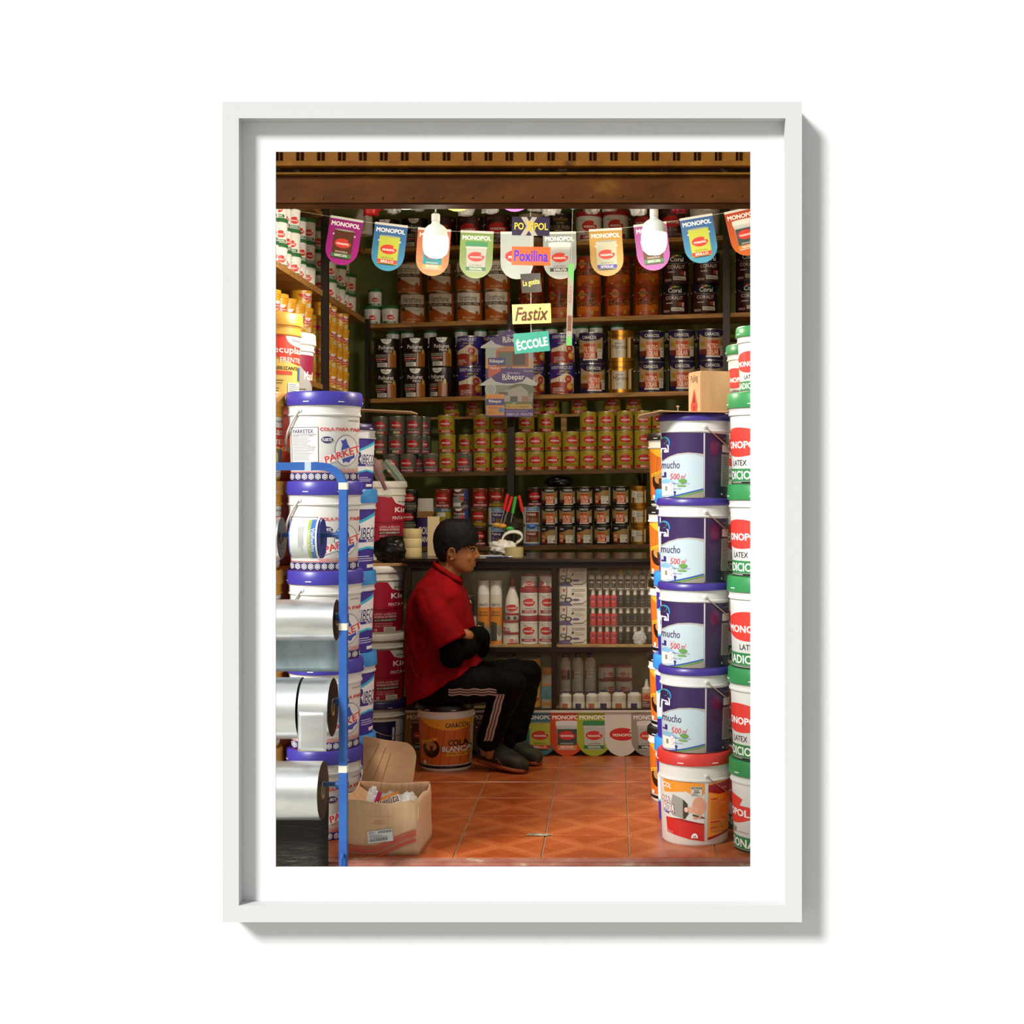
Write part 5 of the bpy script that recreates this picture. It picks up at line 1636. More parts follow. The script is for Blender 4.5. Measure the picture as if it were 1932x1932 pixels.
shelfrow(('polirex',), (937,), ZE, 'white and violet can left of the post, middle row', lev=1, group=MX, d=0.08)
shelfrow(('maderbrown',), (938,), ZE, 'dark brown can with yellow band left of the post, top row', lev=2, group=MX, d=0.08)
shelfrow(('poliulack',), (1003,), ZE, 'white and rust-red can right of the post, bottom row', group=MX, d=0.08)
shelfrow(('poliulack',), (1003,), ZE, 'white and rust-red can right of the post, middle row', lev=1, group=MX, d=0.08)
shelfrow(('maderdark',), (1010,), ZE, 'dark can right of the post, top row', lev=2, group=MX, d=0.14)
xe = (1037, 1070, 1103, 1137, 1171)
FB = 'small black cans with orange squares'
shelfrow(('filtroside', 'filtroside', 'filtroside', 'filtroq', 'filtroside2'), xe, ZE, 'small black can with orange square, %s from left, bottom row', group=FB, d=0.08, rots=(-4, 0, 0, -10, 4))
shelfrow(('filtroq',), xe, ZE, 'small black can with orange square, %s from left, middle row', lev=1, group=FB, d=0.08, rots=(4, -2, -6, -14, -8))
shelfrow(('filtroq', 'filtroq', 'filtroq', 'filtroside2', 'filtroq'), xe, ZE, 'small black can with orange square, %s from left, top row', lev=2, group=FB, d=0.08, rots=(2, 8, 0, -2, 0))
shelfrow(('marinoq',), (1206,), ZE, 'small gold can at the end of the bottom row', group=FB, d=0.08)
shelfrow(('marinoq',), (1206,), ZE, 'small gold can at the end of the middle row', lev=1, group=FB, d=0.08)
shelfrow(('marinoq',), (1205,), ZE, 'small gold can at the end of the top row', lev=2, group=FB, d=0.08)
shelfrow(('filtroq',), (1240,), ZE, 'small black can beyond the gold ones, bottom row', group=FB, d=0.1)
shelfrow(('filtroq',), (1240,), ZE, 'small black can beyond the gold ones, middle row', lev=1, group=FB, d=0.1)

# black bin bag hanging over the small cans
o = crumple('rubbish_bag', (0, 0, 0), 0.085, 0.05, 0.035, noise_mat('black_bag', '#0c0b0a', '#1b1916', 8, 0.3), 'flat black folded bag lying on the black can row', 'bag', 4, 0.2)
q, _ = bpos(1055, 0.08, ZE); o.location = q + Vector((0, 0, 3 * (QH + 0.0012)))
# glue pouch
q, _ = bpos(803, 0.07, ZE)
gp = thing('glue_pouch', q, 'standing purple pouch with white top beside the black cans', 'pouch')
MB().lathe([(0.05, 0), (0.054, 0.02), (0.054, 0.16), (0.05, 0.2)], mat('#33225c', 0.35), 20, Matrix.Diagonal((1, 0.45, 1, 1))).build('body', gp)
MB().lathe([(0.05, 0.2), (0.052, 0.22), (0.05, 0.26), (0.05, 0.3)], mat('#d9d3c6', 0.4), 20, Matrix.Diagonal((1, 0.35, 1, 1))).build('top', gp)
MB().box((-0.05, -0.024, 0.18), (0.05, -0.02, 0.22), mat('#9a6a2c', 0.5)).build('band', gp)
mobj('label', Art(0.4).text('COLA', 0, 0.1, 0.085, 0.045, WH, 0.03).text('BLANCA', 0, 0.045, 0.085, 0.035, WH, 0.03).flat('label', 1.0, y=-0.026), gp)

# ------------------------------------------------------------------ left wall shelving
XS = -1.5
ls = thing('side_shelving', (XS, 7.29, 0), 'side shelving with rough boards and steel post along the left wall', 'shelf')
lo = Vector(ls.location)


def lbox(name, a, b, m):
    return MB().box(Vector(a) - lo, Vector(b) - lo, m).build(name, ls)


ZL1, ZL2, ZL0 = 2.335, 1.85, 2.74
lbox('board', (-1.88, 6.22, ZL1 - 0.03), (XS, 8.5, ZL1), WOOD)
lbox('board', (-1.88, 6.22, ZL2 - 0.026), (XS, 8.5, ZL2), WOOD)
lbox('board', (-1.88, 6.22, ZL0 - 0.026), (XS, 8.5, ZL0), WOOD)
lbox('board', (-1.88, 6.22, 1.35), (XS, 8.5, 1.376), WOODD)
lbox('post', (XS - 0.01, 7.27, 0), (XS + 0.026, 7.31, 3.38), STEELD)
lbox('post', (-1.87, 6.2, 0), (-1.83, 6.24, 3.38), STEELD)


def lstack(key, y, x, n, z, desc, group, rot=20, cat='tub'):
    h = KIND[key][5]
    for i in range(n):
        place(key, (x + random.uniform(-0.002, 0.002), y, z + i * (h + 0.001)), R(rot + random.uniform(-12, 12)), (desc % ('bottom', 'second', 'third', 'fourth')[i]), cat, group)


GT = 'green-lidded tubs on the side shelf'
for j, (y, n) in enumerate(((6.28, 4), (6.4, 3), (6.53, 3), (6.66, 3), (6.81, 3), (6.98, 3), (7.15, 3))):
    lstack('greentub' if j % 2 == 0 else 'greentubs', y, -1.565, n, ZL1, 'green-lidded white tub, %s in the ' + ORD[j] + ' stack on the upper side shelf', GT)
for j, (y, n) in enumerate(((7.42, 3), (7.56, 3), (7.69, 3), (7.82, 3), (7.96, 3), (8.12, 3), (8.28, 2))):
    lstack('greentub' if j % 2 == 0 else 'greentubs', y, -1.565, n, ZL1, 'green-lidded white tub, %s in the ' + ORD[j] + ' stack beyond the post', GT)
for j, (y, n) in enumerate(((6.5, 3), (6.88, 3), (7.08, 3), (7.6, 4), (7.9, 4))):
    lstack('greentub', y, -1.69, n, ZL1, 'green-lidded white tub, %s in the ' + ORD[j] + ' rear stack on the side shelf', GT)
YT = 'yellow tubs on the side shelf'
for j, (y, n) in enumerate(((6.4, 3), (6.55, 3), (6.72, 3), (6.9, 3), (7.08, 4))):
    lstack('recu', y, -1.567, n, ZL2, 'yellow plaster tub, %s in the ' + ORD[j] + ' stack on the lower side shelf', YT, 35)
for j, (y, n) in enumerate(((7.4, 3), (7.55, 4), (7.72, 4), (7.9, 3), (8.06, 4))):
    lstack('recu', y, -1.567, n, ZL2, 'yellow plaster tub, %s in the ' + ORD[j] + ' yellow stack beyond the post', YT, 35)
# corner pieces where the two shelvings meet
shelfrow('greentub', (703, 736.5), ZB_, 'green-lidded white tub in the corner beside the varnish cans, %s from left, lower', cat='tub', group=GT, d=0.07)
shelfrow('greentubs', (708,), ZB_, 'green-lidded white tub in the corner, upper one', lev=0, zoff=0.1155, cat='tub', group=GT, d=0.07)
# white jug on the top side board
jg = thing('jug', P(692, 455, 8.3) + Vector((-0.02, 0, 0)), 'white plastic jug with round handle on the top shelf corner', 'jug')
jg.location.z = ZA - 0.02
jg.location.z = bpos(694, 0.1, ZA)[0].z
MB().lathe([(0.05, 0), (0.054, 0.01), (0.054, 0.1), (0.03, 0.15), (0.016, 0.165), (0.016, 0.18)], WHITEP, 20).build('body', jg)
MB().tube([Vector((0.0, -0.05, 0.02)) + Vector((0.03 * math.sin(R(a)) + 0.0, -0.012 * math.sin(R(a)), 0.05 + 0.05 * math.cos(R(a)))) for a in range(-180, 181, 20)], 0.009, WHITEP, 8).build('handle', jg)

# ------------------------------------------------------------------ glass display counter
YC = 6.94
CX0, CX1 = PX(768, YC), 0.5
CT = PZ(1059, YC)
DK = noise_mat('dark_stained_wood', '#1f140d', '#2e1f14', 4, 0.4, stretch=(1, 1, 6))
ct = thing('display_counter', ((CX0 + CX1) / 2, YC + 0.3, 0), 'dark wooden display counter with glass front below the shelves', 'counter')
co = Vector(ct.location)


def cbox(name, a, b, m, bev=0.0):
    return boxpart(name, Vector(a) - co, Vector(b) - co, m, ct, bev)


TOPM = noise_mat('polished_dark_top', '#1d150f', '#3a2b1e', 3, 0.18, stretch=(1, 4, 4))
top = cbox('worktop', (CX0 - 0.03, YC - 0.02, CT - 0.004), (CX1, YC + 0.58, CT + 0.014), TOPM, 0.003)
zr = lambda py: PZ(py, YC)
cbox('top_rail', (CX0, YC, zr(1072)), (CX1, YC + 0.03, CT - 0.004), DK, 0.002)
cbox('mid_rail', (CX0, YC, zr(1231)), (CX1, YC + 0.03, zr(1222)), DK, 0.002)
cbox('bottom_rail', (CX0, YC, zr(1352)), (CX1, YC + 0.03, zr(1338)), DK, 0.002)
for px in (771, 1045, 1300):
    cbox('stile', (PX(px - 4.5, YC), YC + 0.001, 0.06), (PX(px + 4.5, YC), YC + 0.031, zr(1072)), DK, 0.001)
cbox('plinth', (CX0, YC + 0.02, 0), (CX1, YC + 0.04, zr(1352)), DK)
cbox('end_panel', (CX0, YC + 0.031, 0), (CX0 + 0.015, YC + 0.5, CT - 0.004), DK)
cbox('back_panel', (CX0 + 0.015, YC + 0.48, 0), (CX1, YC + 0.5, CT - 0.004), noise_mat('pale_back_panel', '#8d8468', '#a3997a', 3, 0.8))
ZS1 = zr(1219)
ZS0 = zr(1342)
SHB = noise_mat('chipboard_shelf', '#9a7a4a', '#b8955c', 30, 0.7)
cbox('shelf_board', (CX0 + 0.015, YC + 0.032, ZS1 - 0.016), (CX1, YC + 0.48, ZS1), SHB)
cbox('shelf_board', (CX0 + 0.015, YC + 0.032, ZS0 - 0.016), (CX1, YC + 0.48, ZS0), SHB)
GLS = glass_mat('display_glass', '#cfc6a8', 0.03, 0.08)
for (xa_, xb2) in ((776, 1040), (1050, 1295)):
    for (za, zb2) in ((1072.5, 1221.5), (1231.5, 1337.5)):
        cbox('glass_pane', (PX(xa_, YC) + 0.001, YC + 0.012, zr(zb2) + 0.001), (PX(xb2, YC) - 0.001, YC + 0.016, zr(za) - 0.001), GLS)
# half-height shelf in the right lower bay
ZH = PZ(1313, YC + 0.08)
cbox('glass_shelf', (PX(1052, YC), YC + 0.17, ZH - 0.014), (CX1, YC + 0.36, ZH - 0.008), glass_mat('shelf_glass', '#bfc8b8', 0.3, 0.1))


def lathe_thing(name, loc, profs, label, cat, group=None, rotz=0, art=None, arth=None, artr=None, seg=24):
    """profs: list of (part name, profile, material)"""
    o = thing(name, loc, label, cat, group, rotz)
    for nm, pr, m in profs:
        MB().lathe(pr, m, seg).build(nm, o)
    if art:
        mobj('label', art.wrap('label', arth, artr, artr, arth), o)
    return o


yi = YC + 0.1


def ipos(px, y, z):
    return Vector((PX(px, y), y, z))


# foam spray cans
sc_ = yi / F
HF = 0.32
fa = Art(0.35)
HF = (1215 - 1095) * yi / F
fr_ = 11.3 * yi / F
fa.rect(-0.25, 0.25, 0.25, 0.58, '#d98420').rect(-0.25, 0.0, 0.25, 0.06, '#d98420').text('CARACOL', 0, 0.62, 0.15, 0.04, '#3a3458', 0.03).text('ESPUMA', 0, 0.5, 0.13, 0.03, '#3a1a08', 0.03).text('EXPANSIVA', 0, 0.455, 0.16, 0.03, '#3a1a08', 0.03).poly([(-0.09, 0.05), (0.02, 0.05), (0.02, 0.34), (-0.09, 0.36)], '#3a3a30').ell(0.06, 0.22, 0.04, 0.09, '#8a8678')
famesh = fa.wrap('label', HF, fr_, fr_, HF)
for i, px in enumerate((912.5, 936)):
    o = thing('foam_can', ipos(px, yi, ZS1 + 0.0005), 'tall white and orange foam spray can, %s behind the counter glass' % ('left one' if i == 0 else 'right one'), 'spray can', 'foam spray cans in the counter')
    MB().lathe([(fr_ * 0.97, 0), (fr_, 0.004), (fr_, HF * 0.78)], mat('#d5cfc0', 0.3), 24).build('body', o)
    MB().lathe([(fr_, HF * 0.78), (fr_ * 0.98, HF * 0.785), (fr_ * 0.98, HF * 0.985), (fr_ * 0.9, HF)], mat('#d8d4ca', 0.4), 24).build('cap', o)
    mobj('label', famesh, o)
# glue bottle on two small tubs
tr = 15 * yi / F
tub_art = Art(0.4).rect(-0.65, 0.06, 0.65, 0.2, '#a3202a').logo(-0.15, 0.45, 0.3, 0.17).lines(0.25, 0.28, 0.6, 0.6, 5, '#555', 0.35)
can_kind('smalltub', 'glue_tub', tr, 22 * yi / F, '#d9d3c4', tub_art, tub=True, taper=1.0, lid_c=mat('#96202a', 0.4))
for i in range(2):
    place('smalltub', ipos(964, yi, ZS1 + 0.0005 + i * (22 * yi / F + 0.001)), R(20 - 60 * i), 'small white glue tub under the glue bottle, %s one' % ('lower', 'upper')[i], 'tub', 'small tubs in the counter')
zb_ = ZS1 + 2 * (22 * yi / F + 0.001)
bo_h = 77 * yi / F
brad = 13 * yi / F
o = lathe_thing('glue_bottle', ipos(966.5, yi, zb_ + 0.0005), [('body', [(brad * 0.9, 0), (brad, 0.005), (brad * 1.02, bo_h * 0.3), (brad * 0.92, bo_h * 0.52), (brad * 0.45, bo_h * 0.78), (brad * 0.42, bo_h * 0.82)], mat('#dfd9cc', 0.4)), ('nozzle', [(brad * 0.34, bo_h * 0.82), (brad * 0.3, bo_h * 0.86), (brad * 0.18, bo_h)], mat('#a3202a', 0.4))], 'white squeeze bottle with red nozzle behind the counter glass', 'bottle', None, 0, Art(0.4).logo(0, 0.62, 0.33, 0.16).rect(-0.4, 0.26, 0.4, 0.36, '#a3202a').lines(-0.3, 0.4, 0.3, 0.44, 1, '#444').rect(-0.25, 0.05, -0.08, 0.2, '#444').rect(0.08, 0.05, 0.24, 0.2, '#444'), bo_h * 0.5, brad * 1.02)
# carpenter glue tubs in two columns
cr_ = 17 * yi / F
can_kind('bigtub', 'glue_tub', cr_, 53 * yi / F, '#dfd9cc', Art(0.4).rect(-0.38, 0.14, 0.38, 0.28, '#a3202a').text('CARPICOLA', 0.0, 0.21, 0.46, 0.08, WH, 0.03).text('PEGAMENTO', 0.03, 0.36, 0.46, 0.07, '#333', 0.02).logo(0, 0.66, 0.3, 0.19).lines(-0.3, 0.88, 0.0, 0.95, 2, '#555', 0.3), tub=True, taper=1.0, lid_c=mat('#96202a', 0.4))
can_kind('midtub', 'glue_tub', cr_ * 0.92, 26 * yi / F, '#dfd9cc', Art(0.4).rect(-0.7, 0.04, 0.7, 0.2, '#a3202a').logo(-0.2, 0.45, 0.34, 0.2).lines(0.3, 0.25, 0.7, 0.65, 5, '#555', 0.35), tub=True, taper=1.0, lid_c=mat('#96202a', 0.4))
for c_, px in enumerate((998, 1033)):
    wd = ('left', 'right')[c_]
    hB = 53 * yi / F + 0.001
    place('bigtub', ipos(px, yi, ZS1 + 0.0005), R(-8 * c_), 'large white glue tub at the bottom of the %s column' % wd, 'tub', 'glue tubs in the counter')
    place('bigtub', ipos(px, yi, ZS1 + 0.0005 + hB), R(4), 'large white glue tub in the middle of the %s column' % wd, 'tub', 'glue tubs in the counter')
    place('midtub', ipos(px, yi, ZS1 + 0.0005 + 2 * hB), R(20 - 50 * c_), 'small white glue tub on top of the %s column' % wd, 'tub', 'glue tubs in the counter')
# dark tins near the person
can_kind('ultra', 'paint_can', 0.045, 0.1, '#16130f', Art(0.3).text('ULTRA', 0.02, 0.7, 0.6, 0.16, WH, 0.04).text('LIGHT', 0.02, 0.4, 0.6, 0.16, WH, 0.04))
can_kind('whitetin', 'paint_can', 0.045, 0.14, '#cfc9ba', Art(0.3).text('PLUS', 0.1, 0.4, 0.4, 0.1, '#333', 0.03))
place('whitetin', ipos(884, yi + 0.02, ZS1 + 0.0005), R(10), 'white tin under the small black tin beside the shirt', 'paint can')
place('ultra', ipos(878, yi + 0.02, ZS1 + 0.1415), R(6), 'small black tin with white lettering beside the shirt', 'paint can')
# white pail behind the foam cans
q = ipos(925, YC + 0.34, ZS1 + 0.0005)
bucket_kind('backpail', 0.1, 0.36, '#cfc9ba', '#cfc9ba', None, 0.1, 0.1, 'wire', 60, clips=False)
bucket('backpail', q, 0, 'pale pail standing behind the foam spray cans in the counter', 'bucket')

# tint boxes
bxw, bxh = 51 * yi / F, 36 * yi / F
ta = Art(0.5)
LV = '#5d5384'
ta.poly([(-0.7, 0.0), (0.0, 0.0), (-0.3, 0.28), (-0.7, 0.2)], LV).rect(-0.66, 0.62, -0.3, 0.96, '#d8d2c4').ell(-0.48, 0.8, 0.07, 0.1, '#b3642c').ell(-0.5, 0.45, 0.17, 0.12, '#2a2622').ell(-0.5, 0.45, 0.12, 0.08, '#b9b4a8').ell(-0.25, 0.3, 0.2, 0.14, '#2a2622', n=14).ell(-0.25, 0.3, 0.12, 0.08, '#b9b4a8').ell(0.15, 0.3, 0.2, 0.06, LV).rect(-0.36, 0.5, -0.31, 0.98, LV)
ta.text('TINTE UNIVERSAL', 0.28, 0.83, 0.72, 0.09, '#4a463e', 0.01).rect(-0.1, 0.74, 0.62, 0.755, '#6a665c').lines(0.1, 0.45, 0.62, 0.66, 3, '#9a958a', 0.25).poly([(-0.06, 0.52), (0.06, 0.6), (0.02, 0.7), (-0.08, 0.62)], '#4a3a26').poly([(0.0, 0.1), (0.5, 0.12), (0.7, 0.28), (0.7, 0.25), (0.5, 0.08), (0.0, 0.06)], '#3a3630')
tbm = ta.flat('print', bxh)
for i in range(4):
    o = thing('tint_box', ipos(1081.5, yi, ZS1 + 0.0005 + i * (bxh + 0.001)), 'white and violet tint box, %s of the four stacked in the counter' % ('lowest', 'second from bottom', 'third from bottom', 'topmost')[i], 'box', 'tint boxes in the counter')
    boxpart('body', (-bxw / 2, -0.03, 0), (bxw / 2, 0.05, bxh), mat('#d3cdbd', 0.5), o, 0.001)
    mobj('print', tbm, o, (0, -0.03, 0))

# small dye bottles in rows
br_ = 6.1 * yi / F
bh_ = 33 * yi / F


def dye_kind(bodyc, labelc, capc, capcone, h, art=None):
    b = MB().lathe([(br_ * 0.95, 0), (br_, 0.002), (br_, h * 0.62), (br_ * 0.55, h * 0.7), (br_ * 0.5, h * 0.74)], mat(bodyc, 0.2), 16).mesh('body')
    if capcone:
        c = MB().lathe([(br_ * 0.62, h * 0.7), (br_ * 0.62, h * 0.78), (br_ * 0.3, h * 0.92), (br_ * 0.2, h)], mat(capc, 0.4), 14).mesh('cap')
    else:
        c = MB().lathe([(br_ * 0.6, h * 0.7), (br_ * 0.62, h * 0.72), (br_ * 0.5, h * 0.99), (br_ * 0.44, h)], mat(capc, 0.4), 14).mesh('cap')
    l = art.wrap('label', h, br_, br_, h) if art else None
    return b, c, l


def dye(kind, loc, label, group):
    o = thing('dye_bottle', loc, label, 'bottle', group)
    mobj('body', kind[0], o)
    mobj('cap', kind[1], o)
    if kind[2]:
        mobj('label', kind[2], o)


ra = Art(0.4).rect(-0.13, 0.05, 0.13, 0.5, '#b8383a').rect(-0.06, 0.42, 0.06, 0.52, '#3a3f7a').text('ROJO', 0, 0.32, 0.16, 0.05, '#e8c8c0', 0.03)
ka = Art(0.4).rect(-0.13, 0.05, 0.13, 0.5, '#2b2721').rect(-0.05, 0.42, 0.05, 0.5, '#4a4a70').text('NEGRO', 0, 0.3, 0.16, 0.05, '#a8a298', 0.02)
wa = Art(0.4).rect(-0.13, 0.06, 0.13, 0.5, '#2a2622').ell(0, 0.34, 0.11, 0.06, '#cfc9bc').lines(-0.09, 0.1, 0.09, 0.24, 2, '#a8a298', 0.3)
KRED = dye_kind('#c04446', None, '#d9d3c6', False, bh_, ra)
KBLK = dye_kind('#3a352d', None, '#cfc9bc', False, bh_, ka)
z_ = ZS1 + 0.0005
rows3 = ('bottom', 'middle', 'upper')
CLS = glass_mat('counter_riser', '#d8d2c0', 0.25, 0.1)
for lv in range(3):
    zz = z_ + lv * (bh_ + 0.004)
    for i, px in enumerate((1119, 1132.5, 1145.5, 1158.5)):
        dye(KRED, ipos(px, yi, zz), 'small red dye bottle with white cap, %s from left, %s row' % (ORD[i], rows3[lv]), 'red dye bottles')
    for i, px in enumerate((1171.5, 1185, 1198.5, 1212, 1226)):
        dye(KBLK, ipos(px, yi, zz), 'small black dye bottle with white cap, %s from left, %s row' % (ORD[i], rows3[lv]), 'black dye bottles')
    o = boxpart('riser_tray', (PX(1112, yi), yi - 0.02, zz + bh_ + 0.0005), (PX(1238, yi), yi + 0.03, zz + bh_ + 0.0035), CLS)
    tag(o, 'thin clear tray carrying dye bottles, over the %s row' % rows3[lv], 'tray', 'bottle trays')
zz = z_ + 3 * (bh_ + 0.004)
h2 = 37 * yi / F
for i, (px, c_, nm) in enumerate(((1116, '#2a2622', 'black'), (1130, '#7d4a2c', 'brown'), (1144, '#3a2a20', 'dark brown'), (1157.5, '#8a2030', 'crimson'), (1171, '#c98a1e', 'yellow'), (1184.5, '#2a4a34', 'green'), (1198.5, '#a82a24', 'red'), (1212, '#26224a', 'navy'), (1226, '#c8c2b0', 'white'))):
    kd = dye_kind('#cfc9bc', None, c_, True, h2, wa if i < 8 else Art(0.4).rect(-0.13, 0.05, 0.13, 0.5, '#c9962c'))
    dye(kd, ipos(px, yi, zz), 'white tint bottle with %s pointed cap in the top bottle row' % nm, 'tint bottles with coloured caps')
pc = crumple('plastic_wrap', ipos(1207, yi - 0.045, ZS1 + 2 * (bh_ + 0.004)), 0.03, 0.012, 0.035, CLEAR, 'crumpled clear plastic wrap in front of the black dye bottles', 'wrap', 6, 0.3)
pc.location.z = ZS1 + 0.0006

# lower bay left: yellow tin, tubs
yj = YC + 0.11
can_kind('yellowtin', 'paint_can', 18 * yj / F, 96 * yj / F, '#c99f22', Art(0.35).text('Pulling', 0, 0.83, 0.3, 0.12, '#1c1608', 0.03, 0.1).rect(-0.18, 0.1, 0.0, 0.55, '#d9b23a').lines(-0.15, 0.15, 0.15, 0.5, 7, '#7d3a14', 0.3).rect(-0.15, 0.16, 0.16, 0.22, '#b03a1c'), mat('#1c1610', 0.4))
place('yellowtin', ipos(1002, yj, ZS0 + 0.0005), R(10), 'tall yellow tin with black lid behind the knees', 'paint can')
place('yellowtin', ipos(955, yj + 0.05, ZS0 + 0.0005), R(0), 'tall yellow tin mostly hidden behind the thigh', 'paint can')
can_kind('bluetub', 'paint_tub', 14 * yj / F, 76 * yj / F, '#cfcabb', Art(0.35).rect(-0.3, 0.3, 0.3, 0.75, '#5f93a3').rect(-0.3, 0.75, 0.3, 0.82, '#d08a2c').lines(-0.15, 0.35, 0.05, 0.55, 5, '#3a5a68', 0.3).rect(-0.3, 0.1, 0.3, 0.2, '#d08a2c'), tub=True, taper=1.0, lid_c=mat('#d08a2c', 0.4))
place('bluetub', ipos(1034, yj + 0.01, ZS0 + 0.0005), 0, 'white and blue tub with orange bands beside the stile', 'tub')
o = lathe_thing('cable_bucket', ipos(925, yj + 0.2, ZS0 + 0.0005), [('body', [(0.08, 0), (0.09, 0.18)], mat('#8a877a', 0.5)), ('lid', [(0.092, 0.18), (0.092, 0.2)], BLACKP)], 'grey pail with black lid deep in the lower counter bay', 'bucket')

# ribbed bottles
rib = [(0.92, 0)]
RH, RRR = 74 * yj / F, 11 * yj / F
prof = [(RRR * 0.9, 0), (RRR, 0.004)]
for i in range(9):
    zz = 0.01 + i * RH * 0.032
    prof += [(RRR, zz), (RRR * 0.95, zz + RH * 0.016)]
prof += [(RRR, RH * 0.33), (RRR, RH * 0.62)]
for i in range(5):
    zz = RH * (0.64 + i * 0.032)
    prof += [(RRR, zz), (RRR * 0.96, zz + RH * 0.016)]
prof += [(RRR * 0.95, RH * 0.8), (RRR * 0.5, RH * 0.9), (RRR * 0.5, RH * 0.92)]
rb_body = MB().lathe(prof, mat('#d5cfbf', 0.4), 22).mesh('body')
rb_cap = MB().lathe([(RRR * 0.56, RH * 0.9), (RRR * 0.58, RH * 0.99), (RRR * 0.5, RH)], mat('#322a5c', 0.4), 16).mesh('cap')
rba = Art(0.4).rect(-0.2, 0.33, 0.2, 0.6, '#dcd7c9').ell(0.02, 0.47, 0.15, 0.1, '#7fa8b8').ell(0.02, 0.47, 0.14, 0.088, '#dcd7c9').text('Limpiax', 0.02, 0.47, 0.2, 0.06, '#4a5a8a', 0.01, 0.2).rect(-0.2, 0.34, -0.1, 0.58, '#b3623a')
rb_l = rba.wrap('label', RH, RRR, RRR, RH)
rb2 = Art(0.4).rect(-0.12, 0.33, 0.04, 0.58, '#b3623a').rect(0.05, 0.33, 0.14, 0.58, '#322a5c').ell(-0.03, 0.4, 0.06, 0.04, '#6a3a24').wrap('label', RH, RRR, RRR, RH)


def ribbed(loc, label, l, rz=0, sc=1.0):
    o = thing('ribbed_bottle', loc, label, 'bottle', 'ribbed white bottles', rz)
    mobj('body', rb_body, o); mobj('cap', rb_cap, o); mobj('label', l, o)
    o.scale = (sc, sc, sc)


for i, px in enumerate((1066.5, 1090, 1114)):
    ribbed(ipos(px, YC + 0.27, ZH - 0.0075), 'ribbed white bottle with violet cap, %s from left, upper shelf of the bay' % ORD[i], (rb2, rb_l, rb_l)[i])
for i, px in enumerate((1067.5, 1091, 1114.5)):
    o = thing('bottle_top', (0, 0, 0), '', '') if False else None
# fat bottles whose shoulders rise above the hanging banner
FH, FRd = 0.135, 13.5 * (YC + 0.1) / F
fprof = [(FRd * 0.9, 0), (FRd, 0.004)]
for i in range(7):
    zz = 0.05 + i * 0.0075
    fprof += [(FRd, zz), (FRd * 0.965, zz + 0.004)]
fprof += [(FRd * 0.98, 0.103), (FRd * 0.45, 0.126), (FRd * 0.45, 0.13)]
fb = MB().lathe(fprof, mat('#d5cfbf', 0.4), 22).mesh('body')
fc = MB().lathe([(FRd * 0.5, 0.126), (FRd * 0.5, FH)], mat('#322a5c', 0.4), 16).mesh('cap')
fl_ = [Art(0.4).rect(-0.14, 0.02, 0.1, 0.34, c_).wrap('label', FH, FRd, FRd, FH) for c_ in ('#b3623a', '#322a5c')]
cbox('low_shelf', (PX(1050, YC), YC + 0.035, PZ(1342, YC + 0.1) - 0.06), (CX1, YC + 0.165, PZ(1342, YC + 0.1) - 0.05), SHB) if False else None
for i, px in enumerate((1067, 1092, 1117, 1139.5, 1168, 1197)):
    o = thing('ribbed_jar', ipos(px, YC + 0.09, ZS0 + 0.0005), 'squat ribbed white bottle, %s from left along the counter foot' % ORD[i], 'bottle', 'squat ribbed bottles')
    sc2 = 0.62 if i < 3 else 0.66
    o.scale = (0.86 if i < 3 else 1.0, 0.86 if i < 3 else 1.0, sc2)
    mobj('body', fb, o); mobj('cap', fc, o); mobj('label', fl_[i % 2], o)
tu = 15.5 * (YC + 0.26) / F
can_kind('flattub', 'glue_tub', tu, 26 * (YC + 0.26) / F, '#d9d3c4', Art(0.4).rect(-0.75, 0.05, 0.75, 0.2, '#a3202a').logo(0.05, 0.47, 0.33, 0.18).lines(0.45, 0.28, 0.75, 0.66, 5, '#444', 0.35).lines(-0.7, 0.28, -0.4, 0.66, 5, '#444', 0.35), tub=True, taper=1.0, lid_c=mat('#96202a', 0.4))
for i, px in enumerate((1144.5, 1177.5)):
    for k in range(2):
        place('flattub', ipos(px, YC + 0.26, ZH - 0.0075 + k * (26 * (YC + 0.26) / F + 0.001)), R((30, -10)[i]), 'small red-lidded tub, %s of the %s pair on the bay shelf' % (('lower', 'upper')[k], ('left', 'right')[i]), 'tub', 'red-lidded tubs in the lower bay')
o = lathe_thing('sealant_cartridge', ipos(1220, YC + 0.09, ZS0 + 0.0005), [('body', [(0.0225, 0), (0.0225, 0.1)], mat('#cfc5b0', 0.4)), ('tip', [(0.0225, 0.1), (0.012, 0.108), (0.008, 0.13), (0.005, 0.145)], mat('#cfcabb', 0.4))], 'sealant cartridge with red triangle at the right of the bay', 'cartridge', None, 0, Art(0.4).rect(-0.45, 0.0, 0.45, 0.4, '#6a2436').rect(-0.45, 0.4, 0.45, 0.8, '#c98a5a').poly([(-0.25, 0.48), (0.25, 0.48), (0, 0.76)], '#b8402c').lines(-0.35, 0.1, 0.2, 0.36, 3, '#e0c8c0', 0.3), 0.1, 0.0225)

# ------------------------------------------------------------------ paper pennants
def pen_shape(w, h, n=14, square=0.0):
    pts = [(-w / 2, 0), (-w / 2, -(h - w / 2 * 1.0))]
    cz = -(h - w / 2)
    for i in range(1, n):
        a = math.pi + math.pi * i / n
        pts.append((w / 2 * math.cos(a), cz + w / 2 * math.sin(a)))
    pts += [(w / 2, cz), (w / 2, 0)]
    return pts


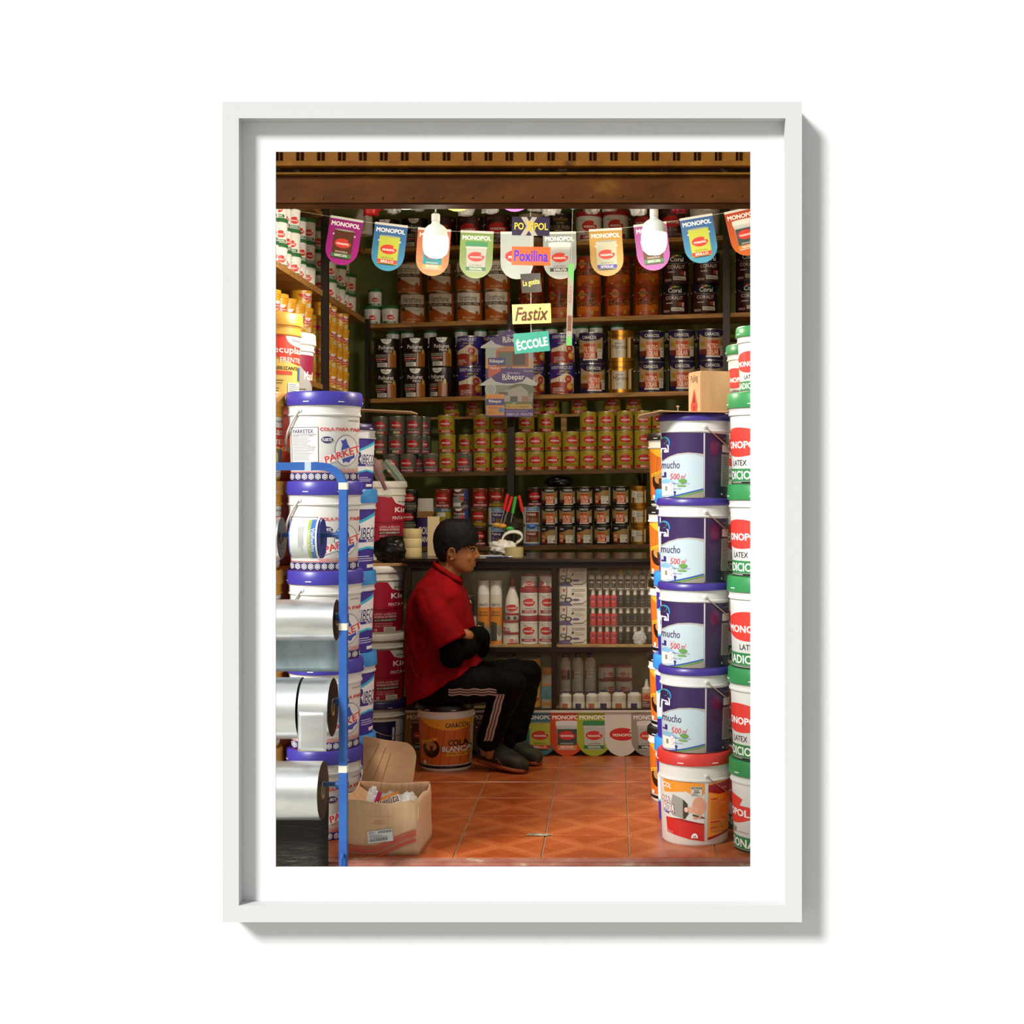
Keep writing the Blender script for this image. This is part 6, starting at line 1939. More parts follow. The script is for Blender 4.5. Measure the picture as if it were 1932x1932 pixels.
def art_pennant(bgc, kind, w, h):
    a = Art(0.45)
    W_ = w
    # white hem on top
    a.rect(-W_ / 2, -0.05 * h, W_ / 2, 0, '#d0cfc8')
    if kind == 'plain':
        a.logo(0.02 * w, -0.52 * h, 0.38 * w, 0.14 * h, c='#cf2a26')
        return a
    a.text('MONOPOL', 0, -0.15 * h, 0.86 * w, 0.09 * h, '#f6f4ee', 0.05)
    bt, bb = -0.27 * h, -0.86 * h
    bw_ = 0.62 * w
    cols = {'yellow': ('#b9c243', '#d0392c', 'SINTETICA', 'BRILLO', '#2a2a10'), 'brown': ('#5a2e14', '#3f7d45', 'MADERA', 'BARNIZ COPAL', '#efe6d8'),
            'grey': ('#b7b79e', '#3f3f9a', 'AUTOMOTIVA', 'NITROLAC', '#3a3a30'), 'green': ('#c0c3bb', '#2f7d4a', 'LATEX', 'TRADICIONAL', '#555'),
            'super': ('#b0b5b3', '#33403c', 'LATEX', 'SUPERLATEX', '#555'), 'fach': ('#3a4a44', '#d9822f', 'IMPERMEABILIZANTE', 'PARA FACHADAS', '#ddd'),
            'teal': ('#2f8f9a', '#cfa45a', 'IMPERMEABILIZANTE', 'PARA FACHADAS', '#e8e0d0')}[kind]
    if kind in ('green', 'super', 'fach', 'teal'):
        lidc = '#3a8a55' if kind == 'green' else '#dedfd8'
        a.poly([(-bw_ * 0.5, bt - 0.04 * h), (-bw_ * 0.44, bb), (bw_ * 0.44, bb), (bw_ * 0.5, bt - 0.04 * h)], '#bcbfb9')
        a.poly([(-bw_ * 0.47, bt - 0.14 * h), (-bw_ * 0.445, bb + 0.03 * h), (bw_ * 0.445, bb + 0.03 * h), (bw_ * 0.47, bt - 0.14 * h)], cols[0])
        a.rect(-bw_ * 0.54, bt - 0.06 * h, bw_ * 0.54, bt + 0.03 * h, lidc).ell(0, bt + 0.03 * h, bw_ * 0.54, 0.02 * h, lidc)
        a.rect(-bw_ * 0.52, bt - 0.1 * h, bw_ * 0.52, bt - 0.07 * h, '#c9ccc6')
    else:
        a.poly([(-bw_ * 0.5, bt), (-bw_ * 0.48, bb), (bw_ * 0.48, bb), (bw_ * 0.5, bt)], cols[0]).ell(0, bt, bw_ * 0.5, 0.018 * h, '#9a9a90').ell(0, bb, bw_ * 0.48, 0.015 * h, '#3a352c')
        a.ell(-bw_ * 0.52, bt - 0.1 * h, 0.025 * w, 0.018 * h, '#d8d8d0').ell(bw_ * 0.52, bt - 0.1 * h, 0.025 * w, 0.018 * h, '#d8d8d0')
    a.rect(-bw_ * 0.48, bb + 0.02 * h, bw_ * 0.48, bb + 0.1 * h, cols[1]).text(cols[3], 0, bb + 0.06 * h, bw_ * 0.62, 0.05 * h, '#f4f0e6', 0.04)
    a.text(cols[2], 0, bb + 0.135 * h, bw_ * 0.6, 0.035 * h, cols[4], 0.02)
    a.logo(0, (bt + bb) / 2 + 0.02 * h, bw_ * 0.4, 0.1 * h, c='#d23a2c')
    return a


def pennant(loc, tilt, w, h, bgc, kind, label, group, ang=0.0, bg2=None):
    o = thing('pennant', loc, label, 'pennant', group)
    o.rotation_euler = (0, R(tilt), R(ang))
    key = (bgc, kind, round(w, 4), round(h, 4))
    if key not in PENM:
        m = MB().prism(pen_shape(w, h), -0.0008, 0.0, bgc if not isinstance(bgc, str) else mat(bgc, 0.45)).mesh('card')
        fixn(m)
        PENM[key] = (m, art_pennant(bgc, kind, w, h).flat('print', 1.0, y=-0.001, off=0.00006))
    m, p = PENM[key]
    c_ = mobj('card', m, o)
    mobj('print', p, o)
    return o


PENM = {}


def grad_mat(name, c1, c2, h):
    """printed two-colour fade down the card"""
    m = bpy.data.materials.new(name)
    m.use_nodes = True
    nt = m.node_tree
    b = nt.nodes['Principled BSDF']
    tc = nt.nodes.new('ShaderNodeTexCoord'); sp = nt.nodes.new('ShaderNodeSeparateXYZ'); mr = nt.nodes.new('ShaderNodeMapRange'); rp = nt.nodes.new('ShaderNodeValToRGB')
    mr.inputs['From Min'].default_value = -h; mr.inputs['From Max'].default_value = 0
    rp.color_ramp.elements[0].color = lin(c2); rp.color_ramp.elements[1].color = lin(c1)
    nt.links.new(tc.outputs['Object'], sp.inputs[0]); nt.links.new(sp.outputs['Z'], mr.inputs['Value']); nt.links.new(mr.outputs[0], rp.inputs[0]); nt.links.new(rp.outputs[0], b.inputs['Base Color'])
    b.inputs['Roughness'].default_value = 0.45
    return m


YP = 6.8
pw, ph = 62.5 * YP / F, 90 * YP / F
PM = {'magenta': grad_mat('pennant_magenta', '#8f1470', '#a81a82', ph), 'blue': grad_mat('pennant_blue', '#2f5590', '#3d94b4', ph), 'orange': grad_mat('pennant_orange', '#b85a46', '#c89660', ph), 'green': grad_mat('pennant_green', '#6f9040', '#98ae6a', ph),
      'white': grad_mat('pennant_white', '#a9b2ae', '#a6afab', ph), 'silver': grad_mat('pennant_silver', '#868d86', '#a3aaa3', ph), 'gold': grad_mat('pennant_gold', '#b08430', '#bc9c58', ph), 'pink': grad_mat('pennant_pink', '#984484', '#ac54a8', ph), 'red': grad_mat('pennant_red', '#b03a14', '#c8641c', ph)}
BG = 'bunting across the shop'
pens = [((655, 411), 9.5, 'magenta', 'brown', 'magenta pennant with brown can, leftmost of the bunting'),
        ((739, 422), 7, 'blue', 'yellow', 'blue pennant with yellow can beside the magenta pennant'),
        ((820, 431), 4, 'orange', 'teal', 'orange pennant behind the left bulb'),
        ((900.5, 435.5), 2.5, 'green', 'green', 'green pennant with green-lidded bucket in the bunting'),
        ((975.5, 437), 0, 'white', 'plain', 'plain white pennant behind the orange sign'),
        ((1055.5, 437), -1, 'silver', 'super', 'silver grey pennant with white bucket right of the orange sign'),
        ((1142, 431), -3, 'gold', 'grey', 'golden pennant with grey can in the bunting'),
        ((1226, 421), -6.5, 'pink', 'brown', 'pink pennant behind the right bulb'),
        ((1312.5, 407.5), -9.5, 'blue', 'yellow', 'blue pennant with yellow can at the right of the bunting'),
        ((1396, 394), -13, 'red', 'fach', 'orange-red pennant cut off at the right end')]
strp = []
for i, ((px, py), tl, c_, k_, lab) in enumerate(pens):
    pennant(P(px, py, YP), tl, pw, ph, PM[c_], k_, lab, BG)
    strp.append(P(px, py + 3, YP) + Vector((0, 0.002, 0)))
strp = [Vector((-1.9, YP + 0.002, P(0, 372, YP).z))] + strp + [Vector((1.25, YP + 0.002, P(0, 350, YP).z))]
o = MB().tube(strp, 0.0008, mat('#c9c5b5', 0.6), 5).build('bunting_cord')
tag(o, 'thin white cord carrying the bunting', 'cord')
# second string, higher and further back: only the tips show below the beam
YP2 = 6.2
pw2, ph2 = 70 * YP2 / F, 100 * YP2 / F
for i, (px, yb_, c_, k_, nm) in enumerate(((766, 396, '#dfe2dc', 'super', 'white'), (863, 399, '#d9b25a', 'grey', 'yellow'), (971, 399.5, '#c86ac4', 'green', 'pink'), (1081, 395, '#4f9fd4', 'yellow', 'sky blue'), (1189, 386.5, '#d9703a', 'fach', 'orange'))):
    q = P(px, yb_, YP2)
    q.z += ph2
    pennant(q, 0, pw2, ph2, c_, k_, '%s pennant tip showing below the shutter beam' % nm, 'upper bunting')
strp = [Vector((x, YP2, 0)) for x in (-1.9, 1.25)]
for q in strp:
    q.z = P(0, 397, YP2).z + ph2 - 0.004
    q.y += 0.0012
tag(MB().tube(strp, 0.0008, mat('#c9c5b5', 0.6), 5).build('bunting_cord'), 'thin cord of the upper bunting behind the beam', 'cord')

# pennants taped along the counter foot
YQ = YC - 0.012
pw3, ph3 = 64 * YQ / F, 86 * YQ / F
zt3 = PZ(1340, YQ)
CB = 'pennants along the counter foot'
for i, (px, c_, k_, lab) in enumerate(((796, '#8a6a3a', 'brown', 'brown pennant at the counter foot behind the stool bucket'), (868, '#7a5a2c', 'grey', 'drab pennant at the counter foot between stool and leg'), (920, '#5a4a2c', 'brown', 'dark pennant at the counter foot behind the shoes'), (972, '#5a2a3a', 'brown', 'wine pennant at the counter foot behind the shoes'),
                                      (1019, '#3f7d86', 'yellow', 'teal pennant with yellow can at the counter foot'), (1070, '#cf4a1e', 'fach', 'orange-red pennant at the counter foot'), (1121, '#a3b02c', 'green', 'lime green pennant at the counter foot'), (1173, '#dcdacf', 'plain', 'white pennant with red oval at the counter foot'), (1223, '#9a958a', 'super', 'grey pennant with white bucket at the counter foot'))):
    pennant(Vector((PX(px, YQ), YQ - 0.0012 * i, zt3)), 0, pw3, ph3, c_, k_, lab, CB)
o = boxpart('clear_tape', (PX(880, YQ), YQ - 0.0165, zt3 - 0.006), (PX(1245, YQ), YQ - 0.0155, zt3 + 0.003), mat('#d9d5c5', 0.25))
tag(o, 'long strip of pale tape holding the counter pennants', 'tape')

# ------------------------------------------------------------------ hanging signs
YS = 6.45
HS = 'hanging brand signs'


def sign(cx, cy, w, h, bgc, label, art, tilt=0.0, yaw=0.0, y=YS):
    o = thing('hanging_sign', P(cx, cy, y), label, 'sign', HS)
    k = y / F
    o.rotation_euler = (0, R(tilt), R(yaw))
    boxpart('board', (-w * k / 2, 0, -h * k / 2), (w * k / 2, 0.002, h * k / 2), mat(bgc, 0.4), o)
    mobj('print', art.flat('print', k, y=-0.0004), o)
    return o


a = Art(0.35)
a.poly([(-20, -17.5), (-11, -17.5), (2, 0), (-11, 17.5), (-20, 17.5), (-6, 0)], '#b8b4ac').poly([(20, -17.5), (10, -17.5), (-3, 0), (10, 17.5), (20, 17.5), (6, 0)], '#b8b4ac') if False else None
a.poly([(-19, 17.5), (-8, 17.5), (13, -17.5), (2, -17.5)], '#8f8c84').poly([(2, 17.5), (12, 17.5), (-9, -17.5), (-19, -17.5)], '#8f8c84')
a.text('PO', -22, 0, 17, 13, '#c9b23a', 0.03).text('X', -3, 0.5, 12, 19, '#b8952a', 0.05).text('IPOL', 18, 0, 29, 13, '#c9b23a', 0.03)
sign(1001.5, 427, 71, 35, '#1d1430', 'dark purple sign with yellow and grey lettering, top of the chain', a, 1.2)
a = Art(0.35).text('Poxilina', 0, 0, 63, 20, '#2f1c9c', 0.06)
sign(1002, 483, 73, 35, '#c84a1a', 'orange sign with violet lettering in the hanging chain', a, 1.2)
a = Art(0.35).text('La gotita', 0, 0, 32, 13, '#d3b94a', 0.03, 0.2, 6)
sign(1002, 534, 38, 36, '#23201a', 'small dark sign with yellow lettering, slightly turned', a, -5, 12)
a = Art(0.35).text('Fastix', 0, 0, 62, 25, '#4a2410', 0.05, 0.3)
sign(1003, 592, 73, 37, '#b5a962', 'pale yellow sign with brown lettering in the hanging chain', a, -2)
a = Art(0.35).text('ÉCCOLE', 0.5, -0.5, 58, 20, '#f2f2ea', 0.04, 0.0, 5)
sign(1003, 646, 67, 38, '#237768', 'turquoise sign with white lettering, lowest of the chain', a, -5)
CH = mat('#c9c5ba', 0.4, 0.4, 'thread')
tag(MB().tube([Vector((PX(1001, YS), YS + 0.0035, 3.4)), P(1001, 410, YS + 0.0035), P(1002, 630, YS + 0.0035)], 0.0008, CH, 5).build('sign_thread'), 'thin thread on which the brand signs hang', 'thread')
# narrow striped strip hanging at x 1075
st = thing('hanging_strip', P(1075.5, 575, YS), 'narrow green and white product strip hanging beside the signs', 'strip')
k = YS / F
boxpart('board', (-5.5 * k, 0, -77 * k), (5.5 * k, 0.002, 77 * k), mat('#77746a', 0.4), st)
sa = Art(0.4)
sa.rect(-5.5, -77, 5.5, 77, '#77746a')
sa.poly([(-5.5, 60), (5.5, 40), (5.5, 77), (-5.5, 77)], '#4f8a4a').rect(-5.5, -77, 5.5, -60, '#4f8a4a').rect(-4, -20, 4, -50, '#6d3a24').text('REDES', 0, 20, 30, 5, '#8a3a2c', 0.02, 0, 90).text('FASTIX', 0, -35, 26, 6, '#2c2824', 0.03, 0, 90).lines(-4, 2, 4, 18, 5, '#6a665c', 0.4)
mobj('print', sa.flat('print', k, y=-0.0004), st)
MB().tube([(0, 0.001, 76 * k), (0, 0.001, 3.4 - st.location.z)], 0.0008, CH, 4).build('thread', st)
st.rotation_euler = (0, R(1.5), 0)

# house-shaped signs hung at the middle shelf
YH = 8.42


def house(cx, cy, label, variant):
    k = YH / F
    o = thing('house_sign', P(cx, cy, YH), label, 'sign', 'house-shaped signs')
    out = [(0, 47), (54, 14), (52, 10), (45, 10), (45, -45), (41, -49), (-41, -49), (-45, -45), (-45, 10), (-54, 10), (-54, 13)]
    m = MB().prism([(x * k, z * k) for x, z in out], 0, 0.003, mat('#c9cfc8', 0.45)).mesh('board')
    fixn(m)
    mobj('board', m, o)
    a = Art(0.4)
    if variant == 0:
        a.rect(-45, -49, 45, 11, '#c9a274').rect(-45, -10, 45, 11, '#a9b4b4').rect(-25, -25, 36, 8, '#a0552c').rect(-20, -22, 4, 2, '#5a6a5a').rect(6, -22, 30, 3, '#46301c').poly([(-26, 8), (0, 16), (38, 10), (36, 5), (-24, 4)], '#c27a44').rect(-45, -49, 45, -28, '#45207a').rect(-40, -12, -7, 2 - 10, '#4a4290')
        a.rect(-40, -22, -7, -8, '#443c86').text('Ribepar', -23.5, -15, 27, 8, WH, 0.03).rect(-40, -45, -16, -24, '#cf5a24').text('TRIPLE', -28, -28, 18, 4, WH, 0.03).text('SOLAR', 36, -33, 17, 4, '#d8d0e0', 0.02).text('PREMIUM', 24, -27, 12, 2.5, '#d8d0e0', 0)
    else:
        a.rect(-45, -49, 45, 11, '#8a8f7a').ell(22, 2, 24, 12, '#5f6a48').poly([(-26, -6), (22, 10), (36, -2), (36, -22), (-26, -22)], '#a8a394').rect(2, -20, 16, -10, '#4a463c').rect(-20, -8, -2, -2, '#5a564a').rect(24, -20, 36, -10, '#9a6a4a').rect(-45, -30, 45, -20, '#5d6a3a').poly([(-6, -30), (10, -21), (14, -21), (4, -30)], '#a8a394')
        a.rect(-45, -49, 45, -33, '#45207a').ell(-35, 3, 10.5, 10.5, '#dfe2dc').ell(-35, 3, 9.5, 9.5, '#a9aeac')
        a.rect(-43, -46, -9, -6, '#d99238').rect(-43, -27, -9, -15, '#443c86').text('Ribepar', -26, -20, 24, 7, WH, 0.03).text('FRENTES', -30, -32, 18, 4, '#6a3a10', 0.02).ell(-15, -36, 5.5, 5, '#5f86a8').lines(-41, -44, -25, -37, 3, '#8a5a1c', 0.3)
        a.rect(-5, -34, 42, -25, '#c9a23a').text('EN TUS PAREDES', 18, -30, 41, 4.5, '#4a3a10', 0.02).text('Impermeabilizante', 14, -38, 40, 4, '#b8a8c4', 0.01).text('RIBEFLEX FRENTES', 20, -44, 49, 5.2, '#e0d8e8', 0.02)
    a.poly([(0, 47), (33, 27), (26, 18), (10, 14), (-10, 14), (-26, 18), (-34, 26)], '#45207a').text('Ribepar', 8, 25, 41, 13, WH, 0.03).text('PINTURAS', 8, 33.5, 24, 3, '#e0d8e8', 0.02).rect(-12, 20.5, -4, 21.3, WH)
    a.ell(0, 43.5, 1.6, 1.6, '#b8b0a0')
    mobj('print', a.flat('print', k, y=-0.0004), o)
    return o


house(961, 667, 'house-shaped purple sign with orange house picture, upper one', 0)
o = house(961, 738, 'house-shaped purple sign with grey house picture, lower one', 1)
o.location.y -= 0.02
hsg = [q for q in bpy.data.objects if q.get('label', '').endswith('upper one') and q.name.startswith('house_sign')][0]
MB().tube([Vector((0.0, 0.16, ZB_ - 0.03 - hsg.location.z)), Vector((0, 0.006, 44 * YH / F)), Vector((0, 0.006, -25 * YH / F))], 0.001, CH, 5).build('cord', hsg)

# ------------------------------------------------------------------ lamps
BEM = emis_mat('lit_bulb', (1.0, 0.915, 0.775), BULB_STRENGTH)
BCOL = mat('#c9cfc6', 0.5, 0, 'bulb_housing')
for i, (px, ytop, yb_) in enumerate(((822, 401, 487), (1234, 391, 481))):
    YL_ = 5.85
    k = YL_ / F
    q = P(px, yb_, YL_)
    o = thing('light_bulb', q, 'lit LED bulb hanging before the bunting, %s one' % ('left', 'right')[i], 'lamp', 'hanging bulbs')
    h = (yb_ - ytop) * k
    r = 24 * k
    MB().lathe([(0.0, 0.0), (r * 0.5, h * 0.02), (r * 0.85, h * 0.1), (r * 0.98, h * 0.22), (r * 1.0, h * 0.38), (r * 0.97, h * 0.45)], BEM, 28).build('globe', o)
    prof = [(r * 0.98, h * 0.45), (r * 0.9, h * 0.58), (r * 0.8, h * 0.66), (r * 0.6, h * 0.71), (r * 0.36, h * 0.745), (r * 0.3, h * 0.8)]
    hs = MB().lathe(prof, BCOL, 28)
    hs.build('housing', o)
    MB().lathe([(r * 0.3, h * 0.8), (r * 0.34, h * 0.81), (r * 0.34, h * 0.95), (r * 0.28, h * 0.97)], mat('#d5d2c4', 0.5), 18).build('socket', o)
    MB().lathe([(r * 0.25, h * 0.97), (r * 0.22, h)], BLACKP, 12).build('cap', o)
    MB().tube([(0, 0, h), (0, 0, h + 0.02), (0.002, 0, 3.4 - q.z)], 0.003, mat('#cfc9b8', 0.6), 6).build('cable', o)

# clear bags hanging from the ceiling behind the beam
for i, px in enumerate((700, 742, 790, 880, 925, 1010, 1040, 1118, 1150, 1205, 1280, 1330)):
    Yb = 6.95 + 0.12 * (i % 3)
    c_ = CLEAR
    if i in (0, 10):
        c_ = mat(('#a8201c', '#7d1e2c')[i == 10], 0.35)
    o = crumple('hanging_bag', (0, 0, 0), 0.055, 0.05, 0.16, c_, 'crumpled %s plastic bag hanging under the ceiling, %s from left' % ('red' if i in (0, 10) else 'clear', ORD[i]), 'bag', i + 11, 0.35, None, 3.5)
    o.location = P(px, 407 - (i % 3) * 4, Yb)
    o['group'] = 'bags hanging under the ceiling'
    MB().tube([(0, 0, 0.28), (0, 0, 3.4 - o.location.z)], 0.001, CH, 4).build('string', o)

# ------------------------------------------------------------------ things on the counter
zc = CT + 0.0145
o = MB().lathe([(0.045, 0), (0.0465, 0.001), (0.0465, 0.049), (0.045, 0.05), (0.038, 0.05), (0.037, 0.049), (0.037, 0.001), (0.038, 0)], mat('#b9a878', 0.3), 32).build('tape_roll', None, P(970, 1055, YC + 0.1))
o.location.z = zc
tag(o, 'thick roll of beige packing tape standing on the counter', 'tape')
BAG = mat('#dcd9ce', 0.35, 0, 'white_bag_film')
b = crumple('shopping_bag', Vector((PX(948, YC + 0.26), YC + 0.26, zc)), 0.062, 0.05, 0.042, BAG, 'white plastic shopping bag with looped handle on the counter', 'bag', 21, 0.3)
hl = MB().grid(lambda u, v: Vector((0.045 + 0.05 * math.cos(R(-60 + 300 * u)) * (1 - 0.0 * v) + 0.006 * math.sin(u * 9), (v - 0.5) * 0.03 * (0.5 + abs(u - 0.5)), 0.088 + 0.033 * math.sin(R(-60 + 300 * u)) + 0.18 * (0.045 - 0.05) + 0.012 * (v - 0.5) + 0.012 * math.cos(R(-60 + 300 * u)))), 24, 3, BAG).build('handle', b)
md = hl.modifiers.new('thickness', 'SOLIDIFY'); md.thickness = 0.008; md.offset = 0
for i, (c_, dx, rz) in enumerate((('#d5d2c6', 0, 5), ('#7d8a6a', 0.01, -6), ('#c9c6bc', -0.006, 12))):
    o = boxpart('paper_sheet', (-0.075, -0.045, 0), (0.075, 0.045, 0.003), mat(c_, 0.7))
    o.location = Vector((PX(922, YC + 0.08) + dx, YC + 0.09, zc + 0.0016 + i * 0.0033))
    o.rotation_euler = (0, 0, R(rz))
    tag(o, '%s sheet in the little paper pile on the counter' % ('lowest', 'middle olive', 'topmost')[i], 'paper', 'papers on the counter')
pn = thing('pen', Vector((PX(940, YC + 0.03), YC + 0.035, zc + 0.005)), 'grey pen lying beside the papers on the counter', 'pen')
MB().tube([(-0.06, 0, 0), (0.05, 0.01, 0)], 0.0045, mat('#3a4a78', 0.4), 8).build('barrel', pn)
MB().tube([(0.05, 0.01, 0), (0.068, 0.0116, 0)], 0.005, METAL, 8).build('tip', pn)
# cups stack of cream tape, board, and the tool bundle
tb = thing('tape_pile', Vector((PX(778, YC + 0.12), YC + 0.12, zc)), 'short pile of cream tape rolls left of the head', 'tape')
for i in range(3):
    MB().lathe([(0.046, 0.0), (0.047, 0.002), (0.047, 0.045), (0.046, 0.047)], mat(('#cdb887', '#d2bf90', '#c8b280')[i], 0.4), 28).build('roll', tb, (0, 0, i * 0.0475))
o = boxpart('leaning_card', (-0.03, 0, 0), (0.03, 0.004, 0.2), mat('#c9b48a', 0.6))
o.location = Vector((PX(818, YC + 0.2), YC + 0.2, zc + 0.101)); tag(o, 'tall beige card standing behind the head', 'card')

ZT_ = YC + 0.38
tl = thing('tool_stand', Vector((PX(968, ZT_), ZT_, zc)), 'dark countertop stand full of tools and small packets', 'stand')
MB().lathe([(0.07, 0), (0.07, 0.008), (0.012, 0.012), (0.01, 0.2)], BLACKP, 20).build('base', tl)
MB().lathe([(0.03, 0.13), (0.045, 0.135), (0.045, 0.165), (0.03, 0.17)], STEELD, 20).build('tray', tl)
for i, (px0, py0, px1, py1, c_, nm) in enumerate(((958, 932, 951, 962, '#c0201c', 'red grip leaning left, first of the tool bundle'), (966, 937, 957, 966, '#c82420', 'red ribbed grip, second of the tool bundle'), (973, 937, 967, 969, '#3f9a3c', 'green ribbed grip in the tool bundle'), (979, 935, 986, 965, '#c0201c', 'red grip leaning right in the tool bundle'))):
    a_, b_ = P(px1, py1, ZT_ - 0.03), P(px0, py0, ZT_ - 0.03)
    o = thing('hand_tool', a_, nm, 'tool', 'tools in the stand')
    d = b_ - a_
    n = 10
    MB().tube([d * (i_ / n) for i_ in range(n + 1)], 0.009, mat(c_, 0.35), 10, rads=[0.0085 + 0.0012 * (i_ % 2) for i_ in range(n + 1)]).build('grip', o)
    MB().tube([Vector((0, 0, 0)), -d * 0.95], 0.003, METAL, 6).build('shaft', o)
for i, (px, py, c_, nm) in enumerate(((937, 990, '#b8902c', 'amber round packet at the tool stand'), (948, 992, '#c98a2c', 'orange and yellow packet at the tool stand'), (962, 997, '#3f9a3c', 'green small packet at the tool stand'), (1003, 992, '#3a5aa0', 'blue packet in clear wrap at the tool stand'))):
    q = P(px, py, ZT_ - 0.06)
    MB().tube([Vector(q), Vector((PX(968, ZT_), ZT_, q.z - 0.0))], 0.0015, METAL, 5).build('hook', tl, -Vector(tl.location))
    o = crumple('small_packet', q + Vector((0, 0, -0.015)), 0.022, 0.014, 0.014, mat(c_, 0.3), nm, 'packet', 30 + i, 0.2, None, 3, 2)
    o['group'] = 'packets at the tool stand'
# black bag with cardboard on the crimson stack
zk = 0.2547 + 2 * 0.3377 + 0.0004
o = boxpart('cardboard_tray', (-0.12, -0.1, 0), (0.12, 0.1, 0.012), CARD); o.location = Vector((PX(735, 7.05), 7.08, zk + 0.006))
tag(o, 'torn cardboard tray under the black bag', 'cardboard')
crumple('rubbish_bag', Vector((PX(738, 7.05), 7.06, zk + 0.0125)), 0.09, 0.075, 0.07, noise_mat('black_bag', '#0c0b0a', '#1b1916', 8, 0.3), 'shiny black plastic bag on the crimson bucket stack', 'bag', 9, 0.2)
# clear tubes of red brushes leaning out over the blue lids
for i, (x0_, y0_, x1_, y1_, c_, nm) in enumerate(((700, 862, 735, 940, '#a82a20', 'red brush set in clear wrap hanging over the blue lid'), (726, 868, 763, 915, '#4a7d2c', 'green tube in clear wrap beside the red brush set'), (712, 868, 722, 890, '#c8601c', 'orange packet between the red and green tubes'))):
    a_, b_ = P(x0_, y0_, 5.85), P(x1_, y1_, 5.85)
    o = thing('brush_packet', a_, nm, 'packet', 'wrapped brushes over the stack')
    d = b_ - a_
    MB().tube([d * 0.02, d * 0.8], 0.008, mat(c_, 0.4), 8).build('stick', o)
    MB().tube([Vector((0, 0, 0)), d * 0.1, d * 0.5, d * 0.92, d], 0.016, glass_mat('clear_wrap', '#e8e4dc', 0.18, 0.15), 8, rads=[0.006, 0.02, 0.02, 0.016, 0.004]).build('wrap', o)
o = boxpart('cardboard_sheet', (-0.13, -0.1, 0), (0.13, 0.1, 0.004), CARD); o.location = Vector((PX(722, 5.8), 5.8, PZ(776, 5.8))); o.rotation_euler = (0, R(2.5), 0)
tag(o, 'thin cardboard sheet lying on the dark-lidded bucket', 'cardboard')

# ------------------------------------------------------------------ the seated person
from mathutils.bvhtree import BVHTree
from mathutils import noise as mnoise
YM_ = 6.62
bucket('cola', (PX(842, 6.66), 6.66, 0.0), R(-7), 'orange-labelled glue bucket with black lid used as a stool', 'bucket')
PK = YM_ / F


def ico(sub=3):
    bm = bmesh.new()
    bmesh.ops.create_icosphere(bm, subdivisions=sub, radius=1)
    v = [x.co.copy() for x in bm.verts]
    f = [tuple(q.index for q in p.verts) for p in bm.faces]
    bm.free()
    return v, f


ICO = ico(3)


class Blob:
    def __init__(self):
        self.v = []
        self.f = []

    def add(self, v, f):
        n = len(self.v)
        self.v += v
        self.f += [tuple(i + n for i in q) for q in f]
        return self

    def ell(self, c, r, rot=None):
        m = rot.to_matrix() if rot else None
        vs_ = []
        for p in ICO[0]:
            q = Vector((p.x * r[0], p.y * r[1], p.z * r[2]))
            if m:
                q = m @ q
            vs_.append(Vector(c) + q)
        return self.add(vs_, ICO[1])

    def limb(self, pts, rads, seg=20, flat=False):
        """round tapered limb through points"""
        mb = MB()
        mb.tube(pts, 0, None, seg, rads=rads)
        self.add([Vector(p) for p in mb.v], mb.f)
        if not flat:
            for p, r in zip(pts, rads):
                self.ell(p, (r, r, r))
        return self

    def loft(self, rings):
        n = len(rings[0])
        vs_ = [p for r in rings for p in r]
        fs = []
        for j in range(len(rings) - 1):
            for i in range(n):
                i2 = (i + 1) % n
                fs.append((j * n + i, j * n + i2, (j + 1) * n + i2, (j + 1) * n + i))
        fs.append(tuple(reversed(range(n))))
        fs.append(tuple((len(rings) - 1) * n + i for i in range(n)))
        return self.add(vs_, fs)

    def mesh(self, name, voxel, m, smooth=4, disp=None):
        me = bpy.data.meshes.new('tmp')
        me.from_pydata([tuple(p) for p in self.v], [], self.f)
        fixn(me)
        ob = mobj('tmp', me)
        md = ob.modifiers.new('r', 'REMESH')
        md.mode = 'VOXEL'
        md.voxel_size = voxel
        ms = ob.modifiers.new('s', 'SMOOTH')
        ms.factor = 0.5
        ms.iterations = smooth
        bpy.context.view_layer.update()
        dg = bpy.context.evaluated_depsgraph_get()
        out = bpy.data.meshes.new_from_object(ob.evaluated_get(dg))
        out.name = name
        bpy.data.objects.remove(ob)
        bpy.data.meshes.remove(me)
        if disp:
            out.update()
            nr = [v.normal.copy() for v in out.vertices]
            for v, n in zip(out.vertices, nr):
                v.co += n * disp(v.co)
        out.materials.clear()
        out.materials.append(m)
        out.polygons.foreach_set('use_smooth', [True] * len(out.polygons))
        out.update()
        return out


def W(px, py, y=YM_):
    return P(px, py, y)


SKIN = noise_mat('skin', '#8d5a33', '#a56b40', 6, 0.5)
SHIRT = noise_mat('red_cotton', '#73080d', '#900d13', 9, 0.75, bump=0.25, bscale=26, spec=0.06)
BLKF = noise_mat('black_fleece', '#060504', '#0d0a08', 12, 0.85, bump=0.2, bscale=40, spec=0.06)
TRO = noise_mat('black_track_fabric', '#080706', '#12100c', 8, 0.7, bump=0.3, bscale=20, spec=0.06)
HAIRM = noise_mat('black_hair', '#060403', '#0f0a08', 40, 0.6, stretch=(5, 5, 1), bump=0.4, spec=0.2)

HEAD = [(983, 850, 872, .022), (988, 836, 886, .05), (996, 828, 893, .066), (1008, 823, 897.5, .074), (1020, 822, 899, .077), (1030, 822.5, 899.3, .077), (1036, 823.5, 897, .076), (1043, 826, 896.5, .074),
        (1050, 829, 896.5, .072), (1058, 834, 896.5, .067), (1064, 840, 895.5, .063), (1070, 848, 894.2, .057), (1075, 857, 893, .05), (1079, 868, 889.5, .036)]


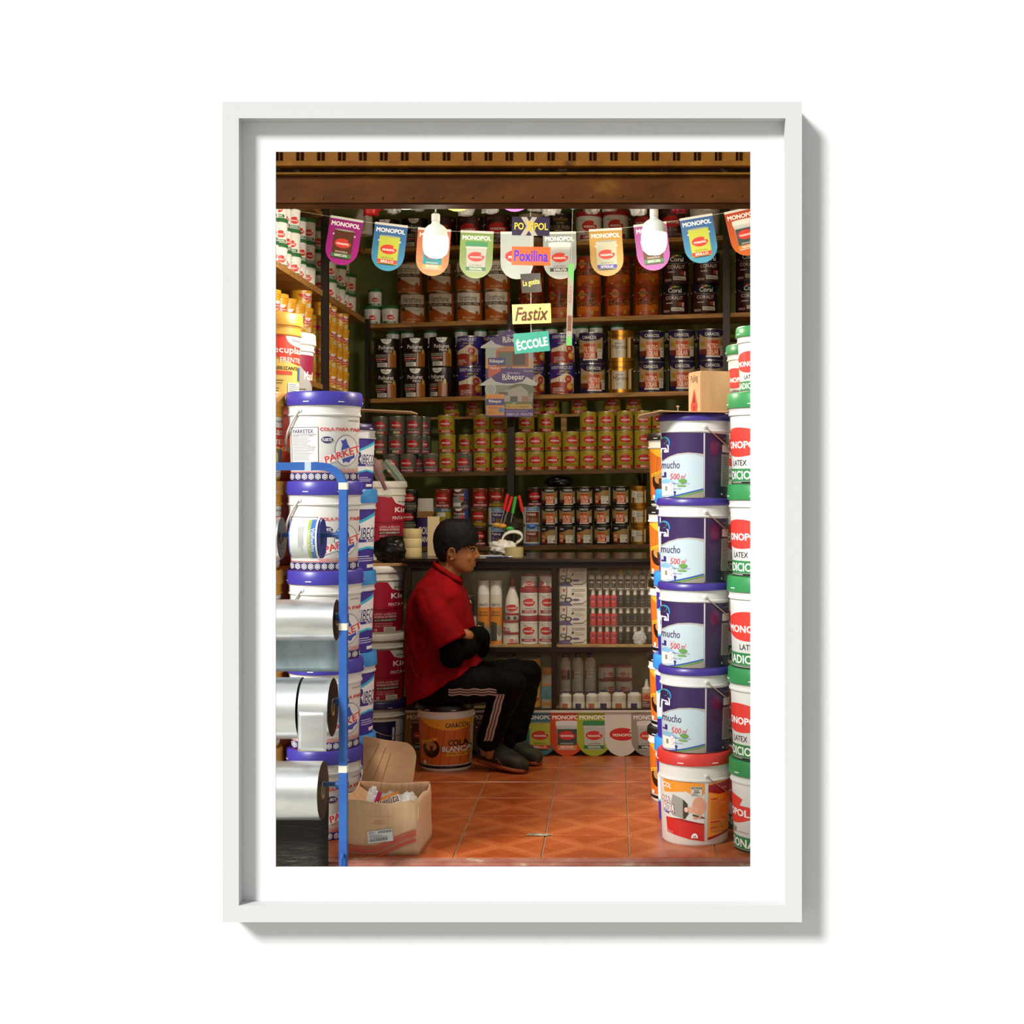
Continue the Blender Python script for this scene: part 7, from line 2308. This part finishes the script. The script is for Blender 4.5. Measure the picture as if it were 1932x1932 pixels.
def head_rings(grow=0.0, n=44):
    rings = []
    for (py, xb, xf, hw) in HEAD:
        c = (xb + xf) / 2
        a = (xf - xb) / 2 * PK + grow
        b = hw + grow
        z = PZ(py, YM_) + (grow if py < 990 else 0)
        X0 = PX(c, YM_)
        rg = []
        for i in range(n):
            t = 2 * math.pi * i / n
            ct, st = math.cos(t), math.sin(t)
            ex = 2 / 2.25
            xx = a * math.copysign(abs(ct) ** ex, ct)
            yy = b * math.copysign(abs(st) ** ex, st)
            if ct > 0:
                yy *= 1 - 0.2 * ct * ct
            rg.append(Vector((X0 + xx, YM_ + yy, z)))
        rings.append(rg)
    return rings


body = Blob()
body.loft(head_rings())
# nose, lips, chin, brow, cheek
body.limb([W(897, 1033), W(900, 1042), W(902.2, 1049)], [.006, .0075, .0095], 12)
for s in (-1, 1):
    body.ell(W(897.5, 1051.5, YM_ + s * .0095), (.0085, .0065, .006))
    body.ell(W(880, 1052, YM_ + s * .036), (.026, .022, .026))
    body.ell(W(893, 1031.5, YM_ + s * .026), (.011, .026, .006))
    # ear
    pts = [W(852 + 6.6 * math.cos(R(a)), 1045 - 11 * math.sin(R(a)), YM_ + s * (.084 + .004 * math.sin(R(a)))) for a in range(-110, 200, 22)]
    body.limb(pts, [.0052] * len(pts), 8)
    body.ell(W(853, 1046, YM_ + s * .075), (.012, .006, .022))
    body.ell(W(856, 1047, YM_ + s * .079), (.005, .006, .006))
body.ell(W(895.2, 1061.5), (.0085, .019, .0042)).ell(W(894.6, 1066.4), (.0085, .017, .0045)).ell(W(887, 1073.5), (.0165, .024, .014))
body.limb([W(850, 1062), W(846, 1082), W(838, 1108)], [.054, .056, .066], 24)
body.ell(W(828, 1160), (.112, .155, .19)).ell(W(828, 1240), (.11, .14, .16)).ell(W(826, 1286), (.115, .15, .085))
NS, NE, NW = W(816, 1130, 6.48), W(853, 1236, 6.405), W(896, 1207, 6.59)
FS_, FE, FW = W(820, 1130, 6.765), W(903, 1222, 6.80), W(881, 1199, 6.475)
body.limb([NS, NE], [.042, .038]).limb([NE, NW], [.04, .03]).limb([FS_, FE], [.042, .038]).limb([FE, W(901, 1206, 6.6), FW], [.038, .032, .026])


def hand(wr, kn, tips, thumb_root, thumb_tip, bend):
    """palm and five fingers from wrist to knuckles to tips"""
    d = (kn - wr)
    across = (tips[0] - tips[3])
    across = across.normalized() * 0.066
    for i in range(4):
        root = kn + across * (0.5 - i / 3)
        body.limb([wr + across * 0.55 * (0.5 - i / 3), wr + d * 0.5 + across * 0.8 * (0.5 - i / 3), root], [.013, .0125, .0105], 10)
        tip = tips[i]
        mid = (root + tip) / 2 + bend
        body.limb([root, mid, tip], [.0095, .0088, .0072], 10)
    tm = (thumb_root + thumb_tip) / 2 + bend * 0.6
    body.limb([thumb_root, tm, thumb_tip], [.0125, .0105, .008], 10)


hand(FW, W(853, 1211, 6.475), [W(819, 1216, 6.452), W(817, 1221, 6.452), W(818, 1226, 6.454), W(821, 1231, 6.456)], W(872, 1206, 6.52), W(856, 1192, 6.49), Vector((0, -0.006, 0)))
hand(NW, W(905, 1196, 6.675), [W(902, 1184, 6.755), W(904, 1189, 6.76), W(905, 1195, 6.757), W(904, 1201, 6.748)], W(899, 1204, 6.62), W(888, 1190, 6.66), Vector((0.008, 0, 0)))
NH, NK, NA = W(836, 1290, 6.535), W(963, 1290, 6.475), W(922, 1400, 6.56)
FH_, FK, FA = W(838, 1284, 6.705), W(994, 1271, 6.775), W(972, 1402, 6.80)
body.limb([NH, NK], [.075, .05]).limb([NK, (NK + NA) / 2 + Vector((-0.012, 0, 0)), NA], [.05, .047, .034]).limb([FH_, FK], [.075, .05]).limb([FK, (FK + FA) / 2, FA], [.05, .047, .034])
body.limb([NA, W(925, 1420, 6.57)], [.034, .033]).limb([FA, W(974, 1414, 6.80)], [.034, .033])
pbody = body.mesh('person', 0.0042, SKIN, 3)
pb = mobj('person', pbody)
tag(pb, 'person in red shirt and black track trousers sitting on a bucket, arms crossed, facing right', 'person')

# hair
n = 96
hr = head_rings(0.0085, n)
hv, hf = [], []
keep = {}


def hair_ok(p):
    px = p.x / YM_ * F + VX
    py = (EYE - p.z) / YM_ * F + VY
    wob = 1.2 * math.sin(p.y * 160) + 1.0 * math.sin(p.y * 67 + 1)
    if px > 868:
        return py < 1024 + (898 - px) * 0.5 + wob
    if px > 859:
        return py < 1049 - (px - 859) * 0.8
    if px > 845:
        return py < 1036
    return py < 1060


# finer rings for a clean hairline
rings = []
for j in range(len(hr) - 1):
    for k in range(4):
        rings.append([hr[j][i].lerp(hr[j + 1][i], k / 4) for i in range(n)])
rings.append(hr[-1])
mb = MB()
V_ = []
for r_ in rings:
    for p in r_:
        q = p.copy()
        nn = (q - W(858, 1030)).normalized()
        q += nn * (0.004 * mnoise.noise(Vector((q.x * 30, q.y * 90, q.z * 30))) + 0.002 * mnoise.noise(q * 160))
        V_.append(q)
F_ = []
for j in range(len(rings) - 1):
    for i in range(n):
        i2 = (i + 1) % n
        ids = (j * n + i, j * n + i2, (j + 1) * n + i2, (j + 1) * n + i)
        if all(hair_ok(V_[k]) for k in ids):
            F_.append(ids)
F_.append(tuple(reversed(range(n))))
used = sorted({k for f in F_ for k in f})
ix = {k: i for i, k in enumerate(used)}
me = bpy.data.meshes.new('hair')
me.from_pydata([V_[k] for k in used], [], [tuple(ix[k] for k in f) for f in F_])
fixn(me)
me.materials.append(HAIRM)
me.polygons.foreach_set('use_smooth', [True] * len(me.polygons))
hair = mobj('hair', me, pb)
md = hair.modifiers.new('thickness', 'SOLIDIFY'); md.thickness = 0.016; md.offset = -0.6
md = hair.modifiers.new('round', 'SUBSURF'); md.levels = 1; md.render_levels = 1
# loose locks over the forehead, crown and temple
rnd = random.Random(3)
mb = MB()
CH_ = W(858, 1030)


def onhead(px, py, side, lift):
    # point on the outer hair shell seen at px, py, on the near (-1) or far side
    a_ = (px - 860) / 44.0
    b_ = (1040 - py) / 58.0
    q = max(0.0, 1 - a_ * a_ - max(b_, 0) ** 2.2)
    return W(px, py, YM_ + side * (0.079 * math.sqrt(q) + lift))


for i in range(150):
    # locks combed from the crown outwards: forward over the brow, back and down over the sides
    t0 = rnd.uniform(0, 1)
    side = -1 if i % 5 else 1
    if i < 80:
        sx, sy = 850 + rnd.uniform(-10, 14), 985 + rnd.uniform(0, 10)
        ex = rnd.uniform(878, 904)
        ey = 1036 - (ex - 878) * 0.5 + rnd.uniform(-9, 3)
    else:
        sx, sy = 846 + rnd.uniform(-12, 18), 987 + rnd.uniform(0, 14)
        ex = rnd.uniform(819, 872)
        ey = 1054 - max(0, ex - 836) * 0.55 + rnd.uniform(-10, 0)
        if 843 < ex < 862:
            ey = min(ey, 1034)
    pts = []
    for k in range(6):
        u = k / 5
        px_ = sx + (ex - sx) * (u ** 0.85)
        py_ = sy + (ey - sy) * (u ** 1.25)
        pts.append(onhead(px_, py_, side, 0.004 + 0.003 * math.sin(u * 3.1) + rnd.uniform(-0.001, 0.001)))
    mb.tube(pts, 0.003, HAIRM, 5, rads=[.003, .0045, .005, .0045, .0032, .0008])
o = mb.build('hair_locks', pb)
o['kind'] = 'stuff'
# eyes and brows
EYEW = mat('#8f7a68', 0.3)
for s in (-1, 1):
    e_ = MB().lathe([(0, -0.0105), (0.006, -0.0086), (0.0098, -0.004), (0.0105, 0), (0.0098, 0.004), (0.006, 0.0086), (0, 0.0105)], EYEW, 14).build('eye', pb, W(890.2, 1037.8, YM_ + s * 0.032))
    MB().lathe([(0, -0.0052), (0.003, -0.0045), (0.0052, 0), (0.003, 0.0045), (0, 0.0052)], mat('#1a0f0a', 0.1), 12).build('iris', e_, (0.0072, s * 0.0025, -0.0008))
    MB().tube([W(886.5, 1036.5, YM_ + s * .048), W(890.5, 1034.8, YM_ + s * .043), W(895, 1035.6, YM_ + s * .032), W(896.6, 1037, YM_ + s * 0.02)], 0.0022, HAIRM, 6).build('eyelid', pb)
    MB().tube([W(884.5, 1032.5, YM_ + s * .05), W(890, 1029, YM_ + s * .044), W(896.5, 1029, YM_ + s * .032), W(899, 1031.5, YM_ + s * .016)], 0.003, HAIRM, 6, rads=[.0015, .0034, .0038, .002]).build('eyebrow', pb)
MB().tube([W(896.8, 1064.2, YM_), W(896.0, 1064.3, YM_ - 0.012), W(892.6, 1065.2, YM_ - 0.021)], 0.0012, mat('#4a2016', 0.6), 5).build('mouth_line', pb)
MB().tube([W(896.4, 1058.6, YM_ - 0.004), W(895.2, 1059, YM_ - 0.015), W(892.4, 1061, YM_ - 0.023)], 0.0014, mat('#3a2218', 0.7), 5).build('moustache', pb)


def sect(bx, by, fx, fy, hw, n=36, ex=2.4, yc=YM_):
    a_, b_ = W(bx, by, yc), W(fx, fy, yc)
    c = (a_ + b_) / 2
    d = (b_ - a_) / 2
    out = []
    for i in range(n):
        t = 2 * math.pi * i / n
        ct, st = math.cos(t), math.sin(t)
        out.append(c + d * math.copysign(abs(ct) ** (2 / ex), ct) + Vector((0, hw * math.copysign(abs(st) ** (2 / ex), st), 0)))
    return out


def wr(amp, s1, off):
    def f(p):
        q = Vector((p.x * s1, p.y * s1, p.z * s1 * 0.6)) + Vector((off, off * 2, 0))
        return amp * mnoise.noise(q) + amp * 0.6 * abs(mnoise.noise(q * 2.1))
    return f


# red shirt with short sleeves
sh_ = Blob()
sh_.loft([sect(825, 1061, 866, 1091, .064), sect(804, 1084, 872, 1104, .11), sect(785, 1104, 880, 1122, .178), sect(770, 1132, 889, 1148, .196), sect(764, 1172, 897, 1184, .186), sect(763, 1226, 893, 1222, .178), sect(765, 1272, 903, 1240, .19), sect(769, 1328, 911, 1246, .205)])
sh_.limb([W(803, 1118, 6.465), W(822, 1160, 6.42), W(851, 1214, 6.398)], [.075, .08, .079], 24, True)
sh_.limb([W(815, 1120, 6.78), W(840, 1155, 6.81), W(876, 1190, 6.815)], [.075, .075, .072], 24, True)
shm = sh_.mesh('shirt', 0.0065, SHIRT, 4, lambda p: wr(0.011, 9, 3.3)(p) + 0.006 * abs(mnoise.noise(Vector((p.x * 16 + p.z * 9, p.y * 12, p.z * 7)))) - 0.004)
shirt = mobj('shirt', shm, pb)
bv = BVHTree.FromPolygons([v.co.copy() for v in shm.vertices], [tuple(p.vertices) for p in shm.polygons])
O_ = Vector((0, 0, EYE))


def drape(bvh, pts, off=0.002):
    out = []
    for px, py in pts:
        d = (W(px, py) - O_).normalized()
        h = bvh.ray_cast(O_, d)
        if h[0] is not None:
            out.append(h[0] + h[1] * off if h[1].dot(d) < 0 else h[0] - h[1] * off)
    return out


SEAM = mat('#5f060a', 0.8)
for pts in ([(868, 1096), (874, 1112), (880, 1130), (886, 1150), (893, 1172)], [(786, 1108), (800, 1122), (822, 1128), (846, 1140)] if False else [(776, 1236), (778, 1262), (790, 1278), (826, 1284), (862, 1270)], [(833, 1222), (848, 1215), (862, 1208), (876, 1201)]):
    q = drape(bv, pts, 0.001)
    if len(q) > 2:
        MB().tube(q, 0.002, SEAM, 6).build('seam', shirt)
# collar
cl = sect(822, 1058, 868, 1090, .066, 30)
cl2 = sect(819, 1066, 872, 1100, .08, 30)
mb = MB()
mb.add(cl + cl2, [(i, (i + 1) % 30, 30 + (i + 1) % 30, 30 + i) for i in range(30)], SHIRT, True)
o = mb.build('collar', shirt)
md = o.modifiers.new('thickness', 'SOLIDIFY'); md.thickness = 0.007
# black undershirt sleeves
ss = Blob()
ss.limb([W(834, 1180, 6.418), NE + Vector((0, 0, -0.004)), NE.lerp(NW, 0.5) + Vector((0.01, -0.01, 0.0)), NW], [.05, .056, .056, .044])
ss.limb([W(868, 1180, 6.8), FE, W(904, 1203, 6.63), W(897, 1198, 6.52)], [.05, .054, .05, .04])
sl = mobj('sleeves', ss.mesh('sleeves', 0.0065, BLKF, 4, wr(0.007, 22, 5.1)), pb)
# trousers
tr_ = Blob()
tr_.ell(W(826, 1290), (.135, .175, .08)).limb([NH, NH.lerp(NK, .5) + Vector((0, 0, -0.005)), NK], [.094, .082, .068]).limb([NK, NK.lerp(NA, .45) + Vector((-0.01, 0, 0)), NA + Vector((0.0, 0, 0.01))], [.067, .064, .054], flat=False)
tr_.limb([FH_, FH_.lerp(FK, .5), FK], [.092, .08, .066]).limb([FK, FK.lerp(FA, .45), FA + Vector((0, 0, 0.01))], [.066, .062, .054])
trm = tr_.mesh('trousers', 0.0065, TRO, 4, lambda p: wr(0.009, 12, 9.4)(p) + 0.006 * abs(mnoise.noise(Vector((p.x * 24, p.y * 14, p.z * 26)))))
tro = mobj('trousers', trm, pb)
bt = BVHTree.FromPolygons([v.co.copy() for v in trm.vertices], [tuple(p.vertices) for p in trm.polygons])
STR = mat('#b09a8c', 0.7)
for k in range(3):
    o3 = (k - 1) * 5.4
    top = [(846 + i * 7.6, 1305.5 + o3 * 0.88 + 1.2 * math.sin(i * 1.7)) for i in range(13)]
    low = [(945 - i * 2.0 + o3 * 1.05 + 0.6 * math.sin(i * 1.9), 1309 + i * 7.4) for i in range(13)]
    for li, pts in enumerate((top, low)):
        if li == 0:
            A = [(x, y - 1.5) for x, y in pts]; B = [(x, y + 1.5) for x, y in pts]
        else:
            A = [(x - 2.0, y) for x, y in pts]; B = [(x + 2.0, y) for x, y in pts]
        a_, b_ = [], []
        for pa_, pb_ in zip(A, B):
            ha, hb_ = drape(bt, [pa_], 0.0022), drape(bt, [pb_], 0.0022)
            if ha and hb_ and (ha[0] - hb_[0]).length < 0.05:
                a_.append(ha[0]); b_.append(hb_[0])
        if len(a_) > 2:
            m_ = len(a_)
            MB().add(a_ + b_, [(i, i + 1, m_ + i + 1, m_ + i) for i in range(m_ - 1)], STR, True).build('side_stripe', tro)


# shoes
def shoe(H, T, upm, label_y):
    d = (T - H)
    L = d.length
    ux = d.normalized()
    uy = Vector((0, 0, 1)).cross(ux).normalized()
    uz = ux.cross(uy)
    up = Blob()
    so_ = Blob()
    secs = [(0.0, .027, .085), (.06, .034, .105), (.2, .037, .108), (.34, .039, .104), (.5, .043, .09), (.66, .047, .072), (.82, .046, .06), (.94, .036, .05), (1.0, .018, .032)]
    rings_u, rings_s = [], []
    for (s_, w, hh) in secs:
        c = H + ux * L * s_
        rg, rs = [], []
        for i in range(24):
            t = 2 * math.pi * i / 24
            ct, st = math.cos(t), math.sin(t)
            rg.append(c + uy * w * math.copysign(abs(ct) ** 0.8, ct) + uz * (hh * 0.5 + 0.01 + hh * 0.5 * math.copysign(abs(st) ** 0.85, st)))
            rs.append(c + uy * (w + 0.004) * math.copysign(abs(ct) ** 0.7, ct) + uz * (0.011 + 0.011 * math.copysign(abs(st) ** 0.5, st)))
        rings_u.append(rg); rings_s.append(rs)
    up.loft(rings_u)
    so_.loft(rings_s)
    root = mobj('shoe', up.mesh('shoe', 0.0045, upm, 3, wr(0.003, 30, 1.0)), pb)
    mobj('sole', so_.mesh('sole', 0.005, noise_mat('orange_rubber', '#7d3a1c', '#a05228', 9, 0.6), 2), root)
    # laces
    for k in range(5):
        s_ = .42 + k * .06
        c = H + ux * L * s_ + uz * (.082 - k * .006)
        MB().tube([c + uy * .022 - uz * 0.004, c + uz * .004 + ux * 0.006, c - uy * .022 - uz * 0.004], .0022, BLACKP, 6).build('lace', root)
    # bright collar trim
    cpt = H + ux * L * .17 + uz * .094
    MB().tube([cpt + ux * .05 * math.cos(R(a)) + uy * .032 * math.sin(R(a)) + uz * (.004 * math.cos(R(a * 2))) for a in range(0, 361, 20)], .0035, mat('#b8522c', 0.6), 6).build('collar_trim', root)
    MB().tube([H + ux * L * .45 - uy * .044 + uz * .05, H + ux * L * .52 - uy * .0455 + uz * .04, H + ux * L * .6 - uy * .047 + uz * .028, H + ux * L * .5 - uy * .046 + uz * .034], .0016, mat('#b0623c', 0.6), 5).build('side_mark', root)
    return root


H1, T1 = W(905, 1431, 6.63), W(993, 1453, 6.5)
H1.z = 0.03; T1.z = 0.002
shoe(H1, T1, noise_mat('dark_shoe', '#1e1c15', '#3a382a', 20, 0.7, bump=0.2), 0)
H2, T2 = W(950, 1428, 6.86), W(1017, 1437, 6.68)
H2.z = 0.012; T2.z = 0.002
shoe(H2, T2, noise_mat('dark_shoe', '#1e1c15', '#3a382a', 20, 0.7, bump=0.2), 1)
# sock at the near ankle
o = MB().tube([W(917, 1394, 6.56), W(919, 1408, 6.575), W(921, 1420, 6.585)], 0.036, mat('#8a7a6c', 0.8), 18, rads=[.037, .0365, .036]).build('sock', pb)
